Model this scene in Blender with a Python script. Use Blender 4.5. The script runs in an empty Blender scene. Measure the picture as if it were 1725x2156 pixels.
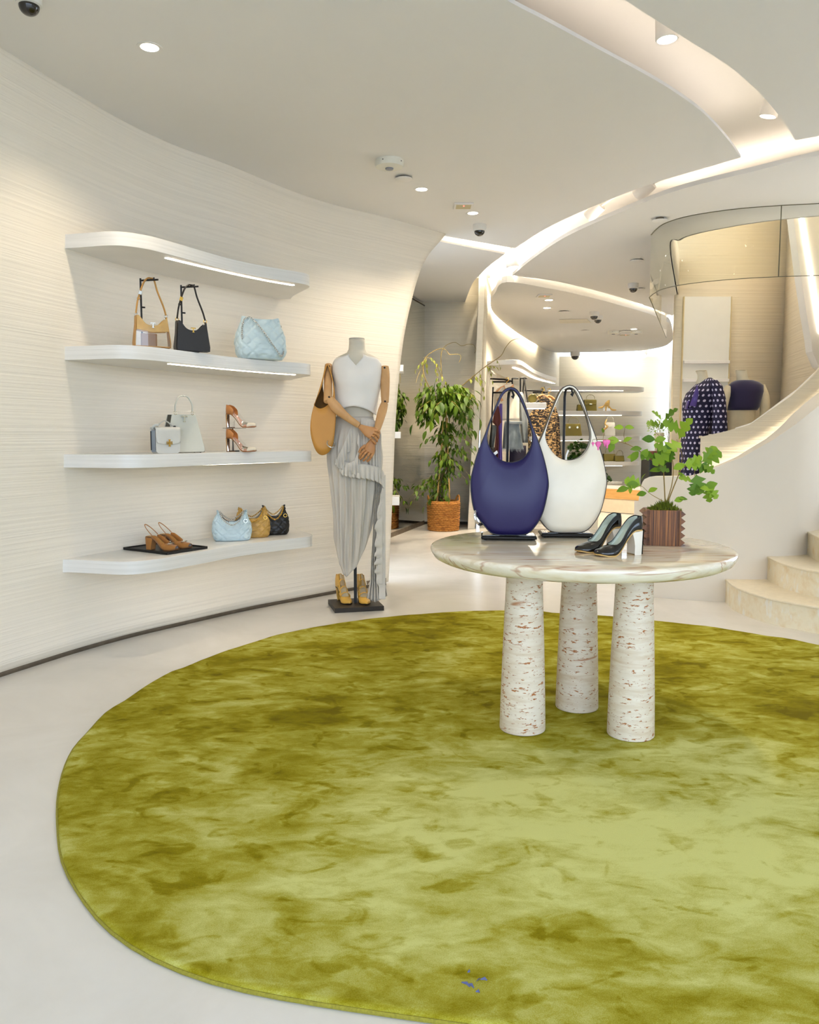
import bpy, bmesh, math, random
from mathutils import Vector, Matrix, noise as mnoise
from math import sin, cos, pi, radians as R, sqrt, atan2, exp

# ------------------------------------------------------------------ camera, world, lights, exposure
SC = bpy.context.scene
COL = SC.collection
CAM_H = 1.05
F_PX = 1700.0
PITCH = math.atan(160.0 / F_PX)
cam_d = bpy.data.cameras.new('camera')
cam_d.sensor_fit = 'HORIZONTAL'; cam_d.sensor_width = 36.0; cam_d.lens = 36.0 * F_PX / 1725.0
cam_d.clip_start = 0.05; cam_d.clip_end = 200
cam = bpy.data.objects.new('camera', cam_d); COL.objects.link(cam)
cam.location = (0, 0, CAM_H); cam.rotation_euler = (pi / 2 - PITCH, 0, 0)
SC.camera = cam

world = bpy.data.worlds.new('world'); SC.world = world; world.use_nodes = True
wn = world.node_tree; wn.nodes.clear()
wo = wn.nodes.new('ShaderNodeOutputWorld'); wb = wn.nodes.new('ShaderNodeBackground')
wb.inputs[0].default_value = (0.66, 0.805, 1.0, 1); wb.inputs[1].default_value = 5.3
wn.links.new(wb.outputs[0], wo.inputs[0])

# daylight enters through the shop front behind the camera: a portal in that opening
pd = bpy.data.lights.new('shop_front_portal', 'AREA'); pd.shape = 'RECTANGLE'; pd.size = 6.2; pd.size_y = 2.5
pd.cycles.is_portal = True
po = bpy.data.objects.new('shop_front_portal', pd); COL.objects.link(po)
po.location = (1.3, -1.75, 1.27); po.rotation_euler = (R(90), 0, 0)

SC.view_settings.view_transform = 'Standard'; SC.view_settings.look = 'None'
SC.view_settings.exposure = 0.08; SC.view_settings.gamma = 1.0; SC.view_settings.use_curve_mapping = False
SC.cycles.use_denoising = True
SC.cycles.max_bounces = 6; SC.cycles.diffuse_bounces = 4; SC.cycles.glossy_bounces = 3
SC.cycles.use_adaptive_sampling = True; SC.cycles.adaptive_threshold = 0.12; SC.cycles.adaptive_min_samples = 16
SC.cycles.transmission_bounces = 4; SC.cycles.transparent_max_bounces = 8
SC.cycles.sample_clamp_indirect = 6.0
SC.cycles.caustics_reflective = False; SC.cycles.caustics_refractive = False

WARM = (1.0, 0.80, 0.55)
WARM2 = (1.0, 0.84, 0.63)

# ------------------------------------------------------------------ geometry helpers
def ray(px, py):
    x = (px - 862.5) / F_PX; y = -(py - 1078) / F_PX
    return Vector((x, cos(PITCH) + y * sin(PITCH), -sin(PITCH) + y * cos(PITCH)))
def at_z(px, py, z=0.0):
    d = ray(px, py); t = (z - CAM_H) / d.z
    return Vector((d.x * t, d.y * t, z))
def at_y(px, py, Y):
    d = ray(px, py); t = Y / d.y
    return Vector((d.x * t, Y, CAM_H + d.z * t))
def proj(p):
    x, y, z = p; z -= CAM_H
    d = y * cos(PITCH) - z * sin(PITCH); u = y * sin(PITCH) + z * cos(PITCH)
    return 862.5 + F_PX * x / d, 1078 - F_PX * u / d

def lerp(a, b, t): return a + (b - a) * t
def clamp(x, a=0.0, b=1.0): return max(a, min(b, x))
def sstep(a, b, x):
    t = clamp((x - a) / (b - a)) if b != a else float(x >= b)
    return t * t * (3 - 2 * t)
def interp(tab, x):
    if x <= tab[0][0]: return tab[0][1]
    for (x0, y0), (x1, y1) in zip(tab, tab[1:]):
        if x <= x1: return y0 + (y1 - y0) * (x - x0) / (x1 - x0)
    return tab[-1][1]
def sinterp(tab, x):
    """smooth (Catmull-Rom) version of interp"""
    n = len(tab)
    if x <= tab[0][0]: return tab[0][1]
    if x >= tab[-1][0]: return tab[-1][1]
    for i in range(n - 1):
        if x <= tab[i + 1][0]:
            x0, y0 = tab[i]; x1, y1 = tab[i + 1]
            xm, ym = tab[max(i - 1, 0)]; xp, yp = tab[min(i + 2, n - 1)]
            h = x1 - x0; t = (x - x0) / h
            m0 = (y1 - ym) / (x1 - xm) * h; m1 = (yp - y0) / (xp - x0) * h
            return ((2*t**3 - 3*t*t + 1) * y0 + (t**3 - 2*t*t + t) * m0 + (-2*t**3 + 3*t*t) * y1 + (t**3 - t*t) * m1)
def spline(pts, n=8, closed=False):
    P = [Vector(p) for p in pts]; m = len(P); out = []
    rng = range(m if closed else m - 1)
    for i in rng:
        if closed: a, b, c, d = P[(i-1) % m], P[i], P[(i+1) % m], P[(i+2) % m]
        else:
            b, c = P[i], P[i+1]
            a = P[i-1] if i > 0 else b * 2 - c
            d = P[i+2] if i + 2 < m else c * 2 - b
        for k in range(n):
            t = k / n
            out.append(0.5 * ((2*b) + (c - a)*t + (2*a - 5*b + 4*c - d)*t*t + (3*b - a - 3*c + d)*t**3))
    if not closed: out.append(P[-1].copy())
    return out

class MB:
    """collects geometry for ONE mesh object"""
    def __init__(s): s.v = []; s.f = []; s.uv = {}
    def add(s, vs, fs, uvs=None):
        o = len(s.v); s.v += [tuple(p) for p in vs]; s.f += [tuple(i + o for i in f) for f in fs]
        if uvs:
            for i, u in enumerate(uvs): s.uv[o + i] = u
        return s
    def box(s, c, size, rz=0.0, rx=0.0, ry=0.0):
        M = Matrix.Rotation(rz, 3, 'Z') @ Matrix.Rotation(ry, 3, 'Y') @ Matrix.Rotation(rx, 3, 'X'); c = Vector(c)
        vs = [c + M @ Vector((sx * size[0] / 2, sy * size[1] / 2, sz * size[2] / 2)) for sz in (-1, 1) for sy in (-1, 1) for sx in (-1, 1)]
        return s.add(vs, [(0, 2, 3, 1), (4, 5, 7, 6), (0, 1, 5, 4), (2, 6, 7, 3), (0, 4, 6, 2), (1, 3, 7, 5)])
    def tube(s, pts, r, n=8, caps=True, asp=1.0, up=None, closed=False):
        """asp: second radius / first radius; up: fixed reference for flat straps"""
        P = [Vector(p) for p in pts]; m = len(P)
        rr = r if isinstance(r, (list, tuple)) else [r] * m
        vs = []; fs = []; ref = Vector(up) if up is not None else None
        prev = None
        for i, p in enumerate(P):
            if closed: t = P[(i+1) % m] - P[(i-1) % m]
            else: t = P[min(i+1, m-1)] - P[max(i-1, 0)]
            if t.length < 1e-9: t = Vector((0, 0, 1))
            t.normalize()
            if ref is not None: a = ref - t * ref.dot(t)
            elif prev is None: a = t.orthogonal()
            else: a = prev - t * prev.dot(t)
            if a.length < 1e-6: a = t.orthogonal()
            a.normalize(); prev = a; b = t.cross(a)
            for k in range(n):
                an = 2 * pi * k / n
                vs.append(p + a * (cos(an) * rr[i]) + b * (sin(an) * rr[i] * asp))
        for i in range(m if closed else m - 1):
            j = (i + 1) % m
            for k in range(n):
                k2 = (k + 1) % n
                fs.append((i*n + k, i*n + k2, j*n + k2, j*n + k))
        if caps and not closed:
            fs.append(tuple(range(n - 1, -1, -1))); fs.append(tuple(range((m-1)*n, m*n)))
        return s.add(vs, fs)
    def lathe(s, prof, n=32, c=(0, 0, 0), sx=1.0, sy=1.0, rz=0.0, cap=True):
        c = Vector(c); vs = []; fs = []; m = len(prof)
        for r, z in prof:
            for k in range(n):
                a = 2 * pi * k / n + rz
                vs.append((c.x + r * cos(a) * sx, c.y + r * sin(a) * sy, c.z + z))
        for i in range(m - 1):
            for k in range(n):
                k2 = (k + 1) % n
                fs.append((i*n + k, i*n + k2, (i+1)*n + k2, (i+1)*n + k))
        if cap:
            if prof[0][0] > 1e-6: fs.append(tuple(range(n - 1, -1, -1)))
            if prof[-1][0] > 1e-6: fs.append(tuple(range((m-1)*n, m*n)))
        return s.add(vs, fs)
    def loft(s, rings, closed=True, cap0=True, cap1=True):
        n = len(rings[0]); vs = [p for r in rings for p in r]; fs = []
        for i in range(len(rings) - 1):
            for k in range(n if closed else n - 1):
                k2 = (k + 1) % n
                fs.append((i*n + k, i*n + k2, (i+1)*n + k2, (i+1)*n + k))
        if closed and cap0: fs.append(tuple(range(n - 1, -1, -1)))
        if closed and cap1: fs.append(tuple(range((len(rings)-1)*n, len(rings)*n)))
        return s.add(vs, fs)
    def prism(s, poly, z0, z1):
        n = len(poly); vs = [(p[0], p[1], z0) for p in poly] + [(p[0], p[1], z1) for p in poly]
        fs = [tuple(range(n - 1, -1, -1)), tuple(range(n, 2*n))]
        fs += [(k, (k+1) % n, n + (k+1) % n, n + k) for k in range(n)]
        return s.add(vs, fs)
    def prism_y(s, poly, y0, y1):
        """polygon in the XZ plane, extruded along Y"""
        n = len(poly); vs = [(p[0], y0, p[1]) for p in poly] + [(p[0], y1, p[1]) for p in poly]
        fs = [tuple(range(n)), tuple(range(2*n - 1, n - 1, -1))]
        fs += [(k, n + k, n + (k+1) % n, (k+1) % n) for k in range(n)]
        return s.add(vs, fs)
    def grid(s, fn, nu, nv, wrap=False, uvfn=None):
        vs = []; uvs = []; fs = []
        cu = nu if wrap else nu + 1
        for j in range(nv + 1):
            for i in range(cu):
                u = i / nu; v = j / nv
                vs.append(fn(u, v)); uvs.append(uvfn(u, v) if uvfn else (u, v))
        for j in range(nv):
            for i in range(nu):
                i2 = (i + 1) % cu
                fs.append((j*cu + i, j*cu + i2, (j+1)*cu + i2, (j+1)*cu + i))
        return s.add(vs, fs, uvs)
    def torus(s, c, R0, r, n=24, m=8, M=None):
        M = M or Matrix.Identity(3); c = Vector(c)
        pts = [c + M @ Vector((R0 * cos(2*pi*k/n), R0 * sin(2*pi*k/n), 0)) for k in range(n)]
        return s.tube(pts, r, m, closed=True, up=M @ Vector((0, 0, 1)))
    def xf(s, M):
        s.v = [tuple(M @ Vector(p)) for p in s.v]; return s
    def mesh(s, name, mat, smooth=True, angle=38):
        me = bpy.data.meshes.new(name); me.from_pydata(s.v, [], s.f); me.update()
        if s.uv:
            ul = me.uv_layers.new(name='UVMap')
            for l in me.loops: ul.data[l.index].uv = s.uv.get(l.vertex_index, (0, 0))
        for m in (mat if isinstance(mat, (list, tuple)) else [mat]): me.materials.append(m)
        if smooth:
            me.shade_smooth()
            if angle < 180: me.set_sharp_from_angle(angle=R(angle))
        return me
    def build(s, name, mat, parent=None, smooth=True, angle=38, bevel=0.0, segs=2, solid=0.0, off=-1.0, sub=0, label=None):
        o = bpy.data.objects.new(name, s.mesh(name, mat, smooth, angle)); COL.objects.link(o)
        if parent is not None: o.parent = parent
        if solid:
            m = o.modifiers.new('solid', 'SOLIDIFY'); m.thickness = solid; m.offset = off
        if sub:
            m = o.modifiers.new('sub', 'SUBSURF'); m.levels = sub; m.render_levels = sub
        if bevel:
            m = o.modifiers.new('bevel', 'BEVEL'); m.width = bevel; m.segments = segs; m.limit_method = 'ANGLE'; m.angle_limit = R(35)
        if label: o['label'] = label
        return o

def thing(name, label, cat, loc=(0, 0, 0), rz=0.0, group=None):
    o = bpy.data.objects.new(name, None); COL.objects.link(o); o.empty_display_size = 0.05
    o.location = loc; o.rotation_euler = (0, 0, rz); o['label'] = label; o['category'] = cat
    if group: o['group'] = group
    return o
def tag(o, label, cat, group=None, kind=None):
    o['label'] = label; o['category'] = cat
    if group: o['group'] = group
    if kind: o['kind'] = kind
    return o
def struct(o, label=None):
    o['kind'] = 'structure'
    if label: o['label'] = label
    return o
def link_mesh(name, me, parent, M=None):
    o = bpy.data.objects.new(name, me); COL.objects.link(o); o.parent = parent
    if M is not None: o.matrix_local = M
    return o
def dup(root, loc, rz=None, label=None):
    r = root.copy(); COL.objects.link(r); r.location = loc
    if rz is not None: r.rotation_euler = (0, 0, rz)
    if label: r['label'] = label
    for ch in list(root.children):
        c = ch.copy(); COL.objects.link(c); c.parent = r
        for g in ch.children:
            d = g.copy(); COL.objects.link(d); d.parent = c
    return r

# ------------------------------------------------------------------ materials (all procedural)
def lin(c):
    return tuple((x / 12.92 if x <= 0.04045 else ((x + 0.055) / 1.055) ** 2.4) for x in (v / 255.0 for v in c)) + (1.0,)
MATS = {}
class NT:
    """small wrapper to wire nodes"""
    def __init__(s, name):
        s.m = bpy.data.materials.new(name); s.m.use_nodes = True; s.t = s.m.node_tree
        s.b = s.t.nodes['Principled BSDF']; s.out = s.t.nodes['Material Output']
    def n(s, typ, **kw):
        nd = s.t.nodes.new(typ)
        for k, v in kw.items():
            if k.startswith('i_'):
                key = k[2:]; key = int(key) if key.isdigit() else key.replace('_', ' ')
                if isinstance(v, bpy.types.NodeSocket): s.t.links.new(v, nd.inputs[key])
                else: nd.inputs[key].default_value = v
            else: setattr(nd, k, v)
        return nd
    def l(s, a, b): s.t.links.new(a, b)
    def coord(s, kind='Object', scale=(1, 1, 1), rot=(0, 0, 0)):
        tc = s.n('ShaderNodeTexCoord'); mp = s.n('ShaderNodeMapping')
        s.l(tc.outputs[kind], mp.inputs[0]); mp.inputs['Scale'].default_value = scale; mp.inputs['Rotation'].default_value = rot
        return mp.outputs[0]
    def noise(s, vec, scale=5, detail=3, rough=0.55, dist=0.0):
        nd = s.n('ShaderNodeTexNoise'); s.l(vec, nd.inputs['Vector'])
        nd.inputs['Scale'].default_value = scale; nd.inputs['Detail'].default_value = detail
        nd.inputs['Roughness'].default_value = rough; nd.inputs['Distortion'].default_value = dist
        return nd.outputs['Fac']
    def ramp(s, fac, stops, interp='LINEAR'):
        nd = s.n('ShaderNodeValToRGB'); s.l(fac, nd.inputs[0]); cr = nd.color_ramp; cr.interpolation = interp
        while len(cr.elements) < len(stops): cr.elements.new(0.5)
        for e, (p, c) in zip(cr.elements, stops):
            e.position = p; e.color = c if len(c) == 4 else tuple(c) + (1,)
        return nd.outputs[0]
    def math(s, op, a, b=None, c=None):
        nd = s.n('ShaderNodeMath', operation=op)
        for i, v in enumerate((a, b, c)):
            if v is None: continue
            if isinstance(v, bpy.types.NodeSocket): s.l(v, nd.inputs[i])
            else: nd.inputs[i].default_value = v
        return nd.outputs[0]
    def mix(s, fac, a, b):
        nd = s.n('ShaderNodeMix', data_type='RGBA')
        for sock, v in ((nd.inputs[0], fac), (nd.inputs[6], a), (nd.inputs[7], b)):
            if isinstance(v, bpy.types.NodeSocket): s.l(v, sock)
            else: sock.default_value = v
        return nd.outputs[2]
    def bump(s, h, strength=0.3, dist=0.01):
        nd = s.n('ShaderNodeBump'); nd.inputs['Strength'].default_value = strength; nd.inputs['Distance'].default_value = dist
        s.l(h, nd.inputs['Height']); s.l(nd.outputs[0], s.b.inputs['Normal']); return nd
    def set(s, **kw):
        for k, v in kw.items():
            key = {'col': 'Base Color', 'rough': 'Roughness', 'metal': 'Metallic', 'trans': 'Transmission Weight', 'ior': 'IOR', 'coat': 'Coat Weight',
                   'sheen': 'Sheen Weight', 'spec': 'Specular IOR Level', 'alpha': 'Alpha', 'sss': 'Subsurface Weight', 'estr': 'Emission Strength', 'ecol': 'Emission Color'}[k]
            if isinstance(v, bpy.types.NodeSocket): s.l(v, s.b.inputs[key])
            else: s.b.inputs[key].default_value = v
        return s

def M(name, rgb, rough=0.5, metal=0.0, var=0.06, vs=8.0, bump=0.0, bs=120.0, bd=0.002, coat=0.0, sheen=0.0, spec=0.5):
    """general material: base colour with a little procedural mottling and fine relief"""
    if name in MATS: return MATS[name]
    t = NT(name); v = t.coord()
    c = lin(rgb); f = t.noise(v, vs, 3)
    lo = tuple(x * (1 - var) for x in c[:3]) + (1,); hi = tuple(min(1, x * (1 + var)) for x in c[:3]) + (1,)
    t.set(col=t.ramp(f, [(0.3, lo), (0.7, hi)]), rough=rough, metal=metal, coat=coat, sheen=sheen, spec=spec)
    if bump: t.bump(t.noise(v, bs, 2), bump, bd)
    MATS[name] = t.m; return t.m
def EM(name, rgb, strength):
    if name in MATS: return MATS[name]
    t = NT(name); t.set(col=(0.8, 0.8, 0.8, 1), ecol=tuple(rgb) + (1,), estr=strength, rough=0.6)
    MATS[name] = t.m; return t.m

WHITE = M('white_paint', (232, 228, 222), 0.6, var=0.01)
BLACKM = M('black_metal', (22, 20, 19), 0.45, 0.3)
CHROME = M('polished_chrome', (225, 225, 225), 0.12, 1.0, var=0.02)
GOLD = M('polished_gold', (222, 178, 84), 0.22, 1.0, var=0.03)
SILVER = M('silver_chain', (205, 205, 200), 0.25, 1.0, var=0.03)

# ------------------------------------------------------------------ the shell of the room
H = 2.60          # ceiling panels
SOF = 2.87        # soffit above the light slots

def m_comb(name, rgb, zs=58.0, strength=0.55, rough=0.75):
    """plaster combed in fine, slightly wandering horizontal ridges"""
    t = NT(name); v = t.coord('Object', (0.55, 0.55, zs * 1.5))
    f1 = t.noise(v, 1.0, 4, 0.6, 0.12)
    v2 = t.coord('Object', (0.3, 0.3, zs * 0.5)); f2 = t.noise(v2, 1.0, 3, 0.5, 0.1)
    h = t.math('ADD', t.math('MULTIPLY', f1, 0.6), t.math('MULTIPLY', f2, 0.7))
    c = lin(rgb)
    t.set(col=t.ramp(f1, [(0.28, tuple(x * 0.93 for x in c[:3])), (0.6, c)]), rough=rough, spec=0.3)
    t.bump(h, strength, 0.012)
    MATS[name] = t.m; return t.m
COMB = m_comb('combed_plaster', (240, 231, 215))
COMBD = m_comb('combed_plaster_fine', (232, 224, 206), 70.0, 0.45)
COMBS = m_comb('combed_plaster_stair', (228, 215, 188), 60.0, 0.6)
PLAST = M('smooth_plaster', (235, 229, 219), 0.7, var=0.015, vs=3, bump=0.12, bs=420, bd=0.002, spec=0.3)
CEILM = M('ceiling_paint', (233, 230, 225), 0.85, var=0.008, vs=2, spec=0.2)
GAPM = M('dark_shadow_gap', (104, 92, 76), 0.8, var=0.2, vs=20)

def m_floor():
    t = NT('polished_resin_floor'); v = t.coord()
    f = t.noise(v, 1.6, 5, 0.6, 0.6); g = t.noise(v, 260, 2)
    c = t.ramp(f, [(0.3, lin((208, 203, 194))), (0.7, lin((222, 218, 211)))])
    t.set(col=c, rough=t.math('ADD', t.math('MULTIPLY', f, 0.10), 0.16), spec=0.45)
    t.bump(g, 0.05, 0.001); return t.m
fl = MB().add([(-3.2, -1.8, 0), (6.2, -1.8, 0), (6.2, 16.2, 0), (-3.2, 16.2, 0)], [(0, 1, 2, 3)]).build('floor', m_floor(), smooth=False)
struct(fl, 'pale polished resin floor')

# --- the long curved wall on the left, built as a loft around the rug's centre
CX, CY = 0.58, 3.03
def to_polar(L): return sorted((atan2(y - CY, x - CX) % (2 * pi), math.hypot(x - CX, y - CY)) for x, y in L)
WB = to_polar([(-2.15, -1.8), (-2.12, 0.0), (-2.05, 1.6), (-1.95, 2.6), (-1.79, 3.44), (-1.69, 3.68), (-1.5, 4.07), (-1.24, 4.45), (-0.97, 4.81), (-0.66, 5.15), (-0.15, 5.65), (0.25, 6.02), (0.75, 6.4)])
WT = to_polar([(-1.95, -1.8), (-1.92, 0.0), (-1.86, 1.6), (-1.78, 2.6), (-1.64, 3.4), (-1.53, 3.79), (-1.45, 4.06), (-1.28, 4.45), (-1.0, 4.87), (-0.52, 5.59), (-0.16, 5.93), (0.25, 6.36), (0.8, 6.9)])
def wall_pt(phi, z, out=0.0):
    k = sstep(0.0, 1.0, z / H) * 0.5 + 0.5 * z / H
    r = lerp(sinterp(WB, phi), sinterp(WT, phi), k) + out
    return Vector((CX + r * cos(phi), CY + r * sin(phi), z))
EDGE = [(1231, 818), (1130, 823), (1000, 828.6), (894.7, 832.8), (769.5, 843), (692, 854), (613, 872), (580, 882), (568, 886), (535, 903.5), (507, 928), (492, 941), (470, 965)]
EDGE = sorted(EDGE)
def phi_end(z):
    lo, hi = 1.45, 2.6           # px grows as phi falls
    for _ in range(40):
        mid = (lo + hi) / 2; x, y = proj(wall_pt(mid, z))
        if x > sinterp(EDGE, y): lo = mid
        else: hi = mid
    return (lo + hi) / 2
PHI0 = max(p for p, r in WB) - 0.02
_pe = {}
def left_wall(u, v):
    z = 0.022 + (SOF - 0.03 - 0.022) * v
    key = round(v, 5)
    if key not in _pe: _pe[key] = phi_end(min(z, H))
    return wall_pt(lerp(PHI0, _pe[key], 1 - (1 - u) ** 1.15), min(z, H + 0.0) if z < H else z)
wl = MB().grid(left_wall, 90, 60).build('wall_left', COMB, solid=0.10, off=-1.0)
struct(wl, 'long curved wall of combed white plaster')
bl = MB()
bl.grid(lambda u, v: wall_pt(lerp(PHI0, phi_end(0.0) + 0.01, u), 0.0 + 0.05 * v, 0.022), 60, 1)
struct(bl.build('baseboard_left', GAPM, solid=0.02, off=1.0), 'dark recessed gap at the foot of the curved wall')

# --- alcove behind the curved wall: mirror on the left, combed wall, leaning fin
def vwall(name, pts, z0, z1, mat, thick=0.08, label=None, off=1.0, nz=1):
    P = spline([(p[0], p[1], 0) for p in pts], 8) if len(pts) > 2 else [Vector((p[0], p[1], 0)) for p in pts]
    mb = MB()
    mb.grid(lambda u, v: (P[round(u * (len(P) - 1))].x, P[round(u * (len(P) - 1))].y, lerp(z0, z1, v)), len(P) - 1, nz)
    return struct(mb.build(name, mat, solid=thick, off=off), label)
def m_mirror():
    t = NT('mirror_glass'); v = t.coord(); f = t.noise(v, 2.0, 3)
    t.set(col=t.ramp(f, [(0.3, (0.90, 0.88, 0.80, 1)), (0.7, (0.92, 0.90, 0.83, 1))]), rough=0.015, metal=1.0); return t.m
MIRROR = m_mirror()
BW = 9.62
mr = thing('wall_mirror', 'tall frameless mirror wall beside the basket plant', 'mirror', (0, 0, 0))
mir_a, mir_b = Vector((0.17, BW - 0.01, 0)), Vector((-0.62, 6.95, 0))
dm = (mir_b - mir_a).normalized(); nm = Vector((-dm.y, dm.x, 0))
if nm.x < 0: nm = -nm
def mpane(name, t0, t1, z0, z1, mat, proud, parent):
    a = mir_a + (mir_b - mir_a) * t0 + nm * proud; b = mir_a + (mir_b - mir_a) * t1 + nm * proud; c = nm * -0.006
    vs = [a, b, b + c, a + c]; mb = MB()
    mb.add([(p.x, p.y, z) for z in (z0, z1) for p in vs], [(0, 1, 5, 4), (1, 2, 6, 5), (2, 3, 7, 6), (3, 0, 4, 7), (4, 5, 6, 7), (3, 2, 1, 0)])
    return mb.build(name, mat, parent, smooth=False)
mpane('mirror_pane', 0.0, 0.485, 0.05, 2.55, MIRROR, 0.02, mr)
mpane('mirror_pane', 0.488, 1.0, 0.05, 2.55, MIRROR, 0.02, mr)
TRIMD = M('bronze_trim', (92, 78, 52), 0.5, 0.4)
mpane('mirror_trim', 0.0, 1.0, 2.55, 2.562, TRIMD, 0.024, mr); mpane('mirror_trim', 0.0, 0.006, 0.05, 2.55, TRIMD, 0.024, mr)
mpane('mirror_base', 0.0, 1.0, 0.0, 0.05, GAPM, 0.022, mr)
wm = MB()
p0, p1 = mir_a - dm * 0.05 - nm * 0.07, mir_b + dm * 0.2 - nm * 0.07
wm.add([(p0.x, p0.y, 0), (p1.x, p1.y, 0), (p1.x, p1.y, SOF), (p0.x, p0.y, SOF)], [(0, 1, 2, 3)])
struct(wm.build('wall_alcove_side', PLAST, solid=0.05, off=-1.0 if nm.x > 0 else 1.0, smooth=False))
vwall('wall_alcove_back', [(-0.1, BW), (0.80, BW)], 0.035, SOF, COMBD, 0.06, 'combed plaster wall behind the basket plant')
struct(MB().box((0.38, BW + 0.01, 0.02), (0.84, 0.03, 0.05)).build('baseboard_alcove', GAPM), 'dark gap under the alcove wall')
# leaning fin that starts the long left wall of the back room
fin = MB()
f0 = [at_y(985, 1113, 9.1), at_y(1000, 1113, 9.1)]; f1 = [at_y(1010.5, 580, 9.1), at_y(1023, 586, 9.1)]
fin.loft([[(f0[0].x, 9.1, 0.0), (f0[1].x, 9.1, 0.0), (f0[1].x + 0.06, 9.66, 0.0), (f0[0].x + 0.04, 9.66, 0.0)],
          [(f1[0].x, 9.1, SOF), (f1[1].x, 9.1, SOF), (f1[1].x + 0.05, 9.66, SOF), (f1[0].x + 0.04, 9.66, SOF)]])
struct(fin.build('wall_fin', COMBD, smooth=False, bevel=0.006), 'leaning end of a plaster wall')
vwall('wall_back_left', [(0.80, 9.20), (0.90, 9.9), (1.07, 10.8), (1.47, 12.2), (2.10, 14.1), (2.82, 15.65)], 0.0, SOF, COMBD, 0.06, 'side wall of the back room')
vwall('wall_back', [(2.5, 15.65), (6.2, 15.65)], 0.0, 2.56, COMBD, 0.06, 'far wall of the back room')
vwall('wall_right', [(4.9, 5.4), (4.9, -1.8)], 0.0, SOF, PLAST, 0.06, 'right wall of the shop, out of view')
vwall('wall_back_right', [(4.95, 15.35), (4.95, 9.15)], 0.0, SOF, PLAST, 0.06, 'right wall of the back room')

# --- shop front behind the camera (where the daylight comes in)
sf = MB()
sf.box((-2.55, -1.8, 1.45), (1.2, 0.14, 2.9)); sf.box((5.2, -1.8, 1.45), (0.9, 0.14, 2.9)); sf.box((1.3, -1.8, 2.72), (6.6, 0.14, 0.34))
for x in (0.3, 2.4): sf.box((x, -1.8, 1.3), (0.06, 0.08, 2.6))
struct(sf.build('wall_shopfront', PLAST, smooth=False), 'shop front with its wide glazed opening')
struct(MB().add([(-30, -40, -0.02), (30, -40, -0.02), (30, -1.8, -0.02), (-30, -1.8, -0.02)], [(0, 1, 2, 3)]).build('pavement', M('pavement_concrete', (176, 174, 170), 0.85, vs=2), smooth=False), 'pavement outside the shop front')

# --- ceiling: floating panels at H with light slots between them, soffit above
S2L = [(1.853, 4.682), (1.674, 4.406), (1.424, 4.064), (1.197, 3.813), (1.01, 3.632), (0.74, 3.391), (0.506, 3.181), (0.347, 3.042), (-0.05, 2.66), (-0.5, 2.1), (-0.85, 1.4), (-1.05, 0.6)]
S2R = [(2.031, 4.416), (1.834, 4.137), (1.596, 3.835), (1.353, 3.567), (1.13, 3.366), (0.914, 3.174), (0.771, 3.042), (0.40, 2.68), (0.0, 2.12), (-0.35, 1.4), (-0.55, 0.6)]
S1U = [(0.877, 6.876), (1.018, 6.257), (1.225, 5.696), (1.473, 5.19), (1.721, 4.851), (1.853, 4.682)]
S1L = [(4.95, 3.2), (3.4, 3.75), (2.75, 4.25), (2.276, 4.652), (2.026, 4.914), (1.685, 5.308), (1.442, 5.85), (1.216, 6.506), (1.076, 7.311), (0.997, 8.011)]
S3U = [(0.997, 8.011), (1.459, 8.3), (2.115, 8.963), (2.832, 9.848), (3.4, 10.65)]
S1O = [(0.817, 7.087), (0.725, 7.592), (0.678, 8.011), (0.642, 8.479), (0.646, 9.70)]
LOBE = [(0.983, 8.351), (0.93, 8.963), (0.935, 9.506), (1.033, 10.254), (1.246, 11.113), (1.647, 12.453), (2.16, 13.95), (2.66, 15.2), (3.30, 15.22), (3.75, 15.15), (4.21, 14.95), (4.42, 14.286), (4.298, 13.438), (4.091, 12.745), (3.649, 11.506), (3.444, 11.086), (3.092, 10.53), (2.661, 9.992), (2.114, 9.344), (1.542, 8.766)]
OPEN = [(3.0, 9.2), (2.153, 6.825), (2.15, 6.6), (2.173, 6.46), (2.292, 6.285), (2.552, 6.053), (2.9, 5.887), (3.5, 5.72), (4.95, 5.5)]
def sp(L, n=6): return [tuple(p)[:2] for p in spline([(x, y, 0) for x, y in L], n)]
def panel(name, poly, label, th=0.015):
    return struct(MB().prism(poly, H, H + th).build(name, CEILM, smooth=False), label)
wtop = [tuple(wall_pt(lerp(PHI0, 1.9, k / 30), H, 0.06))[:2] for k in range(31)]
wtop = [p for p in wtop if p[1] < 6.45]
panA = wtop + [(0.21, 6.42), (0.877, 6.876)] + sp(S1U)[1:-1] + sp(S2L) + [(-1.05, -1.75), (-2.1, -1.75)]
panel('ceiling', panA, 'main white ceiling panel')
panB = [(4.95, 2.6), (3.0, 3.75), (2.127, 4.356)] + sp(S2R) + [(-0.55, -1.75), (4.95, -1.75)]
panel('ceiling_right', panB, 'ceiling panel beyond the curved light slot')
panC = sp(S1L) + sp(S3U)[1:] + [(3.4, 9.2)] + sp(OPEN)
panel('ceiling_stair', panC, 'ceiling panel around the stair opening', 0.028)
panD = [(0.15, 6.57), (0.817, 7.087)] + sp(S1O)[1:] + [(-0.2, 9.70), (-0.75, 6.9), (-0.2, 6.3)]
panel('ceiling_alcove', panD, 'ceiling panel over the alcove')
panE = [tuple(p)[:2] for p in spline([(x, y, 0) for x, y in LOBE], 5, closed=True)]
panel('ceiling_back', panE, 'rounded ceiling panel of the back room', 0.065)
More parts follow.
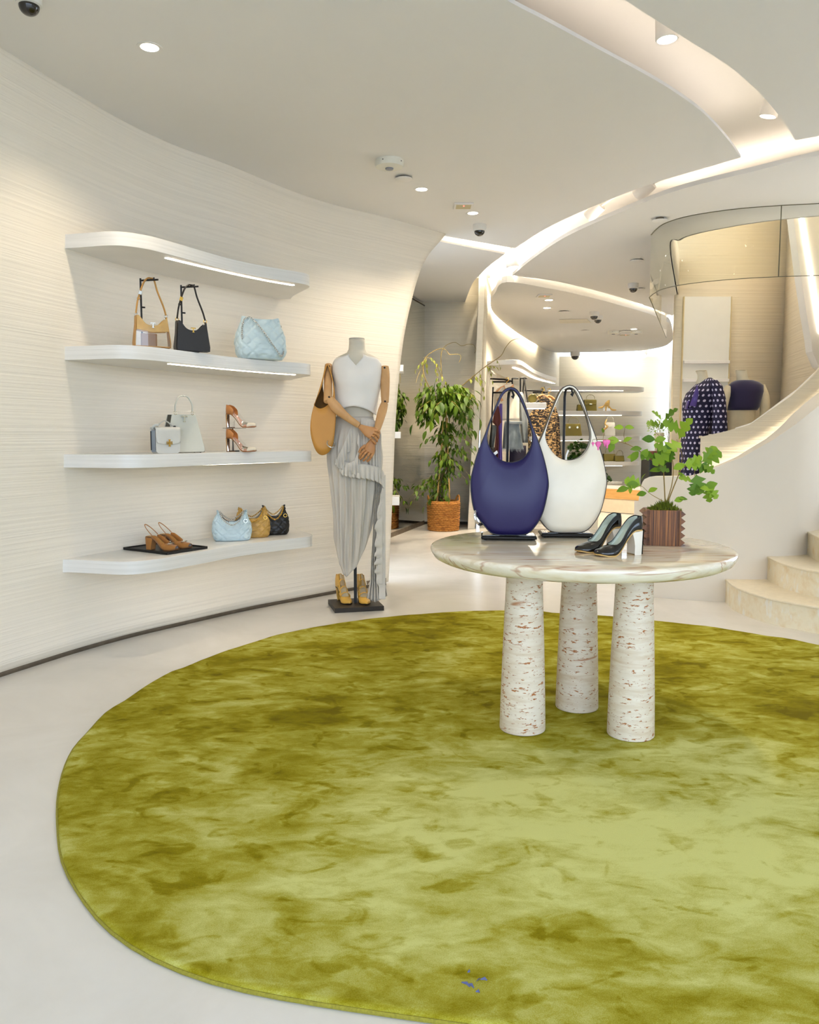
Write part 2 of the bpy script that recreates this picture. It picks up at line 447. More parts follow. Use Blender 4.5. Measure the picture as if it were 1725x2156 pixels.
# soffit above the slots, the shaft lid, and added walls shutting out sky light
so = MB()
so.prism([(-3.2, -1.8), (4.95, -1.8), (4.95, 5.5)] + list(reversed(sp(OPEN)))[1:] + [(3.4, 9.2), (6.2, 9.2), (6.2, 16.2), (-3.2, 16.2)], SOF, SOF + 0.1)
struct(so.build('ceiling_soffit', CEILM, smooth=False), 'soffit above the light slots')
struct(MB().box((3.6, 7.3, 4.65), (4.2, 4.6, 0.1)).build('ceiling_shaft', CEILM), 'ceiling high above the stair')
sh = MB()
sh.box((1.6, 7.2, 3.8), (0.06, 4.2, 1.75)); sh.box((3.3, 5.1, 3.8), (3.5, 0.06, 1.75))
struct(sh.build('wall_shaft_added', PLAST, smooth=False), 'unseen walls added around the stair opening to keep sky light out')
# edge of the opening (slab edge seen from below) is the panel itself; fascia closes panel to soffit
fa = MB(); op = sp(OPEN)
fa.loft([[(x, y, H) for x, y in op], [(x, y, SOF + 0.1) for x, y in op]], closed=False)
struct(fa.build('trim_opening', PLAST, solid=0.02, off=0.0), 'smooth edge of the stair opening')

# --- LED ribbons lying on the panels, hidden behind the slot edges
LEDW = EM('cove_led_warm', (1.0, 0.86, 0.70), 34.0)
LEDS = EM('cove_led_soft', (1.0, 0.86, 0.72), 10.0)
LEDB = EM('cove_led_back', (1.0, 0.89, 0.70), 130.0)
def cove(name, L, inset, mat, label, w=0.025, zz=0.019):
    P = spline([(x, y, 0) for x, y in L], 6); mb = MB(); rings = []
    for i, p in enumerate(P):
        t = (P[min(i+1, len(P)-1)] - P[max(i-1, 0)]).normalized(); nrm = Vector((-t.y, t.x, 0))
        rings.append([tuple(p + nrm * (inset - w/2) + Vector((0, 0, H + zz))), tuple(p + nrm * (inset + w/2) + Vector((0, 0, H + zz)))])
    o = mb.loft(rings, closed=False).build(name, mat, smooth=False)
    return tag(o, label, 'strip light', 'strip lights hidden in the ceiling slots')
cove('cove_light', S2L[:9], -0.07, LEDS, 'strip light along the main panel in the front ceiling slot')
cove('cove_light', S2R[:8], 0.07, LEDS, 'strip light along the right panel in the front ceiling slot')
cove('cove_light', [(3.0, 3.75), (2.2, 4.306)], 0.07, LEDW, 'strip light above the stairs in the ceiling slot')
cove('cove_light', S1L[1:7], -0.48, LEDW, 'strip light where the two ceiling slots cross', zz=0.031)
cove('cove_light', S1U[0:4], -0.07, LEDS, 'strip light in the middle of the long curved slot')
cove('cove_light', S1L[6:], -0.08, LEDW, 'strip light at the tight bend of the curved slot', zz=0.031)
cove('cove_light', [(0.21, 6.42), (0.877, 6.876)], -0.06, LEDB, 'strip light in the short straight slot by the curved wall')
cove('cove_light', S3U, -0.09, LEDB, 'strip light in the slot before the back room', zz=0.031)
cove('cove_light', S1O, 0.08, LEDB, 'strip light over the alcove wall')
cove('cove_light', LOBE[:8], -0.09, LEDB, 'strip light along the back room side wall', zz=0.069)
cove('cove_light', LOBE[13:20] + LOBE[:1], -0.09, LEDB, 'strip light on the front edge of the back room panel', zz=0.069)
cove('cove_light', LOBE[7:14], -0.09, LEDB, 'strip light along the far wall of the back room', zz=0.069)

def washer(name, L, mat, label):
    P = spline([(x, y, 0) for x, y in L], 6); rings = []
    for i, p in enumerate(P):
        t = (P[min(i+1, len(P)-1)] - P[max(i-1, 0)]).normalized(); nrm = Vector((-t.y, t.x, 0)) * 0.006
        rings.append([tuple(p + nrm + Vector((0, 0, H + 0.03))), tuple(p + nrm + Vector((0, 0, H + 0.06)))])
    return tag(MB().loft(rings, closed=False).build(name, mat, smooth=False), label, 'strip light', 'strip lights hidden in the ceiling slots')
LEDX = EM('wall_wash_led', (1.0, 0.88, 0.68), 105.0)
washer('wall_washer', LOBE[2:8], LEDX, 'strip light on the panel edge washing the back room side wall')
washer('wall_washer', LOBE[7:12], LEDX, 'strip light on the panel edge washing the far shelves')
# --- stair: near balustrade, far balustrade, steps
W1P = [(1.515, 5.42), (1.50, 5.33), (1.53, 5.255), (1.593, 5.205), (1.80, 5.115), (2.02, 5.055), (2.25, 5.045), (2.42, 5.07), (2.57, 5.15), (2.8, 5.32), (3.2, 5.5)]
W1T = [(1345, 1055), (1349, 1028), (1352, 1017), (1357, 1009), (1369, 1003.5), (1454, 1003), (1475, 998), (1496, 988), (1563, 963), (1630, 925), (1675, 894), (1725, 854), (1800, 790), (1900, 700)]
P1 = spline([(x, y, 0) for x, y in W1P], 10)
def topz(p, tab, zmin=0.3, zmax=2.5):
    z = 0.9
    for _ in range(12):
        x, y = proj((p.x, p.y, z)); yt = interp(tab, x)
        z += (y - yt) * p.y / F_PX
    return clamp(z, zmin, zmax)
def wall1(u, v):
    p = P1[round(u * (len(P1) - 1))]
    return (p.x, p.y, topz(p, W1T) * v)
w1 = MB().grid(wall1, len(P1) - 1, 10).build('wall_stair', M('stair_plaster', (224, 214, 198), 0.75, var=0.02, vs=2, bump=0.12, bs=420, bd=0.002, spec=0.3), solid=0.11, off=-1.0, bevel=0.012, segs=3, angle=50)
struct(w1, 'smooth curved balustrade wall beside the steps')
W2P = [(2.255, 6.25), (2.45, 6.12), (2.75, 6.0), (3.05, 5.97), (3.5, 6.05)]
W2T = [(1480, 919), (1489, 917.5), (1523, 910), (1563, 899), (1580, 894), (1622, 864), (1665, 834), (1708, 794), (1725, 772), (1760, 720), (1830, 600)]
P2 = spline([(x, y, 0) for x, y in W2P], 12)
struct(MB().grid(lambda u, v: (P2[round(u*(len(P2)-1))].x, P2[round(u*(len(P2)-1))].y, topz(P2[round(u*(len(P2)-1))], W2T) * v), len(P2)-1, 8).build('wall_stair_far', COMBS, solid=0.04, off=1.0), 'combed far balustrade of the stair')
# broad rounded ledge on the far balustrade: a ribbon that widens as it climbs
LB = [(1541, 898), (1580, 883.5), (1612, 858), (1644, 834.5), (1674, 809), (1695, 779), (1706, 755), (1712, 720)]
rings = []
for k in range(24):
    t = k / 23; p = P2[int(12 + t * (len(P2) - 13))]; zf = topz(p, W2T)
    x, y = proj((p.x, p.y, zf)); w = 0.03 + 0.22 * sstep(0.0, 0.7, t)
    rings.append([(p.x, p.y, zf), (p.x + w * 0.35, p.y + w * 0.5, zf + w * 0.12), (p.x + w * 0.75, p.y + w, zf + w * 0.38), (p.x + w * 0.75, p.y + w, zf + w * 0.38 - 0.06), (p.x, p.y + 0.03, zf - 0.06)])
struct(MB().loft(rings).build('trim_ledge', PLAST, angle=60), 'smooth ledge on the far balustrade')
# strip light along the foot of the visible part of the far balustrade, tucked behind the near one
rings = []
for k in range(len(P2)):
    p = P2[k]; z = topz(p, W1T) - 0.06
    rings.append([(p.x, p.y - 0.10, z), (p.x, p.y - 0.075, z)])
tag(MB().loft(rings, closed=False).build('handrail_light', EM('handrail_led', (1.0, 0.90, 0.76), 42.0), smooth=False), 'strip light hidden between the two stair balustrades', 'strip light')

# steps: curved treads, terrazzo
def m_terrazzo():
    t = NT('speckled_stone_steps'); v = t.coord()
    vo = t.n('ShaderNodeTexVoronoi'); vo.inputs['Scale'].default_value = 55; vv = t.coord('Object', (1, 1, 0.6)); t.l(vv, vo.inputs['Vector'])
    f = t.noise(v, 14, 4, 0.6); f2 = t.noise(t.coord('Object', (1.0, 1.0, 0.35)), 24, 3, 0.6)
    base = t.ramp(f, [(0.3, lin((222, 200, 158))), (0.55, lin((232, 220, 192))), (0.75, lin((226, 214, 184)))])
    spots = t.ramp(f2, [(0.56, (0, 0, 0)), (0.66, (1, 1, 1))])
    t.set(col=t.mix(t.math('MULTIPLY', spots, 0.65), base, lin((232, 230, 222))), rough=0.5)
    t.bump(f2, 0.15, 0.004); return t.m
TERR = m_terrazzo()
st = struct(MB().box((2.95, 4.6, 0.03), (0.9, 0.9, 0.05)).build('stair_core', TERR, smooth=False), 'flight of curved stone steps')
A1 = [(2.012, 5.09), (1.965, 4.78), (1.99, 4.56), (2.034, 4.426), (2.115, 4.304), (2.20, 4.20), (2.45, 4.02), (2.9, 3.9), (3.5, 3.86)]
A2 = [(2.27, 5.10), (2.232, 4.82), (2.248, 4.61), (2.298, 4.478), (2.38, 4.38), (2.6, 4.24), (3.0, 4.14), (3.5, 4.1)]
A3 = [(2.57, 5.20), (2.49, 4.90), (2.47, 4.78), (2.52, 4.66), (2.7, 4.5), (3.05, 4.4), (3.5, 4.36)]
A4 = [(2.86, 5.30), (2.76, 5.05), (2.78, 4.85), (2.9, 4.72), (3.15, 4.65), (3.5, 4.62)]
BACK = [(3.5, 5.55), (3.1, 5.45), (2.8, 5.34)]
for i, A in enumerate((A1, A2, A3, A4)):
    front = sp(A, 8); mb = MB(); z0, z1 = 0.147 * i, 0.147 * (i + 1)
    back = [(3.5, 5.5), (3.05, 5.43), (2.8, 5.33), (2.57, 5.16), (2.42, 5.08), (2.25, 5.055)][:6 - i]
    back = [b for b in back if b[0] > front[0][0] + 0.02]
    mb.prism(front + back, z0, z1 - 0.012)
    s = mb.build('step', TERR, st, smooth=False)
    # tread slab with a slim nosing line
    nb = MB(); off = [(x - 0.006, y - 0.004) for x, y in front]
    nb.prism(off + back, z1 - 0.0115, z1); nb.build('tread', M('tread_stone', (226, 212, 184), 0.45, vs=30, var=0.05), s, smooth=False, bevel=0.003)

# --- far stair walls: wall with mirror panel, angled wall, upper ribbon with its light line
W3Y = 9.12
vwall('wall_stair_back', [(2.93, W3Y), (4.24, W3Y)], 0.0, 4.6, COMBS, 0.06, 'tall combed wall behind the dress forms')
vwall('wall_stair_side', [(4.20, W3Y), (3.62, 6.3), (3.5, 5.9)], 0.0, 4.6, m_comb('combed_plaster_steep', (230, 216, 190), 50.0, 0.7), 0.06, 'angled combed wall of the stair')
struct(MB().box((4.165, W3Y - 0.075, 2.3), (0.012, 0.012, 4.6)).build('trim_corner', M('joint_line', (150, 120, 72), 0.8)), 'dark joint in the corner')
pnl = thing('mirror_panel', 'tall pale panel standing in for a mirror on the combed stair wall', 'mirror stand-in', (0, 0, 0))
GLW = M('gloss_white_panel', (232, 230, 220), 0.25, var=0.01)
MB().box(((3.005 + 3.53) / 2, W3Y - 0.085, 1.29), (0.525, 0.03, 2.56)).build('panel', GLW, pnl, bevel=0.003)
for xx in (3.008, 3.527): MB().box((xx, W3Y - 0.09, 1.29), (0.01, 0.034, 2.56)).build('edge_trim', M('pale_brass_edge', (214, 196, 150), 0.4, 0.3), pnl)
for zz in (1.86, 1.66, 1.44): MB().box((3.268, W3Y - 0.12, zz), (0.50, 0.05, 0.035)).build('ledge', WHITE, pnl, bevel=0.004)  # solid ledges and pale gloss imitate what the mirror reflects
ub = MB()
u0 = [at_y(*p, 7.2) for p in ((1655, 330), (1672, 463), (1686.6, 578.6), (1699.5, 664), (1708, 713), (1711, 740), (1725, 772))]
pl = [(p.x, p.z) for p in u0] + [(3.95, u0[-1].z - 0.2), (3.95, u0[0].z)]
ub.prism_y(pl, 7.2, 7.32)
struct(ub.build('wall_stair_upper', PLAST, smooth=False), 'upper stair balustrade rising through the opening')
l0, l1 = at_y(1689, 455, 7.19), at_y(1729, 700, 7.19)
dl = (l1 - l0).normalized(); pr = Vector((dl.z, 0, -dl.x)) * 0.012
lb = MB().add([l0 - dl * 0.8 - pr, l0 - dl * 0.8 + pr, l1 + pr, l1 - pr], [(0, 1, 2, 3)])
tag(lb.build('handrail_light', EM('stair_line_led', (1.0, 0.92, 0.78), 14.0), smooth=False, solid=0.006), 'slim bright light line climbing the upper stair wall', 'strip light')

# --- curved glass smoke curtain hanging from the ceiling around the stair opening
def m_glass(name, tint, rough=0.0, mixf=0.10):
    t = NT(name); tr = t.n('ShaderNodeBsdfTransparent'); tr.inputs[0].default_value = tint
    gl = t.n('ShaderNodeBsdfGlossy'); gl.inputs['Roughness'].default_value = 0.02 + rough; gl.inputs[0].default_value = (1, 1, 1, 1)
    fr = t.n('ShaderNodeFresnel'); fr.inputs[0].default_value = 1.5
    v = t.coord(); nz = t.noise(v, 3, 2)
    k = t.math('MULTIPLY', fr.outputs[0], t.math('ADD', t.math('MULTIPLY', nz, 0.1), 0.95))
    mx = t.n('ShaderNodeMixShader'); t.l(k, mx.inputs[0]); t.l(tr.outputs[0], mx.inputs[1]); t.l(gl.outputs[0], mx.inputs[2]); t.l(mx.outputs[0], t.out.inputs[0])
    return t.m
GLASS = m_glass('curtain_glass', (0.93, 0.95, 0.90, 1))
gc = thing('glass_smoke_curtain', 'curved clear glass curtain hanging from the ceiling around the stair opening', 'glass panel', (0, 0, 0))
GP = [(1.87, 6.42), (1.858, 6.25), (1.868, 6.08), (1.95, 5.912), (2.103, 5.778), (2.29, 5.68), (2.507, 5.616)]
gpo = sp(GP, 8); GE = M('glass_edge', (108, 104, 78), 0.4)
def gstrip(name, P, z0, z1, mat, solid): return MB().loft([[(x, y, z0) for x, y in P], [(x, y, z1) for x, y in P]], closed=False).build(name, mat, gc, solid=solid, off=0.0, angle=60)
GZ = 2.13
gstrip('pane', gpo, GZ, H, GLASS, 0.0); gstrip('pane', [(2.51, 5.615), (2.74, 5.571), (3.3, 5.5), (4.6, 5.4)], GZ, H, GLASS, 0.0)
gstrip('pane', [(1.875, 6.43), (2.83, 9.04)], GZ, H, GLASS, 0.0)
allg = gpo + [(2.74, 5.571), (3.3, 5.5), (4.6, 5.4)]
gstrip('bottom_edge', allg, GZ - 0.004, GZ, GE, 0.006); gstrip('top_channel', allg, H - 0.004, H, GE, 0.008)
gstrip('bottom_edge', [(1.872, 6.43), (2.83, 9.04)], GZ - 0.004, GZ, GE, 0.006)
MB().box((2.509, 5.614, (GZ + H) / 2), (0.005, 0.006, H - GZ)).build('joint', GE, gc)

# ------------------------------------------------------------------ rug
def m_rug():
    t = NT('olive_velvet_pile'); v = t.coord()
    big = t.noise(v, 1.25, 5, 0.58, 0.9)
    mid = t.noise(t.coord('Object', (1.0, 1.7, 1), (0, 0, 0.5)), 3.6, 5, 0.58, 0.8)
    sml = t.noise(t.coord('Object', (1.0, 1.9, 1), (0, 0, -0.35)), 11, 4, 0.58, 0.9)
    fine = t.noise(v, 520, 2, 0.7)
    # daylight sheen put into the pile colour: a lighter near patch, ragged rim
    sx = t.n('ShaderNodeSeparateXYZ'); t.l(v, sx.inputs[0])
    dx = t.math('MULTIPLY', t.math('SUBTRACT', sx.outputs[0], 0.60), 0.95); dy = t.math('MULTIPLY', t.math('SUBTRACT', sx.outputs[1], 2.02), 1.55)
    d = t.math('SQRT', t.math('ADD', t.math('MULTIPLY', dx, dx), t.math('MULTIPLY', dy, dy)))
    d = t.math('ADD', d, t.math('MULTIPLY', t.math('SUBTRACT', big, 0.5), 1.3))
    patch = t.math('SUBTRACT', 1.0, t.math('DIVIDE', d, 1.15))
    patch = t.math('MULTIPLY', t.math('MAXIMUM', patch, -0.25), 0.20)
    k = t.math('ADD', t.math('ADD', t.math('MULTIPLY', big, 0.46), t.math('MULTIPLY', mid, 0.50)), t.math('MULTIPLY', sml, 0.26))
    blot = t.ramp(t.noise(t.coord('Object', (1, 1.4, 1), (0, 0, 0.9)), 8.5, 3, 0.5, 1.0), [(0.56, (0, 0, 0)), (0.66, (1, 1, 1))]); k = t.math('SUBTRACT', k, t.math('MULTIPLY', blot, 0.09))
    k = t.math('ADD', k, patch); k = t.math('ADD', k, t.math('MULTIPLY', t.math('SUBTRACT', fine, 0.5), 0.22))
    c = t.ramp(k, [(0.40, lin((108, 96, 2))), (0.51, lin((136, 125, 10))), (0.60, lin((163, 156, 52))), (0.76, lin((206, 206, 128)))])
    t.set(col=c, rough=0.95, spec=0.1)
    t.bump(t.math('ADD', t.math('MULTIPLY', fine, 0.5), t.math('MULTIPLY', k, 1.2)), 0.5, 0.006); return t.m
RUGP = [(860, 1294.7), (648, 1323), (463.7, 1374.4), (299, 1449), (199.4, 1524), (149.6, 1583.8), (130.6, 1633.7), (123.6, 1693.5), (125.6, 1753), (142, 1823), (153, 1859), (197, 1919), (253, 1977), (322.6, 2016.5), (415, 2051), (540.6, 2084), (680, 2109), (800, 2125), (907, 2136.5), (1014.5, 2146), (1376, 1306), (1546, 1327), (1725, 1358), (1017.7, 1285.8), (1297, 1298.3)]
pol = []
for px, py in RUGP:
    p = at_z(px, py, 0.012); pol.append((atan2(p.y - CY, p.x - CX), math.hypot(p.x - CX, p.y - CY)))
pol += [(-1.3, 1.74), (-0.9, 1.75), (-0.5, 1.76), (-0.1, 1.77), (0.25, 1.78)]
pol.sort(); pol = [(a - 2*pi, r) for a, r in pol[-3:]] + pol + [(a + 2*pi, r) for a, r in pol[:3]]
def rug_r(a):      # gaussian-smoothed outline
    s = w = 0.0
    for b, r in pol:
        g = exp(-((a - b) / 0.09) ** 2); s += g * r; w += g
    return s / w
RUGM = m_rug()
NR = 160
rim = [rug_r(-pi + 2*pi*k/NR) for k in range(NR)]
rings = []
for f, z in ((1.0, 0.001), (1.0, 0.009), (0.997, 0.0135), (0.992, 0.0145), (0.985, 0.014), (0.75, 0.014), (0.5, 0.014), (0.25, 0.014), (0.03, 0.014)):
    rings.append([(CX + rim[k] * f * cos(-pi + 2*pi*k/NR), CY + rim[k] * f * sin(-pi + 2*pi*k/NR), z + (0.0008 * sin(k * 2.1) if f > 0.99 else 0)) for k in range(NR)])
rug = thing('round_rug', 'large round olive green velvet rug on the pale floor', 'rug', (0, 0, 0))
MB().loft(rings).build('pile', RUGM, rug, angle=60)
MB().tube([(CX + (rim[k] + 0.001) * cos(-pi + 2*pi*k/NR), CY + (rim[k] + 0.001) * sin(-pi + 2*pi*k/NR), 0.005) for k in range(NR)], 0.0045, 6, closed=True).build('bound_edge', M('rug_binding', (140, 132, 40), 0.9, vs=200, var=0.2), rug)
sc_ = MB(); random.seed(4)
for (px, py, qx, qy) in ((972, 2068, 990, 2078), (985, 2072, 998, 2080), (1003, 2066, 1012, 2061), (1012, 2062, 1026, 2064), (1002, 2088, 1010, 2090), (985, 2047, 990, 2046)):
    a = at_z(px, py, 0.0152); b = at_z(qx, qy, 0.0152); m_ = (a + b) / 2 + Vector((0.002, 0.003, 0.001))
    sc_.tube([a, m_, b], [0.001, 0.0028, 0.001], 6, asp=0.3)
sc_.build('scuff_mark', M('blue_scuff', (86, 92, 132), 0.8), rug, label='small blue grey scuff marks')

# ------------------------------------------------------------------ shelves flowing out of the curved wall
FRONT = [(-1.80, 3.70), (-1.716, 3.728), (-1.632, 3.771), (-1.50, 3.745), (-1.316, 3.705), (-1.2, 3.775), (-1.127, 3.893), (-1.039, 4.056), (-0.909, 4.289), (-0.751, 4.475), (-0.625, 4.594), (-0.578, 4.66), (-0.575, 4.73), (-0.62, 4.83), (-0.70, 5.0), (-0.74, 5.12)]
fr = sp(FRONT, 6)
def shelf_poly(z):
    back = []
    a0 = atan2(fr[-1][1] - CY, fr[-1][0] - CX) % (2*pi); a1 = atan2(fr[0][1] - CY, fr[0][0] - CX) % (2*pi)
    for k in range(1, 20):
        a = lerp(a0, a1, k / 20); p = wall_pt(a, z - 0.03, 0.06); back.append((p.x, p.y))
    front = []
    for x, y in fr:
        a = atan2(y - CY, x - CX) % (2*pi); r = min(math.hypot(x - CX, y - CY), (wall_pt(a, z - 0.03) - Vector((CX, CY, z - 0.03))).length + 0.03)
        front.append((CX + r*cos(a), CY + r*sin(a)))
    return front + back
SHELFM = M('shelf_combed_plaster', (228, 225, 219), 0.6, var=0.012)
t_ = NT('shelf_lacquer'); v_ = t_.coord('Object', (2, 2, 130)); f_ = t_.noise(v_, 1.0, 4, 0.6, 0.2)
t_.set(col=t_.ramp(f_, [(0.3, lin((222, 219, 213))), (0.65, lin((234, 231, 226)))]), rough=0.32, spec=0.4); t_.bump(f_, 0.18, 0.004); SHELFM = t_.m
SHZ = (0.47, 0.965, 1.46, 1.96)
SHT = 0.062
SNAME = ('lowest', 'second lowest', 'second highest', 'highest')
LEDSH = EM('shelf_led', (1.0, 0.88, 0.72), 14.0)
ledp = sp([(-1.165, 3.955), (-1.02, 4.19), (-0.90, 4.37), (-0.77, 4.54), (-0.655, 4.66)], 8)
for i, z in enumerate(SHZ):
    s = thing('wall_shelf', 'white wavy wall shelf, %s of the four on the curved wall' % SNAME[i], 'shelf', (0, 0, 0), group='wavy shelves on the curved wall')
    MB().prism(shelf_poly(z), z - SHT, z).build('board', SHELFM, s, smooth=True, angle=40, bevel=0.003)
    mb = MB(); rr = []
    for k, (x, y) in enumerate(ledp):
        a = ledp[min(k+1, len(ledp)-1)]; b = ledp[max(k-1, 0)]; tx, ty = a[0]-b[0], a[1]-b[1]; l = math.hypot(tx, ty); nx, ny = -ty/l, tx/l
        rr.append([(x - nx*0.009, y - ny*0.009, z - SHT - 0.0012), (x + nx*0.009, y + ny*0.009, z - SHT - 0.0012)])
    mb.loft(rr, closed=False).build('led_strip', LEDSH, s, smooth=False, solid=0.002, off=0.0)

# ------------------------------------------------------------------ ceiling fixtures
LENS = EM('lamp_lens', (1.0, 0.93, 0.82), 14.0)
def spot(parent, loc, rot, energy, size=R(110), blend=0.6, col=WARM2, rad=0.04):
    d = bpy.data.lights.new('lamp', 'SPOT'); d.energy = energy; d.spot_size = size; d.spot_blend = blend; d.color = col; d.shadow_soft_size = rad
    o = bpy.data.objects.new('lamp', d); COL.objects.link(o); o.parent = parent; o.location = loc; o.rotation_euler = rot; return o
def downlight(x, y, label, energy, r=0.045, col=WARM2, size=R(125)):
    t = thing('downlight', label, 'ceiling light', (x, y, H), group='recessed round ceiling downlights')
    MB().lathe([(r*0.80, -0.0005), (r*1.0, -0.002), (r*1.12, -0.002), (r*1.12, 0.0), (r*0.80, 0.0)], 28, cap=False).build('trim_ring', WHITE, t)
    MB().lathe([(r*0.80, 0.0), (0.001, -0.001)], 28).build('lamp_face', LENS, t)
    spot(t, (0, 0, -0.02), (0, 0, 0), energy, size, 0.7, col); return t
DLE = 30.0
downlight(-1.042, 3.396, 'round downlight over the left end of the wavy shelves', DLE)
downlight(0.076, 5.268, 'round downlight beside the flat ceiling cover plate', DLE)
downlight(0.443, 5.814, 'round downlight next to the emergency light', DLE)
for x, y, lb in ((-1.0, 1.2, 'round downlight nearest the shop front, by the curved wall'), (1.9, 2.3, 'round downlight over the right part of the rug'),
                 (3.0, 1.2, 'round downlight nearest the shop front, by the right wall'), (3.6, 4.6, 'round downlight above the stair treads'), (-0.22, 7.55, 'added unseen downlight brightening the near end of the mirror'), (-0.06, 8.35, 'added unseen downlight brightening the middle of the mirror')):  # the two by the mirror are added out of view to brighten the alcove
    downlight(x, y, lb, DLE * (3.0 if y > 7 else 0.8 if y > 2 else 0.4))
for px, py, lb in ((1156, 632, 'small bright downlight beside the back room sensor'), (1152, 648.6, 'small bright downlight below the back room sensor'), (1335, 693, 'small bright downlight among the back room smoke detectors')):
    p = at_z(px, py, H); downlight(p.x, p.y, lb, DLE * 5.5, 0.055)
def shaft_light():
    t = thing('shaft_light', 'broad warm ceiling light high above the stair opening', 'ceiling light', (2.95, 7.4, 4.58))
    MB().box((0, 0, 0.0), (1.2, 1.2, 0.03)).build('frame', WHITE, t)
    MB().box((0, 0, -0.018), (1.1, 1.1, 0.006)).build('diffuser', EM('shaft_diffuser', (1.0, 0.87, 0.68), 9.0), t)
shaft_light()

def cyl_spot(px, py, z, length, r, tilt, head, label, arm=None, energy=0.0):
    """white cylinder spotlight hanging in a slot; tilt/head give its axis"""
    p = at_z(px, py, z)
    t = thing('track_spotlight', label, 'spotlight', p, group='white cylinder spotlights in the ceiling slots')
    ax = Vector((sin(tilt) * cos(head), sin(tilt) * sin(head), -cos(tilt)))
    q = ax.to_track_quat('Z', 'Y').to_matrix()
    mb = MB().lathe([(r*0.98, -length), (r, -length + 0.004), (r, -0.004), (r*0.97, 0), (r*0.86, 0.0), (r*0.86, -0.012)], 28, cap=True); mb.xf(q.to_4x4()); mb.build('body', M('spot_white', (238, 234, 228), 0.5, var=0.01), t)
    lm = MB().lathe([(r*0.86, -0.010), (0.001, -0.011)], 24); lm.xf(q.to_4x4()); lm.build('lens', LENS, t)
    top = -ax * length
    MB().tube([top + ax * 0.01, top + Vector((0, 0, 0.03)), Vector((top.x, top.y, SOF - z))] if arm is None else [top + ax*length*0.3, top * 0.6 + Vector(arm) * 0.5, Vector(arm)], 0.008, 8).build('arm', WHITE, t)
    if energy: spot(t, ax * 0.02, ax.to_track_quat('-Z', 'Y').to_euler(), energy, R(50), 0.5)
cyl_spot(1405, 84, 2.63, 0.13, 0.045, 0.05, 0, 'white cylinder spotlight hanging straight down in the front ceiling slot', energy=55)
cyl_spot(1617, 246, 2.66, 0.14, 0.045, 0.25, 2.4, 'white cylinder spotlight half hidden behind the edge of the front slot', energy=40)
cyl_spot(1341, 414, 2.68, 0.13, 0.045, 1.0, 2.4, 'tilted white spotlight with ringed end in the long curved slot', (0.35, -0.12, 0.19), energy=70)
cyl_spot(1238, 458, 2.68, 0.13, 0.045, 1.0, 2.4, 'tilted white spotlight near the middle of the curved slot', (0.30, -0.16, 0.19), energy=60)
cyl_spot(1080, 563, 2.62, 0.16, 0.06, 0.12, 0, 'white spotlight hanging over the tight bend of the curved slot', energy=60)
cyl_spot(1022, 582, 2.68, 0.12, 0.05, 0.5, 2.6, 'small glowing white spotlight beside the leaning wall end', energy=150)
cyl_spot(1347, 638, 2.745, 0.12, 0.05, 0.95, 2.0, 'tilted white spotlight at the end of the slot before the back room', energy=260)
cyl_spot(1412, 664, 2.64, 0.19, 0.07, 0.05, 0, 'white spotlight behind the glass at the back room slot', energy=40)
cyl_spot(1352, 748, 2.56, 0.20, 0.09, 0.6, -2.2, 'white spotlight against the far wall of the back room', (0.3, 0.1, 0.31), energy=160)

# dome cameras, detectors, plates
DOME = M('smoked_dome', (26, 20, 16), 0.08, coat=0.5)
def dome_cam(px, py, label, r=0.05):
    p = at_z(px, py, H)
    t = thing('dome_camera', label, 'security camera', p, group='white dome cameras with black eyes')
    MB().lathe([(r*1.0, 0.0), (r, -r*0.55), (r*0.93, -r*0.85), (r*0.78, -r*0.95)], 28).build('housing', M('camera_white', (222, 218, 210), 0.5), t)
    MB().lathe([(r*0.78, -r*0.9)] + [(r*0.78*cos(a*pi/16), -r*0.95 - r*0.72*sin(a*pi/16)) for a in range(0, 8)] + [(0.001, -r*1.67)], 28).build('dome', DOME, t)
dome_cam(1010, 473, 'white dome camera with black eye before the short ceiling slot')
dome_cam(1334, 597, 'white dome camera with black eye beside the glass curtain', 0.055)
dome_cam(1251.5, 656.5, 'white dome camera in the back room, nearer of a close pair', 0.06); dome_cam(1259.5, 664.5, 'white dome camera in the back room, farther of a close pair', 0.06)
dome_cam(1211.5, 740.5, 'small white dome camera by the far wall of the back room', 0.09)
dome_cam(60, -14, 'black eyed dome camera near the left shop wall', 0.045)
def plate(px, py, r, label, drop=0.012, name='cover_plate'):
    p = at_z(px, py, H)
    t = thing(name, label, 'ceiling plate', p, group='flat round ceiling plates')
    MB().lathe([(r*0.55, 0), (r*0.55, -drop), ], 20).build('neck', M('plate_shadow', (120, 104, 80), 0.8), t)
    MB().lathe([(r, -drop), (r*1.0, -drop - 0.003), (r*0.9, -drop - 0.006), (0.001, -drop - 0.007)], 30).build('disc', WHITE, t)
plate(850, 372, 0.052, 'flat round cover plate next to the smoke detector')
plate(1390, 459, 0.052, 'flat round cover plate near the glass curtain top', 0.016)
plate(1341, 547, 0.058, 'flat round cover plate between slot and glass curtain', 0.008)
plate(1349, 607, 0.05, 'flat round cover plate beside the dome camera at the glass', 0.008)
plate(1188, 655, 0.065, 'thin round cover plate on the back room ceiling', 0.01); plate(1232, 695, 0.06, 'pale thin cover plate in the middle of the back room ceiling', 0.006)
plate(1317, 696.5, 0.085, 'thin round cover plate between the two back smoke detectors', 0.008); plate(1282, 737, 0.075, 'faint cover plate near the far edge of the back room ceiling', 0.006)
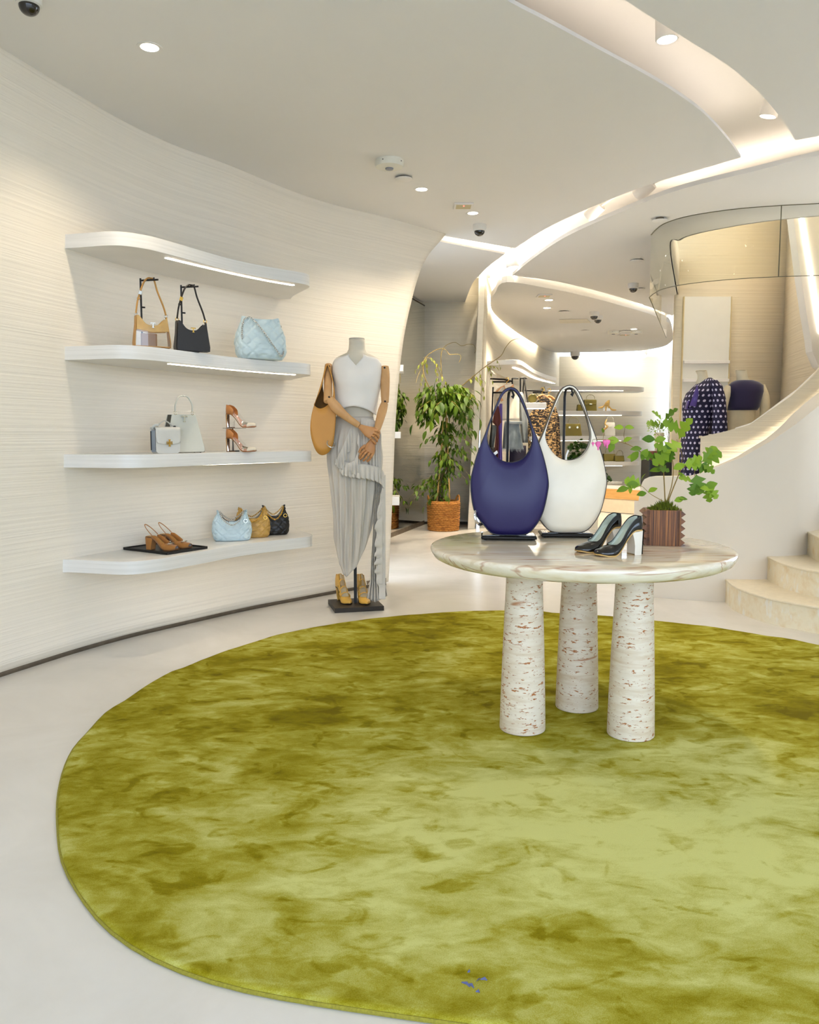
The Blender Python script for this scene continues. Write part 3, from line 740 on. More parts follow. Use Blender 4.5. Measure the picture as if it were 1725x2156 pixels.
def detector(px, py, r, label):
    p = at_z(px, py, H)
    t = thing('smoke_detector', label, 'smoke detector', p, group='round smoke detectors')
    MB().lathe([(r, 0.0), (r*1.0, -r*0.28), (r*0.93, -r*0.45), (r*0.55, -r*0.52), (0.001, -r*0.53)], 36).build('body', M('detector_white', (226, 222, 208), 0.45), t)
    MB().lathe([(r*0.30, -r*0.5), (r*0.27, -r*0.60), (0.001, -r*0.62)], 20).build('sensor', M('detector_sensor', (120, 122, 132), 0.3, vs=300, var=0.5), t)
    for a in (-2.0, -0.6): MB().box((r*0.99*cos(a), r*0.99*sin(a), -r*0.2), (0.006, 0.003, 0.005), rz=a + pi/2).build('vent_slot', DOME, t)
detector(820, 338, 0.082, 'large white smoke detector near the curved wall')
detector(1292, 697, 0.085, 'white smoke detector on the back room ceiling'); detector(1340, 697, 0.085, 'white smoke detector with glowing spot on the back room ceiling')
def emergency(px, py, label, s=1.0):
    p = at_z(px, py, H)
    t = thing('emergency_light', label, 'emergency light', p, group='small rectangular emergency lights')
    MB().box((0, 0, -0.006), (0.13*s, 0.13*s, 0.012), bevel if False else 0).build('frame', WHITE, t, bevel=0.003)
    MB().box((0, -0.005, -0.013), (0.10*s, 0.09*s, 0.004)).build('grille', M('emergency_grille', (196, 186, 150), 0.5), t)
    MB().lathe([(0.006*s, -0.012), (0.004*s, -0.02), (0.0005, -0.021)], 12, (0, -0.04*s, 0)).build('indicator', EM('red_indicator', (1.0, 0.05, 0.03), 3.0), t)
emergency(976, 432, 'small square emergency light with red dot beside a downlight')
emergency(1146, 622, 'small emergency light with red dot at the back room', 1.2); emergency(1316, 704, 'emergency light with red dot by the back smoke detectors', 1.4)
p = [at_z(*q, H) for q in ((1178, 672), (1237, 671), (1245, 679), (1180, 680))]
hp = MB().add([(q.x, q.y, H - 0.003) for q in p], [(0, 1, 2, 3)]).build('access_panel', M('access_white', (226, 218, 200), 0.7), smooth=False, solid=0.004)
tag(hp, 'faint square access panel in the back room ceiling', 'access panel')

# ------------------------------------------------------------------ marble table with three travertine columns
TZ = 0.66; TX, TY, TR = 0.607, 2.87, 0.532
def m_marble():
    t = NT('veined_cream_marble'); v = t.coord('Object', (1.0, 5.5, 9), (0, 0, -0.22))
    f = t.noise(v, 1.7, 6, 0.6, 0.9); g = t.noise(v, 6.0, 5, 0.62, 0.7); e = t.noise(t.coord('Object', (1, 6, 8), (0, 0, -0.2)), 1.1, 3, 0.5, 0.6)
    base = t.ramp(t.math('ADD', t.math('MULTIPLY', f, 0.5), t.math('MULTIPLY', g, 0.5)), [(0.32, lin((212, 194, 160))), (0.44, lin((228, 215, 190))), (0.58, lin((236, 228, 211))), (0.78, lin((226, 214, 188)))])
    vein = t.ramp(e, [(0.485, (0, 0, 0)), (0.5, (1, 1, 1)), (0.515, (0, 0, 0))])
    t.set(col=t.mix(t.math('MULTIPLY', vein, t.math('MULTIPLY', g, 1.1)), base, lin((164, 92, 40))), rough=0.12, spec=0.5, coat=0.2); return t.m
def m_travertine(name, rot):
    t = NT(name); v = t.coord('Object', (5, 5, 34), rot)
    f = t.noise(v, 1.0, 5, 0.65, 0.4); g = t.noise(t.coord('Object', (42, 42, 130), rot), 1.0, 3, 0.7, 0.3); e = t.noise(t.coord('Object', (2.2, 2.2, 16), rot), 1.0, 3, 0.55, 0.5)
    base = t.ramp(f, [(0.3, lin((206, 184, 156))), (0.5, lin((222, 209, 190))), (0.7, lin((230, 220, 204)))])
    pit = t.ramp(t.math('ADD', t.math('MULTIPLY', g, 0.72), t.math('MULTIPLY', f, 0.28)), [(0.568, (0, 0, 0)), (0.605, (1, 1, 1))])
    band = t.ramp(e, [(0.64, (0, 0, 0)), (0.67, (1, 1, 1))])
    k = t.math('MAXIMUM', pit, t.math('MULTIPLY', band, 0.9))
    t.set(col=t.mix(k, base, lin((168, 104, 52))), rough=0.45, spec=0.4)
    t.bump(t.math('SUBTRACT', 1.0, k), 0.35, 0.004); return t.m
tb = thing('pedestal_table', 'round marble display table on three tapering travertine columns', 'table', (TX, TY, 0))
TRAV = m_travertine('travertine', (0, 0, 0))
MB().lathe([(TR - 0.10, TZ - 0.052), (TR - 0.035, TZ - 0.048), (TR - 0.012, TZ - 0.036), (TR - 0.002, TZ - 0.018), (TR, TZ - 0.010), (TR - 0.003, TZ - 0.003), (TR - 0.010, TZ), (TR * 0.6, TZ), (0.001, TZ)], 96).build('tabletop', m_marble(), tb, angle=50)
for (x, y) in ((0.402, 2.79), (0.772, 2.735), (0.643, 3.02)):
    mb = MB(); n = 40; cut = 2.2 if x < 0.5 else (0.4 if x > 0.7 else 4.0)
    prof = [(0.0805, 0.0142), (0.081, 0.02), (0.0775, 0.16), (0.072, 0.33), (0.0655, 0.49), (0.0615, TZ - 0.05)]
    rings = []
    for r, z in prof:
        ring = []
        for k in range(n):
            a = 2*pi*k/n; rr = r
            ring.append((x - TX + rr*cos(a), y - TY + rr*sin(a), z))
        rings.append(ring)
    mb.loft(rings).build('column_leg', TRAV, tb, angle=60, bevel=0.003)

# ------------------------------------------------------------------ two teardrop bags on black stands
def bag_outline(pts, n=10): return [tuple(p)[:2] for p in spline([(x, z, 0) for x, z in pts], n, closed=True)]
OUT_PX = [(1073.3, 832.5), (1088, 841), (1102, 869), (1113.7, 902.5), (1129.5, 942), (1143, 983), (1151, 1022.7), (1150, 1046), (1141, 1088), (1127.5, 1115), (1108, 1134), (1073, 1137), (1038, 1134), (1019, 1115), (1002, 1092), (994.5, 1062), (992, 1026.7), (997.5, 997), (1007, 963.6), (1021, 928), (1031, 900.5), (1043, 869), (1056, 841)]
INN_PX = [(1073.2, 836), (1086, 844), (1099.5, 870), (1109.5, 894.6), (1117.5, 922), (1118.7, 942), (1112, 963.6), (1096, 981), (1071, 987), (1048.7, 979), (1031, 957.7), (1024, 938), (1027, 918), (1035, 893), (1046, 868), (1058, 844)]
def poly_resample(P, n):
    Q = [Vector((x, y)) for x, y in P]; m = len(Q); L = [0]
    for i in range(m): L.append(L[-1] + (Q[(i+1) % m] - Q[i]).length)
    out = []; j = 0
    for k in range(n):
        s = L[-1] * k / n
        while L[j+1] < s: j += 1
        t = (s - L[j]) / (L[j+1] - L[j]); out.append(Q[j].lerp(Q[(j+1) % m], t))
    return out
def m_leather(name, rgb, rough=0.42, bs=650, var=0.05):
    return M(name, rgb, rough, 0, var, 6, 0.10, bs, 0.001)
def teardrop_bag(loc, rz, scale_px, mat, inner, edge, label, ring_side, group=None):
    """front and back panel around an oval opening, joined by a gusset"""
    t = thing('teardrop_bag', label, 'handbag', loc, rz, group)
    cx, zb = 1072.5, 1137.0
    def conv(L): return [((x - cx) / scale_px, (zb - y) / scale_px) for x, y in L]
    N = 120
    O = poly_resample(bag_outline(conv(OUT_PX), 8), N); I0 = bag_outline(conv(INN_PX), 8)
    # match by angle around the opening's centre, starting at the top
    c = Vector((0.0, (zb - 925) / scale_px))
    Iv = [Vector(p) for p in I0]
    def hit(d):
        best = None; m = len(Iv)
        for i in range(m):
            a = Iv[i] - c; b = Iv[(i+1) % m] - c
            det = d.x * (b.y - a.y) - d.y * (b.x - a.x)
            if abs(det) < 1e-12: continue
            tt = (a.x * (b.y - a.y) - a.y * (b.x - a.x)) / det; uu = (a.x * d.y - a.y * d.x) / det
            if tt > 0 and -1e-6 <= uu <= 1 + 1e-6: best = tt if best is None else min(best, tt)
        return c + d * best if best else c
    I = [hit((p - c).normalized()) for p in O]
    D = 0.032
    def side(s):
        def f(u, v):
            k = round(u * N) % N; p = O[k].lerp(I[k], v)
            w = (O[k] - I[k]).length; bul = 0.018 * sin(pi * min(1, v * 1.0)) * clamp(w / 0.2)
            return (p.x, s * (D * (0.55 + 0.45 * clamp((0.33 - p.y) / 0.2)) + bul), p.y)
        return MB().grid(f, N, 10, wrap=True)
    side(-1).build('front_panel', mat, t, solid=0.004, off=0.0, angle=60)
    side(1).build('back_panel', mat, t, solid=0.004, off=0.0, angle=60)
    g = MB()
    def dep(p): return D * (0.55 + 0.45 * clamp((0.33 - p.y) / 0.2))
    g.grid(lambda u, v: (O[round(u*N) % N].x, lerp(-1, 1, v) * dep(O[round(u*N) % N]), O[round(u*N) % N].y), N, 4, wrap=True)
    g.build('gusset', inner, t, solid=0.003, off=0.0, angle=60)
    pp = MB()
    for s in (-1, 1): pp.tube([(p.x, s * (dep(p) + 0.001), p.y) for p in O], 0.0022, 6, closed=True)
    pp.build('piping', edge, t)
    for s in (-1, 1): MB().tube([(p.x, s * (dep(p)), p.y) for p in I], 0.002, 6, closed=True).build('opening_edge', edge, t)
    # big metal ring that pinches the rim
    return t
PXM = 1700 / 3.06
blue = teardrop_bag((at_z(1073, 1137, TZ).x, 3.035, TZ + 0.0205), R(-5), PXM, m_leather('navy_leather', (33, 27, 80), 0.45), M('navy_gusset', (44, 36, 40), 0.6), M('ink_edge', (14, 12, 22), 0.5), 'deep blue teardrop leather shoulder bag on the marble table', -1, 'teardrop bags on the marble table')
def ring_on(t, x, z, y, r, tilt, name='ring', th=0.0042):
    Mx = Matrix.Rotation(tilt[2], 3, 'Z') @ Matrix.Rotation(tilt[1], 3, 'Y') @ Matrix.Rotation(tilt[0], 3, 'X')
    MB().torus((x, y, z), r, th, 30, 8, Mx).build(name, CHROME, t)
ring_on(blue, -0.112, 0.067, -0.02, 0.030, (R(78), R(0), R(58)), 'metal_ring', 0.0055)
MB().tube([(-0.066, -0.012, 0.285), (-0.058, 0.0, 0.302), (-0.047, 0.012, 0.310)], 0.006, 8, asp=0.35).build('hang_tag', M('white_tag', (240, 238, 235), 0.6), blue)
white = teardrop_bag((at_z(1190, 1133, TZ).x + 0.012, 3.115, TZ + 0.0205), R(-3), 1700 / 3.13 * 1.0, m_leather('ivory_leather', (243, 233, 212), 0.4), M('olive_gusset', (150, 128, 82), 0.6), M('umber_edge', (60, 48, 38), 0.5), 'ivory teardrop leather shoulder bag on the marble table', 1, 'teardrop bags on the marble table')
MB().tube([(-0.008, -0.01, 0.272), (-0.004, 0.0, 0.296), (0.004, 0.008, 0.314)], 0.005, 8, asp=0.35).build('hang_tag', MATS['white_tag'], white)
def bag_stand(loc, rz, h, label, w=0.208):
    t = thing('bag_stand', label, 'display stand', loc, rz, 'black bag stands on the marble table')
    pts = [(x, y) for x, y in ((-w/2, -0.06), (w/2, -0.06), (w/2, 0.066), (-w/2, 0.066))]
    MB().prism(pts, 0.004, 0.017).build('base_plate', M('stand_black', (24, 21, 20), 0.3, 0.4), t, bevel=0.006, segs=3)
    MB().box((0, 0, 0.0185), (w * 0.94, 0.09, 0.002)).build('polished_inlay', CHROME, t, bevel=0.001)
    ft = MB()
    for sx in (-1, 1):
        for sy in (-1, 1): ft.lathe([(0.005, 0.0), (0.005, 0.005)], 10, (sx*w*0.42, sy*0.035, 0))
    for k in range(4):
        sx = (-1, 1)[k % 2]; sy = (-1, 1)[k // 2]
        MB().lathe([(0.005, 0.0), (0.005, 0.005)], 10, (sx*w*0.42, sy*0.035, 0)).build('foot', BLACKM, t)
    MB().tube([(-0.006, 0.054, 0.015), (-0.006, 0.054, 0.20), (-0.005, 0.052, h - 0.03), (-0.003, 0.048, h - 0.008), (0.0, 0.040, h)], 0.0065, 10, asp=0.6).build('pole', BLACKM, t)
    MB().tube([(0.0, 0.046, h - 0.002), (0.0, 0.036, h), (0.0, -0.034, h), (0.006, -0.044, h - 0.004), (0.012, -0.047, h - 0.02), (0.010, -0.047, h - 0.03), (0.005, -0.045, h - 0.022)], 0.004, 8).build('hook', BLACKM, t)
    return t
bag_stand((blue.location.x, 3.05, TZ), R(-5), 0.559, 'black stand with flat base holding the blue teardrop bag')
bag_stand((white.location.x, 3.13, TZ), R(-3), 0.571, 'black stand with flat base holding the ivory teardrop bag', 0.20)

# ------------------------------------------------------------------ shoes
def shoe(t, L, heel_h, up_mat, lin_mat, sole_mat, heel_mat, wk=1.0, t0=0.0, open_end=0.60, toe=1.0, vamp=1.0, back=1.0, heel='block', lining=True, insole_mat=None, back_mat=None, peep=False, pointed=False, mid=1.0):
    """one shoe, toe towards +X, centred on the heel; builds the parts under t"""
    Wt = [(0, 0.0008), (0.004, 0.0085), (0.012, 0.0145), (0.03, 0.0205), (0.06, 0.0255), (0.12, 0.0285), (0.25, 0.0265), (0.40, 0.0275), (0.55, 0.0345), (0.70, 0.0395), (0.80, 0.0375), (0.88, 0.0315), (0.94, 0.024), (0.975, 0.0165), (0.992, 0.009), (1.0, 0.0008)]
    if pointed: Wt = Wt[:10] + [(0.78, 0.0355), (0.86, 0.026), (0.93, 0.0155), (0.98, 0.0075), (1.0, 0.0006)]
    Ht = [(0, 0.056 * back), (0.06, 0.058 * back), (0.14, 0.052 * back), (0.25, 0.043 * back * (0.5 + 0.5 * mid)), (0.40, 0.035 * mid), (0.52, 0.031 * mid), (0.60, 0.032 * vamp), (0.68, 0.035 * vamp), (0.78, 0.031 * vamp), (0.88, 0.0255), (0.95, 0.0185), (1.0, 0.009)]
    k = L / 0.22
    def W(s): return interp(Wt, s) * k * wk
    def Hh(s): return sinterp(Ht, s) * k
    def zs(s): return heel_h * (1 - sstep(0.16, 0.70, s)) + 0.004 + 0.006 * k * sstep(0.8, 1.0, s)
    def sect(s, q, dw=0.0, dh=0.0):
        """q in [-1,1]: -1 left topline, 0 sole centre, 1 right topline"""
        w = max(W(s) - dw, 0.0005); h = Hh(s) - dh; c = sstep(open_end - 0.03, open_end + 0.04, s); a = abs(q); sg = 1 if q >= 0 else -1
        if a < 0.3: y = w * 0.96 * a / 0.3; z = 0.0
        else:
            v = (a - 0.3) / 0.7
            yo = w * (0.96 + 0.10 * sin(v * pi) - 0.20 * v * v); zo = h * v
            yc = w * (0.96 + 0.06 * sin(v * pi)) * cos(v * pi / 2) ** 0.75; zc = h * sin(v * pi / 2)
            y = lerp(yo, yc, c); z = lerp(zo, zc, c)
        return Vector((s * L, sg * y, zs(s) + z))
    nt, nq = 44, 28
    def mk(dw, dh, lift, s0=0.0, s1=1.0):
        def f(u, v):
            s = lerp(s0, s1, 0.5 - 0.5 * cos(pi * u) if s0 == 0 and s1 == 1 else u); p = sect(s, -1 + 2 * v, dw, dh); p.z += lift; return p
        return MB().grid(f, nt, nq)
    s1 = 0.955 if peep else 1.0
    if back_mat is None: mk(0, 0, 0, t0, s1).build('upper', up_mat, t, angle=180)
    else:
        mk(0, 0, 0, 0.0, 0.30).build('heel_cup', back_mat, t, angle=180); mk(0, 0, 0, 0.30, 0.80).build('clear_vamp', up_mat, t, angle=180); mk(0, 0, 0, 0.80, 1.0).build('toe_cap', lin_mat, t, angle=180)
    if lining:
        mk(0.0016 * k, 0.0040 * k, 0.0006, max(t0, 0.02), min(s1 - 0.01, 0.90)).build('lining', lin_mat, t, angle=180)
    ins = MB().grid(lambda u, v: (lerp(0.02, 0.97, u) * L, lerp(-1, 1, v) * W(lerp(0.02, 0.97, u)) * 0.93, zs(lerp(0.02, 0.97, u)) + 0.0022), 30, 2)
    ins.build('insole', insole_mat or lin_mat, t, angle=180)
    if not peep and back_mat is None and t0 == 0:
        rim = [sect(s, -1) for s in [0.004 + (open_end + 0.02) * i / 22 for i in range(23)]]; rim2 = [Vector((p.x, -p.y, p.z)) for p in reversed(rim)]
        MB().tube(rim + rim2, 0.0012 * k, 6, closed=True).build('topline', up_mat, t)
    # sole
    def so(u, v):
        s = u; w = W(s) * 0.99; a = v * 4
        z = zs(s)
        return (s * L, (-w, w, w, -w, -w)[int(round(a))], z + (0.0008, 0.0008, -0.0036, -0.0036, 0.0008)[int(round(a))])
    MB().grid(so, 36, 4).build('outsole', sole_mat, t, angle=30)
    # heel
    hb = []; top = [0.02, 0.24]; bot = {'block': [0.03, 0.20], 'slim': [0.05, 0.13], 'column': [0.03, 0.19]}[heel]
    for i in range(9):
        v = i / 8; e = sstep(0, 1, v) if heel != 'block' else v ** 0.6
        x0 = lerp(top[0], bot[0], v) * L; x1 = lerp(top[1] + 0.05 * (1 - v) ** 3, bot[1], min(1, v * 1.6 if heel != 'column' else v)) * L
        zt0 = zs(0.05) - 0.003; zt = lerp(zt0, 0.0, v); w = lerp(W(0.12) * 0.95, W(0.12) * {'block': 0.86, 'slim': 0.42, 'column': 0.8}[heel], v)
        ztf = zt if v > 0.01 else zs(0.24) - 0.003
        hb.append([(x0, -w*0.75, zt), (x0 - 0.002, 0, zt), (x0, w*0.75, zt), (lerp(x0, x1, 0.4), w, lerp(zt, ztf, .4)), (x1, w*0.92, ztf), (x1, -w*0.92, ztf), (lerp(x0, x1, 0.4), -w, lerp(zt, ztf, .4))])
    hm = MB().loft(hb); hm.build('heel', heel_mat, t, angle=50)
    tip = MB(); r8 = hb[-1]; tip.loft([[(x, y, 0.0) for x, y, z in r8], [(x, y, 0.004) for x, y, z in r8]]); tip.build('heel_tip', sole_mat, t)
    return dict(sect=sect, zs=zs, W=W, L=L, k=k, Hh=Hh)
PAT = M('black_patent', (13, 11, 9), 0.10, coat=0.35, var=0.0)
MINT = M('mint_lining', (206, 214, 200), 0.45); SOLG = M('tan_sole_edge', (202, 164, 96), 0.5); IVH = M('ivory_heel_panel', (232, 226, 212), 0.35)
for (px, py, lb, az) in ((1347, 1166, 'shiny black pump with ivory block heel, beside the wooden planter', 199), (1303, 1158, 'shiny black pump tucked behind its pair, nearer the ivory bag', 201)):
    p = at_z(px, py, TZ)
    s = thing('pump_shoe', lb, 'shoe', (p.x, p.y, TZ), R(az), 'black pumps on the marble table')
    d_ = shoe(s, 0.170, 0.079, PAT, MINT, SOLG, IVH, wk=1.28, open_end=0.66, vamp=1.15)
    MB().loft([[(-0.001, -0.019 * w, z), (-0.001, 0.019 * w, z), (-0.005 - b, 0.014 * w, z), (-0.005 - b, -0.014 * w, z)] for z, w, b in ((0.001, 0.85, -0.008), (0.03, 0.9, -0.006), (0.055, 1.0, -0.003), (0.084, 1.1, 0.0))]).build('heel_back', PAT, s, angle=60)

# ------------------------------------------------------------------ wooden planter with bleeding heart
pl_ = at_z(1404, 1150, TZ)
def m_slat():
    t = NT('striped_dark_wood'); v = t.coord('Object', (150, 1, 2.0))
    f = t.noise(v, 1.0, 4, 0.6, 0.15); g = t.noise(t.coord('Object', (400, 400, 9)), 1.0, 3)
    t.set(col=t.ramp(t.math('ADD', t.math('MULTIPLY', f, 0.75), t.math('MULTIPLY', g, 0.25)), [(0.38, lin((52, 28, 12))), (0.5, lin((112, 66, 28))), (0.63, lin((168, 110, 54)))]), rough=0.55)
    t.bump(f, 0.5, 0.003); return t.m
def m_wood(name, a, b, sc=(8, 8, 60), rough=0.5):
    t = NT(name); f = t.noise(t.coord('Object', sc), 1.0, 5, 0.6, 0.4)
    t.set(col=t.ramp(f, [(0.3, lin(a)), (0.7, lin(b))]), rough=rough); t.bump(f, 0.2, 0.002); return t.m
SLAT = m_slat(); ZIG = m_wood('carved_dark_wood', (70, 38, 16), (140, 86, 40))
pt = thing('wooden_planter', 'striped dark wood planter with zigzag carved sides holding moss and a leafy plant', 'planter', (pl_.x, pl_.y + 0.065, TZ), R(-10))
PW, PH, PD = 0.118, 0.127, 0.118
def ring4(a, b, z): return [(-a, -b, z), (a, -b, z), (a, b, z), (-a, b, z)]
for sgn in (-1, 1):
    MB().box((0, sgn * (PD/2 - 0.006), PH/2), (PW, 0.012, PH)).build('striped_panel', SLAT, pt, bevel=0.001)
    for k in range(5):
        z0 = PH * k / 5; z1 = PH * (k + 1) / 5; zm = (z0 + z1) / 2; x0 = sgn * PW / 2; x1 = sgn * (PW / 2 + 0.0155)
        MB().prism_y([(x0 - sgn * 0.012, z0), (x0 - sgn*0.012, z1), (x0, z1), (x1, zm), (x0, z0)][::(1 if sgn < 0 else -1)], -PD/2, PD/2).build('zigzag_ridge', ZIG, pt, smooth=False)
MB().box((0, 0, 0.008), (PW - 0.01, PD - 0.02, 0.014)).build('bottom', ZIG, pt)
MB().grid(lambda u, v: ((u - 0.5) * (PW - 0.012), (v - 0.5) * (PD - 0.02), PH - 0.012 + 0.022 * sin(pi*u)*sin(pi*v)), 12, 12).build('soil', M('dark_soil', (52, 40, 22), 0.95, vs=60, var=0.4, bump=0.8, bs=120, bd=0.01), pt)
def leaf_mesh(name, outline, mat, fold=0.25, droop=0.3):
    """leaf lying along +X from its stalk; outline = [(x, half width)]"""
    vs = []; fs = []
    for x, w in outline:
        z = -droop * x * x
        vs += [(x, -w, z + fold * w), (x, 0, z), (x, w, z + fold * w)]
    for i in range(len(outline) - 1):
        a = i * 3; fs += [(a, a+1, a+4, a+3), (a+1, a+2, a+5, a+4)]
    mb = MB(); mb.add(vs, fs); return mb.mesh(name, mat, True, 180)
def m_leaf(name, a, b, rough=0.5):
    t = NT(name); oi = t.n('ShaderNodeObjectInfo'); v = t.coord(); f = t.noise(v, 40, 3)
    k = t.math('ADD', t.math('MULTIPLY', oi.outputs['Random'], 0.75), t.math('MULTIPLY', f, 0.25))
    t.set(col=t.ramp(k, [(0.1, lin(a)), (0.9, lin(b))]), rough=rough, spec=0.35)
    try: t.b.inputs['Subsurface Weight'].default_value = 0.0
    except Exception: pass
    tl = t.n('ShaderNodeBsdfTranslucent'); t.l(t.ramp(k, [(0.1, lin(a)), (0.9, lin(b))]), tl.inputs[0])
    mx = t.n('ShaderNodeMixShader'); mx.inputs[0].default_value = 0.25; t.l(t.b.outputs[0], mx.inputs[1]); t.l(tl.outputs[0], mx.inputs[2]); t.l(mx.outputs[0], t.out.inputs[0])
    return t.m
BHL = m_leaf('bright_leaf', (70, 108, 16), (150, 180, 50))
MOSS = m_leaf('moss', (62, 78, 14), (128, 136, 34), 0.9)
moss = MB(); random.seed(3)
for k in range(520):
    x = random.uniform(-1, 1) * (PW/2 + 0.004); y = random.uniform(-1, 1) * (PD/2 - 0.008); hgt = 0.010 + 0.030 * exp(-((x - 0.018)/0.035)**2) * exp(-((y)/0.05)**2)
    z0 = PH - 0.012 + 0.018 * cos(x / PW * pi) * cos(y / PD * pi)
    dx, dy = random.uniform(-.014, .014), random.uniform(-.014, .014); zt = z0 + hgt * random.uniform(0.4, 1.1)
    w = 0.0018; a = random.uniform(0, pi)
    moss.add([(x - w*cos(a), y - w*sin(a), z0), (x + w*cos(a), y + w*sin(a), z0), (x + dx*.5 + w*1.4*cos(a), y + dy*.5 + w*1.4*sin(a), (z0+zt)/2), (x + dx, y + dy, zt), (x + dx*.5 - w*1.4*cos(a), y + dy*.5 - w*1.4*sin(a), (z0+zt)/2)], [(0, 1, 2, 3, 4)])
mo = moss.build('moss', MOSS, pt, smooth=False); mo['kind'] = 'stuff'
STEMM = M('plant_stem', (140, 112, 44), 0.6, vs=30, var=0.2)
# local helper: pixel -> local position of the planter at a given depth offset
PTI = None
bpy.context.view_layer.update(); PTI = pt.matrix_world.inverted()
def PL(px, py, dy=0.0): return PTI @ at_y(px, py, pt.location.y + dy)
lobed = [(0.0, 0.001), (0.10, 0.05), (0.20, 0.17), (0.30, 0.30), (0.36, 0.22), (0.42, 0.13), (0.52, 0.26), (0.64, 0.34), (0.70, 0.24), (0.74, 0.12), (0.84, 0.20), (0.92, 0.15), (1.0, 0.004)]
plain = [(0.0, 0.002), (0.15, 0.12), (0.35, 0.22), (0.55, 0.24), (0.75, 0.17), (0.9, 0.08), (1.0, 0.003)]
LOB = leaf_mesh('lobed_leaf', lobed, BHL, 0.25, 0.18); PLN = leaf_mesh('oval_leaf', plain, BHL, 0.2, 0.25)
def place_leaf(me, base, d, size, parent, name='leaf', roll=0.0, width=1.0):
    d = d.normalized(); up = Vector((0, 0, 1)); up = up - d * up.dot(d)
    if up.length < 0.05: up = Vector((0, -1, 0)) - d * Vector((0, -1, 0)).dot(d)
    up.normalize(); y = up.cross(d); q = Matrix.Rotation(roll, 3, d)
    y = q @ y; up = q @ up
    m = Matrix(((d.x*size, y.x*size*width, up.x*size, base.x), (d.y*size, y.y*size*width, up.y*size, base.y), (d.z*size, y.z*size*width, up.z*size, base.z), (0, 0, 0, 1)))
    return link_mesh(name, me, parent, m)
def stem(parent, pts, r0, r1, mat=STEMM, name='stem'):
    P = spline(pts, 6); n = len(P)
    MB().tube(P, [lerp(r0, r1, i/(n-1)) for i in range(n)], 6).build(name, mat, parent); return P
main = [
    [PL(1401, 1058), PL(1398, 1000), PL(1396, 985), PL(1372, 968), PL(1340, 945), PL(1318, 934), PL(1290, 927), PL(1252, 925, -0.02), PL(1248, 931, -0.02)],
    [PL(1406, 1058), PL(1421, 1020), PL(1428, 1003), PL(1434, 985), PL(1436, 955), PL(1425, 925)],
    [PL(1404, 1058), PL(1415, 1020), PL(1418, 985), PL(1412, 945), PL(1402, 905)],
    [PL(1428, 1003), PL(1438, 985, -0.02), PL(1462, 977, -0.03), PL(1480, 972, -0.03), PL(1492, 965, -0.03)],
    [PL(1462, 978, -0.03), PL(1464, 1010, -0.04), PL(1468, 1030, -0.04), PL(1490, 1028, -0.05)],
    [PL(1396, 1055, -0.02), PL(1370, 1040, -0.03), PL(1352, 1024, -0.04), PL(1340, 1026, -0.04)],
    [PL(1318, 934), PL(1314, 918), PL(1316, 900)], [PL(1380, 974), PL(1384, 955, -0.02), PL(1378, 935, -0.03)],
    [PL(1412, 945), PL(1396, 925, 0.02), PL(1380, 910, 0.02)], [PL(1270, 925), PL(1271, 914), PL(1270, 910)]]
for i, L in enumerate(main): stem(pt, L, (0.0022, 0.0024, 0.002, 0.0014, 0.001, 0.0012, 0.001, 0.0012, 0.001, 0.0006)[i], 0.0007)
random.seed(8)
def tuft(px, py, dy, n, size, spread=1.0, me=None, aim=(0, 0)):
    b = PL(px, py, dy)
    for i in range(n):
        a = 2*pi*(i + random.random()*0.5)/n
        d = Vector((cos(a)*spread + aim[0], -0.35 + 0.5*sin(a*1.7), sin(a)*spread*0.75 + aim[1])) if n > 1 else Vector((aim[0], -0.3, aim[1]))
        place_leaf(me or (LOB if random.random() < 0.7 else PLN), b, d, size*random.uniform(0.8, 1.15), pt, roll=random.uniform(-0.6, 0.6) + R(50), width=1.25)
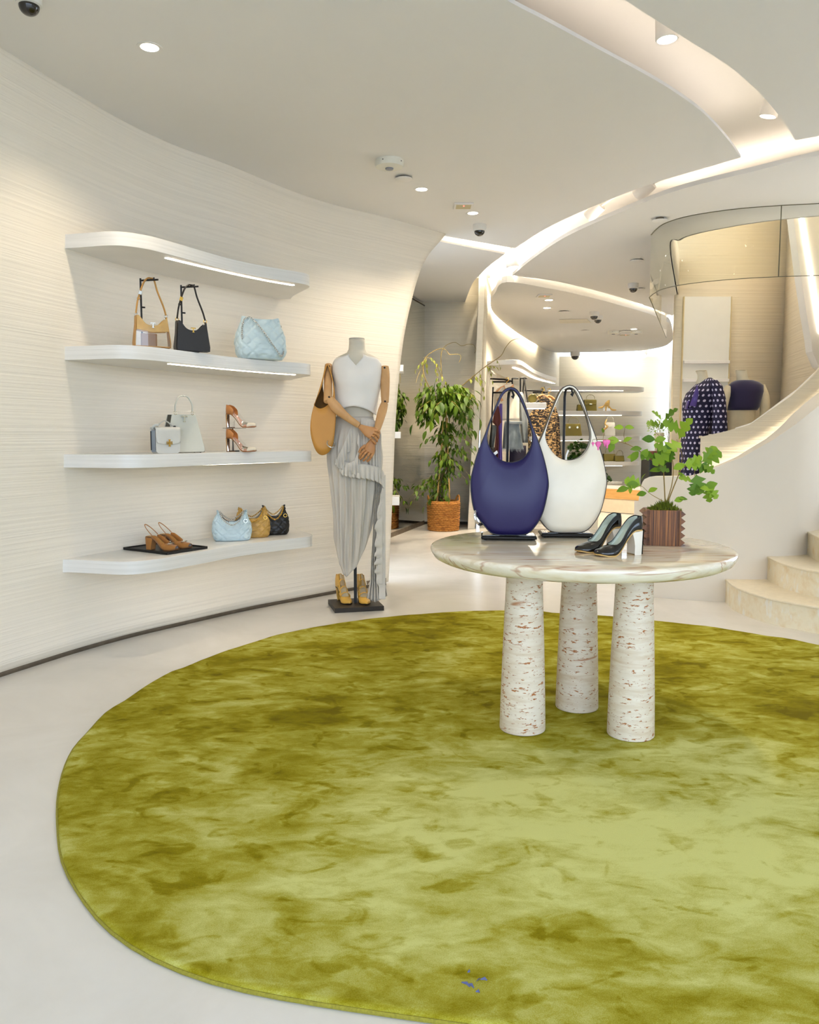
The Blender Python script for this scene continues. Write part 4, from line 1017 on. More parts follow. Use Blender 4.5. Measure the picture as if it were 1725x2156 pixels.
# big leaves, as in the crown
for (px, py, dy, ax, az, sz) in ((1436, 932, -0.03, -.5, -.2, .075), (1430, 925, -.02, .35, .95, .085), (1432, 905, -.02, -.45, .25, .075), (1424, 948, -.05, -.9, -.35, .085), (1412, 955, -.05, -.9, -.5, .07), (1408, 950, -.04, -.7, .4, .055),
     (1390, 895, .02, -.8, .2, .05), (1388, 905, .0, .5, .6, .06), (1400, 885, .0, .6, .8, .06), (1394, 885, .03, -.5, .6, .05), (1380, 925, -.02, -1, .1, .045), (1378, 928, -.01, .7, .2, .04), (1378, 958, -.02, -.9, -.1, .05), (1364, 945, -.02, -.5, -.8, .045),
     (1352, 945, -.02, -1, .1, .04), (1345, 950, -.02, -.6, -.7, .045), (1345, 962, 0, -1, .1, .04), (1380, 985, -.03, .9, -.1, .05), (1400, 975, -.04, .5, .7, .05), (1395, 990, -.04, -.8, .1, .045), (1418, 988, -.04, .7, .4, .045), (1428, 995, -.04, .4, -.3, .04),
     (1440, 978, -.05, .9, .1, .06), (1452, 978, -.05, .6, .5, .05), (1462, 976, -.05, .9, -.4, .055), (1478, 972, -.05, .9, .5, .075), (1485, 968, -.05, .6, .9, .06), (1480, 978, -.06, .8, -.5, .05), (1466, 998, -.06, .2, -1, .075), (1458, 1012, -.06, -.9, .3, .05), (1466, 1015, -.06, -.3, -.9, .05), (1474, 1028, -.07, 1, .1, .045), (1490, 1027, -.07, .7, -.7, .05), (1491, 1028, -.07, .05, -1, .05), (1484, 1026, -.07, .9, .4, .045),
     (1350, 1022, -.05, -.9, .35, .06), (1346, 1020, -.05, -.9, .0, .045), (1330, 1022, -.05, -.3, -1, .03), (1325, 1027, -.05, -1, -.15, .045), (1350, 1012, -.05, .3, 1, .03), (1365, 1036, -.05, .8, .5, .035), (1362, 1038, -.05, -1, -.1, .035),
     (1314, 900, 0, -1, .1, .034), (1315, 900, 0, 1, .1, .034), (1292, 930, 0, -.3, -.8, .04), (1304, 928, 0, -1, .1, .045), (1312, 930, 0, .6, .4, .035), (1270, 912, 0, 0, 1, .02), (1420, 1055, -.03, .9, .35, .035), (1428, 1050, -.03, .8, .1, .035)):
    place_leaf(LOB if sz > 0.048 else PLN, PL(px, py, dy), Vector((ax, random.uniform(-.35, .1), az)), sz, pt, roll=random.uniform(-.4, .4) + R(55) * (1 if ax > 0 else -1), width=1.35)
PINK = M('pink_petal', (232, 108, 168), 0.5, var=0.12, vs=60)
for (px, py, s) in ((1249, 934, 0.5), (1260, 936, 1.0), (1279, 932, 1.0), (1274, 931, .8)):
    b = PL(px, py, -0.02)
    f = MB(); r = 0.011 * s
    f.loft([[Vector((b.x + r * sx * w * cos(a), b.y + r * 0.5 * w * sin(a), b.z + zz * r)) for a in [2*pi*q/10 for q in range(10)]] for zz, w, sx in ((1.0, .25, 1), (.8, .85, 1), (.3, 1, 1), (-.4, .7, 1), (-1.0, .25, 1), (-1.5, .3, 1), (-1.9, .05, 1))])
    f.build('blossom', PINK, pt, angle=70)

# ------------------------------------------------------------------ emblems
def t_logo(parent, c, s, mat, y=-0.002, name='t_emblem', depth=0.003):
    """flared letter T in the local XZ plane"""
    x, z = c
    half = [(0.0, 1.0), (0.95, 1.0), (0.95, 0.45), (0.80, 0.45), (0.72, 0.66), (0.20, 0.66), (0.20, -0.62), (0.42, -0.72), (0.42, -1.0), (0.0, -1.0)]
    P = [(x + a*s, z + b*s) for a, b in half] + [(x - a*s, z + b*s) for a, b in reversed(half[1:-1])]
    return MB().prism_y(P, y - depth, y + 0.001).build(name, mat, parent, smooth=False, bevel=0.0004)
def tt_logo(parent, c, s, mat, y=-0.002):
    """upright and inverted T crossed into a square emblem"""
    x, z = c; mb = MB()
    for sg in (1, -1):
        half = [(0.0, 1.0), (0.30, 1.0), (0.30, 0.72), (0.16, 0.72), (0.16, 0.0), (0.0, 0.0)]
        P = [(x + a*s, z + sg*b*s) for a, b in half] + [(x - a*s, z + sg*b*s) for a, b in reversed(half[1:-1])]
        mb.prism_y(P if sg > 0 else P[::-1], y - 0.003, y)
        for sx in (-1, 1):
            mb.box((x + sx*0.5*s, y - 0.0015, z + sg*0.32*s), (0.62*s, 0.003, 0.18*s)); mb.box((x + sx*0.80*s, y - 0.0015, z + sg*0.22*s), (0.14*s, 0.003, 0.40*s))
        mb.box((x, y - 0.0015, z + sg*0.1*s), (1.1*s, 0.003, 0.16*s))
    return mb.build('cross_emblem', mat, parent, smooth=False)

def chain(parent, pts, link, mat, name='chain', r=None):
    """row of interlocked links along a curve"""
    P = spline(pts, 14); L = [0]
    for a, b in zip(P, P[1:]): L.append(L[-1] + (b - a).length)
    n = max(3, int(L[-1] / (link * 1.35))); mb = MB(); j = 0
    for k in range(n):
        s = L[-1] * (k + 0.5) / n
        while L[j+1] < s: j += 1
        p = P[j].lerp(P[j+1], (s - L[j]) / max(1e-9, L[j+1] - L[j])); t = (P[min(j+2, len(P)-1)] - P[max(j-1, 0)]).normalized()
        a = t.orthogonal().normalized(); b = t.cross(a)
        if k % 2: a, b = b, a
        ring = [p + t * (link * 0.95 * cos(q)) + a * (link * 0.55 * sin(q)) for q in [2*pi*i/8 for i in range(8)]]
        mb.tube(ring, r or link * 0.2, 5, closed=True, up=b)
    return mb.build(name, mat, parent, angle=180)

# ------------------------------------------------------------------ quilted slouchy bags
def quilted_bag(loc, rz, w, h, d, mat, metal, label, group, peaks=0.34, seed=1, gather=1.0, pitch=0.055):
    t = thing('quilted_bag', label, 'handbag', loc, rz, group)
    NU, NV = 110, 46; mnoise.seed_set(seed)
    def rimz(a):
        return h * (1 - peaks) + h * peaks * abs(cos(a)) ** 2.2
    def f(u, v):
        a = 2*pi*u; ca, sa = cos(a), sin(a); e = 0.72
        zt = rimz(a); z = zt * v
        k = sinterp([(0, 0.86), (0.10, 0.985), (0.35, 1.03), (0.62, 0.96), (0.85, 0.80), (1.0, 0.72)], v)
        kd = sinterp([(0, 0.80), (0.12, 1.0), (0.35, 1.05), (0.65, 0.80), (0.9, 0.42), (1.0, 0.36)], v)
        x = w/2 * k * math.copysign(abs(ca) ** e, ca); y = d/2 * kd * math.copysign(abs(sa) ** e, sa)
        s = (x if abs(sa) > 0.5 else x + math.copysign(y, -sa)) ; q1 = ((s + z) / pitch) % 1.0; q2 = ((s - z) / pitch) % 1.0
        g = 1.0
        for q in (q1, q2):
            dd = min(abs(q - 0.44), abs(q - 0.56)); g = min(g, 1 - exp(-(dd / 0.045) ** 2))
        puff = 0.006 * g
        wr = 0.007 * mnoise.noise(Vector((x * 22, y * 22 + seed, z * 22))) * (0.3 + v) + 0.004 * gather * sin(34 * a) * sstep(0.7, 1.0, v)
        nrm = Vector((ca / w, sa / d, 0)).normalized(); p = Vector((x, y, max(z + 0.002, 0.001))) + nrm * (puff + wr)
        return p
    mb = MB().grid(f, NU, NV, wrap=True)
    n0 = len(mb.v); mb.f.append(tuple(range(NU - 1, -1, -1)))
    mb.build('body', mat, t, angle=180)
    # inside of the opening
    ins = MB().grid(lambda u, v: Vector((w/2*lerp(0.70, 0.60, v)*cos(2*pi*u), d/2*lerp(0.33, 0.28, v)*sin(2*pi*u), rimz(2*pi*u)*lerp(1.0, 0.55, v))), 40, 4, wrap=True)
    ins.f.append(tuple(range(4*40, 5*40))); ins.build('lining', M('bag_lining', (120, 112, 100), 0.7), t, angle=180)
    return t
PALEB = M('pale_blue_quilted', (196, 214, 218), 0.42, var=0.05, vs=14, bump=0.1, bs=500); HONEY = M('honey_quilted', (196, 152, 74), 0.42, var=0.06, vs=14, bump=0.1, bs=500)
BLKQ = M('black_quilted', (24, 20, 18), 0.36, var=0.1, vs=14, bump=0.1, bs=500)
# large pale blue bag on the second-highest shelf
z = SHZ[2]
p = at_z(548, 757, z); 
b = quilted_bag((p.x, p.y + 0.02, z), R(28), 0.262, 0.225, 0.12, PALEB, SILVER, 'large slouchy pale blue quilted bag with silver chain on a wavy shelf', 'quilted chain bags', 0.06, 5, 0.4, 0.062)
chain(b, [(-0.10, -0.03, 0.205), (-0.07, -0.05, 0.215), (-0.02, -0.072, 0.16), (0.05, -0.088, 0.06), (0.085, -0.085, 0.018), (0.115, -0.04, 0.05), (0.118, -0.012, 0.13), (0.112, 0.0, 0.19)], 0.0085, SILVER)
chain(b, [(-0.10, -0.03, 0.20), (-0.112, -0.04, 0.16), (-0.116, -0.05, 0.10)], 0.0085, SILVER)
# three small ones on the lowest shelf
z = SHZ[0]
def small_quilted(px, Y_, w, h, rz, mat, metal, label, seed, d=0.07):
    p = at_y(px, 1100, Y_)
    b = quilted_bag((p.x, Y_, z), rz, w, h, d, mat, metal, label, 'quilted chain bags', 0.38, seed, 1.0, 0.05)
    chain(b, [(-w*0.33, -0.018, h*0.97), (-w*0.24, -d*0.45, h*0.72), (0, -d*0.58, h*0.54), (w*0.22, -d*0.48, h*0.70), (w*0.33, -0.018, h*0.96)], 0.007, metal)
    chain(b, [(-w*0.33, 0.015, h*0.97), (-w*0.2, 0.02, h*0.80), (0, 0.022, h*0.68), (w*0.2, 0.02, h*0.8), (w*0.33, 0.015, h*0.96)], 0.007, metal)
    MB().lathe([(0.011, -0.002), (0.011, 0.002), (0.0085, 0.002), (0.0085, -0.002), (0.011, -0.002)], 14, (0, 0, 0), cap=False).xf(Matrix.Translation((w*0.37, -d*0.52, h*0.66)) @ Matrix.Rotation(R(90), 4, 'X')).build('charm', metal, b)
    return b
small_quilted(488, 4.47, 0.200, 0.170, R(14), PALEB, SILVER, 'small pale blue quilted chain bag on the lowest shelf', 11, 0.09)
small_quilted(531, 4.605, 0.190, 0.175, R(18), HONEY, GOLD, 'small honey coloured quilted chain bag on the lowest shelf', 23)
small_quilted(577, 4.735, 0.165, 0.175, R(18), BLKQ, GOLD, 'small black quilted bag with gold chain on the lowest shelf', 31)

# ------------------------------------------------------------------ shoulder bags hanging on small stands
def strap(parent, pts, mat, wd=0.006, name='strap', up=(0, 1, 0)):
    P = spline(pts, 8); return MB().tube(P, 0.0042, 8, asp=1.5, up=(1, 0, 0.15)).build(name, mat, parent, angle=60)
def m_clear(name, tint=(0.96, 0.95, 0.93, 1)):
    return m_glass(name, tint)
CLEARV = m_clear('clear_vinyl')
def baguette(loc, rz, clear, lm, metal, label):
    t = thing('shoulder_bag', label, 'handbag', loc, rz, 'small shoulder bags hanging on stands')
    w, h, d = 0.162, 0.150, 0.05
    top = [(-w*0.44, h*0.97), (-w*0.36, h*0.93), (-w*0.20, h*0.72), (0, h*0.66), (w*0.20, h*0.72), (w*0.34, h*0.86), (w*0.42, h*0.93)]
    tp = [tuple(q)[:2] for q in spline([(a, b_, 0) for a, b_ in top], 5)]
    if not clear:
        bot = [(w*0.50, 0.012), (w*0.47, 0.0), (-w*0.47, 0.0), (-w*0.50, 0.012)]
        for sg, nm in ((-1, 'front_panel'), (1, 'back_panel')):
            MB().prism_y(tp + bot, sg*d/2 - 0.0025, sg*d/2 + 0.0025).build(nm, lm, t, bevel=0.001)
    else:
        bot = [(w*0.455, h*0.50), (0.0, h*0.46), (-w*0.46, h*0.53)]
        for sg, nm in ((-1, 'front_band'), (1, 'back_band')):
            MB().prism_y(tp + bot, sg*d/2 - 0.0025, sg*d/2 + 0.0025).build(nm, M('amber_patent', (190, 150, 78), 0.2, var=0.12, vs=30, coat=0.4), t, bevel=0.001)
        MB().prism_y([(-w*0.46, h*0.53), (0, h*0.47), (w*0.455, h*0.51), (w*0.49, 0.004), (-w*0.49, 0.004)], -d/2 - 0.0008, -d/2 + 0.0008).build('clear_panel', CLEARV, t, smooth=False)
        MB().box((-0.012, 0.005, 0.034), (0.072, 0.022, 0.062), rx=R(3)).build('inner_pouch', M('tan_pouch', (178, 118, 58), 0.5, vs=30), t, bevel=0.003)
        MB().box((0, 0, 0.003), (w*0.96, d, 0.005)).build('base', lm, t, bevel=0.001)
    for sg in (-1, 1):
        MB().loft([[(sg*w*0.49, -d/2, 0.0), (sg*(w*0.49 + 0.004), -d/2, 0.0), (sg*(w*0.49 + 0.004), d/2, 0.0), (sg*w*0.49, d/2, 0.0)],
                   [(sg*w*0.50, -d/2, 0.02), (sg*(w*0.50 + 0.004), -d/2, 0.02), (sg*(w*0.50 + 0.004), d/2, 0.02), (sg*w*0.50, d/2, 0.02)],
                   [(sg*w*0.42, -d/5, h*0.97), (sg*(w*0.42 + 0.004), -d/5, h*0.97), (sg*(w*0.42 + 0.004), d/5, h*0.97), (sg*w*0.42, d/5, h*0.97)]]).build('gusset', lm, t, angle=30, bevel=0.001)
        MB().torus((sg*w*0.43, 0, h*1.0), 0.008, 0.0018, 14, 6, Matrix.Rotation(R(90), 3, 'X')).build('strap_ring', metal, t)
    if not clear:
        MB().box((0, 0, 0.003), (w*0.98, d, 0.005)).build('base', lm, t, bevel=0.001)
        MB().grid(lambda u, v: Vector((lerp(-w*0.4, w*0.4, u), lerp(-d/2, d/2, v), h*0.6)), 2, 2).build('lining', M('brown_lining', (104, 66, 36), 0.6), t)
    hz = 0.3205
    strap(t, [(-w*0.43, 0, h*1.03), (-w*0.36, 0, h*1.45), (-w*0.20, 0, h*1.95), (-0.012, 0, hz - 0.002), (0.004, 0, hz), (0.018, 0, hz - 0.006), (w*0.20, 0, h*1.75), (w*0.36, 0, h*1.3), (w*0.43, 0, h*1.03)], lm)
    MB().box((-w*0.30, -0.007, h*1.66), (0.016, 0.004, 0.02), ry=R(18)).build('buckle', metal, t, bevel=0.002)
    MB().box((-w*0.35, -0.007, h*1.48), (0.015, 0.007, 0.007), ry=R(14)).build('keeper', lm, t, bevel=0.002)
    t_logo(t, (0.0, h*0.67), 0.012, metal, -d/2 - 0.003, depth=0.004)
    return t
z = SHZ[2]
def bag_hanger(loc, rz, label):
    t = thing('bag_hanger', label, 'display stand', loc, rz, 'small black hanging stands on the shelf')
    MB().box((-0.008, 0.012, 0.0025), (0.085, 0.08, 0.005)).build('base', BLACKM, t, bevel=0.001)
    MB().tube([(-0.03, 0.037, 0.004), (-0.03, 0.037, 0.328)], 0.0045, 8).build('post', BLACKM, t)
    MB().tube([(-0.03, 0.037, 0.318), (0.035, -0.028, 0.318)], 0.0045, 8).build('arm', BLACKM, t)
    MB().tube([(0.020, -0.013, 0.318), (0.020, -0.013, 0.329)], 0.0035, 8).build('peg', BLACKM, t)
    MB().tube([(-0.03, 0.037, 0.195), (-0.016, 0.025, 0.193)], 0.004, 8).build('knob', BLACKM, t)
for (px, py, clear, lm, metal, lb, lb2) in ((316, 733, True, M('camel_leather', (186, 138, 72), 0.45), SILVER, 'small camel and clear vinyl shoulder bag hanging on a stand', 'small black stand behind the camel shoulder bag'),
                                        (401, 741, False, M('black_leather', (26, 20, 16), 0.4), GOLD, 'small black leather shoulder bag with gold clasp hanging on a stand', 'small black stand behind the black shoulder bag')):
    p = at_z(px, py, z)
    baguette((p.x, p.y + 0.03, z + 0.0055), R(32), clear, lm, metal, lb)
    q = Matrix.Rotation(R(32), 3, 'Z') @ Vector((-0.005, 0.0, 0))
    bag_hanger((p.x + q.x, p.y + 0.03 + q.y, z), R(32), lb2)

# ------------------------------------------------------------------ tote and crossbody
z = SHZ[1]
def tote(loc, rz, w, h, d, fm, sm, metal, label, handle=0.095, logo=True, group=None, topk=0.62, name='tote_bag'):
    t = thing(name, label, 'handbag', loc, rz, group)
    tw, td = w * topk, d * 0.62
    for sg, nm in ((-1, 'front_panel'), (1, 'back_panel')):
        P = [(-w*0.47, 0.0), (w*0.47, 0.0), (w*0.5, 0.012), (w*0.49, 0.03), (tw/2, h), (-tw/2, h), (-w*0.49, 0.03), (-w*0.5, 0.012)]
        mb = MB().prism_y(P, -0.0025, 0.0025)
        ang = math.atan2((d - td) / 2, h) * sg
        mb.xf(Matrix.Translation((0, sg*d/2, 0.004)) @ Matrix.Rotation(ang, 4, 'X')).build(nm, fm, t, bevel=0.002)
    for sg in (-1, 1):
        rings = []
        for v in (0, 0.5, 1.0):
            x = sg * lerp(w*0.485, tw/2 - 0.003, v); yy = lerp(d, td, v)/2; inn = sg * 0.022 * v
            rings.append([(x, -yy, 0.004 + h*v*0.99), (x - inn, 0, 0.004 + h*v*0.99), (x, yy, 0.004 + h*v*0.99)])
        MB().loft(rings, closed=False).build('side_gusset', sm, t, solid=0.003, off=0.0, angle=30)
        MB().torus((sg*tw*0.36, -td/2 - 0.002, h + 0.010), 0.008, 0.0016, 14, 6, Matrix.Rotation(R(90), 3, 'X')).build('handle_ring', metal, t)
    MB().box((0, 0, 0.006), (w*0.96, d, 0.006)).build('base', sm, t, bevel=0.002)
    for k in range(4):
        MB().lathe([(0.004, 0.0), (0.005, 0.004)], 8, ((-1, 1)[k % 2]*w*0.4, (-1, 1)[k//2]*d*0.4, 0)).build('stud_foot', BLACKM, t)
    hp_ = [(-tw*0.36, -td/2 - 0.002, h + 0.017), (-tw*0.345, -td/2 - 0.004, h + handle*0.55), (-tw*0.2, -td/2, h + handle*0.93), (0, -td/2, h + handle), (tw*0.2, -td/2, h + handle*0.93), (tw*0.345, -td/2 - 0.004, h + handle*0.55), (tw*0.36, -td/2 - 0.002, h + 0.017)]
    MB().tube(spline(hp_, 8), 0.0035, 10, asp=1.9, up=(1, 0, 0.01)).build('handle', fm, t, angle=60)
    if logo: t_logo(t, (0.0, h*0.90), 0.016, metal, -td/2 - 0.006, depth=0.004)
    return t
STONE = M('stone_leather', (206, 204, 190), 0.45, var=0.04, vs=8, bump=0.1, bs=600); DKG = M('slate_gusset', (92, 90, 82), 0.6)
p = at_y(384, 950, 4.12)
tote((p.x, p.y, z), R(37), 0.20, 0.19, 0.10, STONE, DKG, M('pale_gold_metal', (206, 198, 172), 0.25, 0.9), 'large stone grey leather tote with arched handle on a wavy shelf', group='grey leather bags on the shelf')
cb = thing('crossbody_bag', 'small pale grey flap bag with gold cross emblem and blue grey sides', 'handbag', (0, 0, 0), R(42), 'grey leather bags on the shelf')
p = at_y(349, 955, 3.97); cb.location = (p.x, p.y, z)
w, h, d = 0.125, 0.128, 0.062
GRY = M('dove_leather', (206, 204, 196), 0.42, bump=0.08, bs=600); BLU = M('blue_grey_side', (150, 162, 176), 0.5); DKE = M('dark_edge_paint', (34, 32, 34), 0.5)
def rr(w, h, r, n=6, z0=0.0):
    P = []
    for cx_, cz_, a0 in ((w/2 - r, z0 + h - r, 0), (-w/2 + r, z0 + h - r, 90), (-w/2 + r, z0 + r, 180), (w/2 - r, z0 + r, 270)):
        P += [(cx_ + r*cos(R(a0 + 90*i/n)), cz_ + r*sin(R(a0 + 90*i/n))) for i in range(n + 1)]
    return P[::-1]
MB().prism_y(rr(w, h*0.97, 0.018), -d/2, -d/2 + 0.006).build('front_panel', GRY, cb, bevel=0.0015); MB().prism_y(rr(w, h*0.97, 0.018), d/2 - 0.006, d/2).build('back_panel', GRY, cb, bevel=0.0015)
for sg in (-1, 1):
    MB().box((sg*(w/2 - 0.006), 0, h*0.47), (0.005, d - 0.010, h*0.82)).build('side_panel', BLU, cb, bevel=0.001)
    for sy in (-1, 1): MB().tube([(sg*(w/2 - 0.002), sy*(d/2 - 0.004), 0.016), (sg*(w/2 - 0.002), sy*(d/2 - 0.004), h*0.85)], 0.003, 6).build('edge_piping', DKE, cb)
MB().box((0, 0, 0.004), (w*0.86, d - 0.008, 0.008)).build('base', GRY, cb, bevel=0.002)
# flap folds over the top
fl_ = MB().grid(lambda u, v: Vector(((u - 0.5)*w*1.02*(1 - 0.04*(v > 0.9)), interp([(0, d/2), (0.25, d/2*0.9), (0.38, 0), (0.5, -d/2*0.95), (0.58, -d/2 - 0.006), (1.0, -d/2 - 0.008)], v), interp([(0, h*0.92), (0.2, h*1.0), (0.38, h*1.02), (0.5, h*0.99), (0.6, h*0.90), (1.0, h*0.34 + 0.010*(abs(u-.5)*2)**4)], v))), 16, 22)
fl_.build('flap', GRY, cb, solid=0.004, off=1.0, angle=60)
tt_logo(cb, (0.0, h*0.40), 0.017, GOLD, -d/2 - 0.013)
MB().tube(spline([(-0.044, 0, h*1.0), (-0.036, 0, h*1.07), (0.0, 0, h*1.24), (0.036, 0, h*1.07), (0.044, 0, h*1.0)], 8), 0.003, 8, asp=2.6, up=(1, 0, 0.01)).build('handle', GRY, cb, angle=60)
for sg in (-1, 1): MB().box((sg*0.046, -0.003, h*1.025), (0.012, 0.02, 0.008)).build('handle_clasp', GOLD if sg < 0 else DKE, cb, bevel=0.002)
MB().tube(spline([(-w*0.44, -d*0.1, h*0.94), (-w*0.56, -d*0.3, h*0.97), (-w*0.52, -d*0.48, h*1.06), (-w*0.36, -d*0.40, h*1.07)], 6), 0.003, 8, asp=2.4, up=(0, 1, 0.2)).build('strap_loop', GRY, cb, angle=60)

# ------------------------------------------------------------------ clear pumps on a two-tier stand
CVIN = m_clear('clear_pump_vinyl', (0.97, 0.96, 0.95, 1)); CHEEL = m_clear('clear_heel_resin', (0.985, 0.985, 0.98, 1))
TANC = M('tan_heel_cup', (190, 124, 66), 0.35, coat=0.2); COG = M('cognac_sole', (150, 92, 44), 0.45); BEI = M('beige_mesh_toe', (208, 198, 178), 0.6)
p = at_y(482, 951, 4.42); az = -24
rs = thing('shoe_riser', 'small black riser post with thin plate holding a clear pump', 'display stand', (p.x + 0.020, p.y + 0.015, z), R(az))
MB().box((0, 0, 0.003), (0.05, 0.05, 0.006)).build('base', BLACKM, rs, bevel=0.001); MB().tube([(0, 0, 0.004), (0, 0, 0.126)], 0.004, 8).build('post', BLACKM, rs)
MB().box((0.012, 0, 0.127), (0.12, 0.05, 0.003)).build('plate', M('thin_clear_plate', (150, 140, 120), 0.3), rs, bevel=0.001)
for zz, dx, dy, lb in ((0.0, 0.0, -0.035, 'clear pump with tan heel cup standing on the shelf'), (0.129, -0.006, 0.0, 'clear pump with tan heel cup raised on the small riser')):
    s = thing('clear_pump', lb, 'shoe', (p.x + dx, p.y + dy, z + zz), R(az), 'clear pumps on the shelf')
    shoe(s, 0.185, 0.072, CVIN, BEI, COG, CHEEL, lining=False, insole_mat=M('pink_insole', (196, 150, 132), 0.5), back_mat=TANC, vamp=0.9)

# ------------------------------------------------------------------ slingbacks on a black tray
z = SHZ[0]
c4 = [at_z(*q, z) for q in ((238, 1156), (349, 1169), (452, 1153), (350, 1142))]
cen = sum(c4, Vector()) / 4
e1 = ((c4[1] - c4[0]) + (c4[2] - c4[3])) / 2; e2 = ((c4[3] - c4[0]) + (c4[2] - c4[1])) / 2
ang = atan2(e1.y, e1.x); L1 = 0.33; L2 = 0.26
u1 = e1.normalized(); cen = Vector((-1.187, 3.917, z)) - u1 * (L1/2) + Vector((-u1.y, u1.x, 0)) * (L2/2)
tr_ = thing('display_tray', 'thin square black tray under the tan slingback shoes', 'tray', (cen.x, cen.y, z), ang)
MB().box((0, 0, 0.004), (L1, L2, 0.006)).build('tray_base', M('tray_black', (30, 26, 22), 0.5, var=0.1), tr_)
for k, (cx_, cy_, sx, sy) in enumerate(((0, -L2/2, L1, 0.006), (0, L2/2, L1, 0.006), (-L1/2, 0, 0.006, L2), (L1/2, 0, 0.006, L2))):
    MB().box((cx_, cy_, 0.007), (sx, sy, 0.013)).build('rim', BLACKM, tr_, bevel=0.001)
SUE = M('tan_suede', (172, 112, 46), 0.75, vs=40, var=0.1, sheen=0.2); SUEI = M('tan_insole', (196, 146, 76), 0.55); WLIN = M('pale_strap_lining', (226, 220, 218), 0.5)
for (px, py, lb) in ((-1.335, 4.072, 'tan suede slingback sandal with block heel, nearer the tray edge'), (-1.292, 4.160, 'tan suede slingback sandal with block heel, second on the black tray')):
    p = Vector((px, py, z + 0.0075))
    s = thing('slingback_shoe', lb, 'shoe', (p.x, p.y, z + 0.0075), R(-20), 'tan slingbacks on the black tray')
    g_ = shoe(s, 0.190, 0.062, SUE, WLIN, M('dark_tan_sole', (120, 76, 34), 0.6), SUE, t0=0.58, open_end=0.63, peep=True, insole_mat=SUEI, heel='column', vamp=1.0)
    zs_, W_, L_ = g_['zs'], g_['W'], g_['L']
    # sides that sweep back from the vamp, then the sling round the heel
    for sg in (-1, 1):
        MB().loft([[Vector((t_*L_, sg*W_(t_)*1.0, zs_(t_))), Vector((t_*L_, sg*W_(t_)*1.03, zs_(t_) + hh*0.6)), Vector((t_*L_, sg*W_(t_)*0.98, zs_(t_) + hh))] for t_, hh in ((0.60, 0.030), (0.52, 0.032), (0.44, 0.030), (0.36, 0.026), (0.28, 0.016), (0.24, 0.010))], closed=False).build('side_quarter', SUE, s, solid=0.0018, off=0.0, angle=180)
    P = []
    for i in range(17):
        a = pi * (i / 16) - pi/2
        P.append(Vector((0.26*L_ - (0.30*L_) * cos(a) , W_(0.3) * 1.05 * sin(a), zs_(0.3) + 0.020 + 0.050 * cos(a))))
    MB().tube(P, 0.0012, 6, asp=2.6, up=(0.6, 0, 0.3)).build('sling_strap', SUE, s, angle=60)
    MB().tube([Vector((0.76*L_ + 0.004*cos(q), W_(0.72)*0.7*sin(q), zs_(0.76) + 0.030 + 0.002*cos(q))) for q in [2*pi*i/18 for i in range(18)]], 0.002, 6, closed=True).build('buckle', SILVER, s)

# ------------------------------------------------------------------ dressed mannequin by the curved wall
MY = 4.90
mp = at_z(747, 1279, 0.0)
MX = at_y(747, 1000, MY).x
man = thing('mannequin', 'headless mannequin with jointed wooden arms in a white crop top and draped grey skirt', 'mannequin', (MX, MY, 0))
def ML(px, py, dy=0.0):
    p = at_y(px, py, MY + dy); return Vector((p.x - MX, dy, p.z))
def zpx(y): return ML(747, y).z
BPLT = M('dark_base_plate', (44, 36, 26), 0.5, 0.2)
MB().box((0.0, 0.0, 0.014), (0.30, 0.28, 0.028), rz=R(14)).build('base_plate', BPLT, man, bevel=0.002)
MB().box((0.0, 0.0, 0.45), (0.018, 0.018, 0.86)).build('pole', BLACKM, man)
LINEN = M('linen_torso', (214, 206, 188), 0.8, bump=0.25, bs=700, bd=0.001)
def body_ring(z, a, b, cx=0.0, cy=0.0, n=28, e=0.9, lift=None):
    out = []
    for k in range(n):
        t = 2*pi*k/n; ct, st_ = cos(t), sin(t)
        out.append(Vector((cx + a*math.copysign(abs(ct)**e, ct), cy + b*math.copysign(abs(st_)**e, st_), z + (lift(t) if lift else 0))))
    return out
prof = [(1.625, 0.046, 0.046), (1.60, 0.047, 0.048), (1.565, 0.050, 0.052), (1.545, 0.060, 0.058), (1.53, 0.100, 0.066), (1.515, 0.138, 0.074), (1.49, 0.156, 0.082), (1.45, 0.158, 0.090), (1.40, 0.152, 0.100), (1.35, 0.146, 0.106), (1.28, 0.128, 0.094), (1.20, 0.112, 0.082), (1.16, 0.110, 0.080), (1.10, 0.124, 0.088), (1.02, 0.150, 0.102), (0.95, 0.158, 0.106), (0.88, 0.150, 0.102), (0.84, 0.12, 0.085)]
MB().loft([body_ring(z, a - 0.016 * sstep(1.22, 1.36, z) * (1 - sstep(1.50, 1.545, z)), b, 0.004 + 0.014 * sstep(1.22, 1.36, z)) for z, a, b in prof][::-1]).build('torso', LINEN, man, angle=180)
MB().lathe([(0.0465, 0.0), (0.0475, 0.004), (0.046, 0.009), (0.001, 0.010)], 28, (0.018, 0, 1.622)).build('neck_cap', M('neck_cap', (196, 188, 172), 0.6), man)
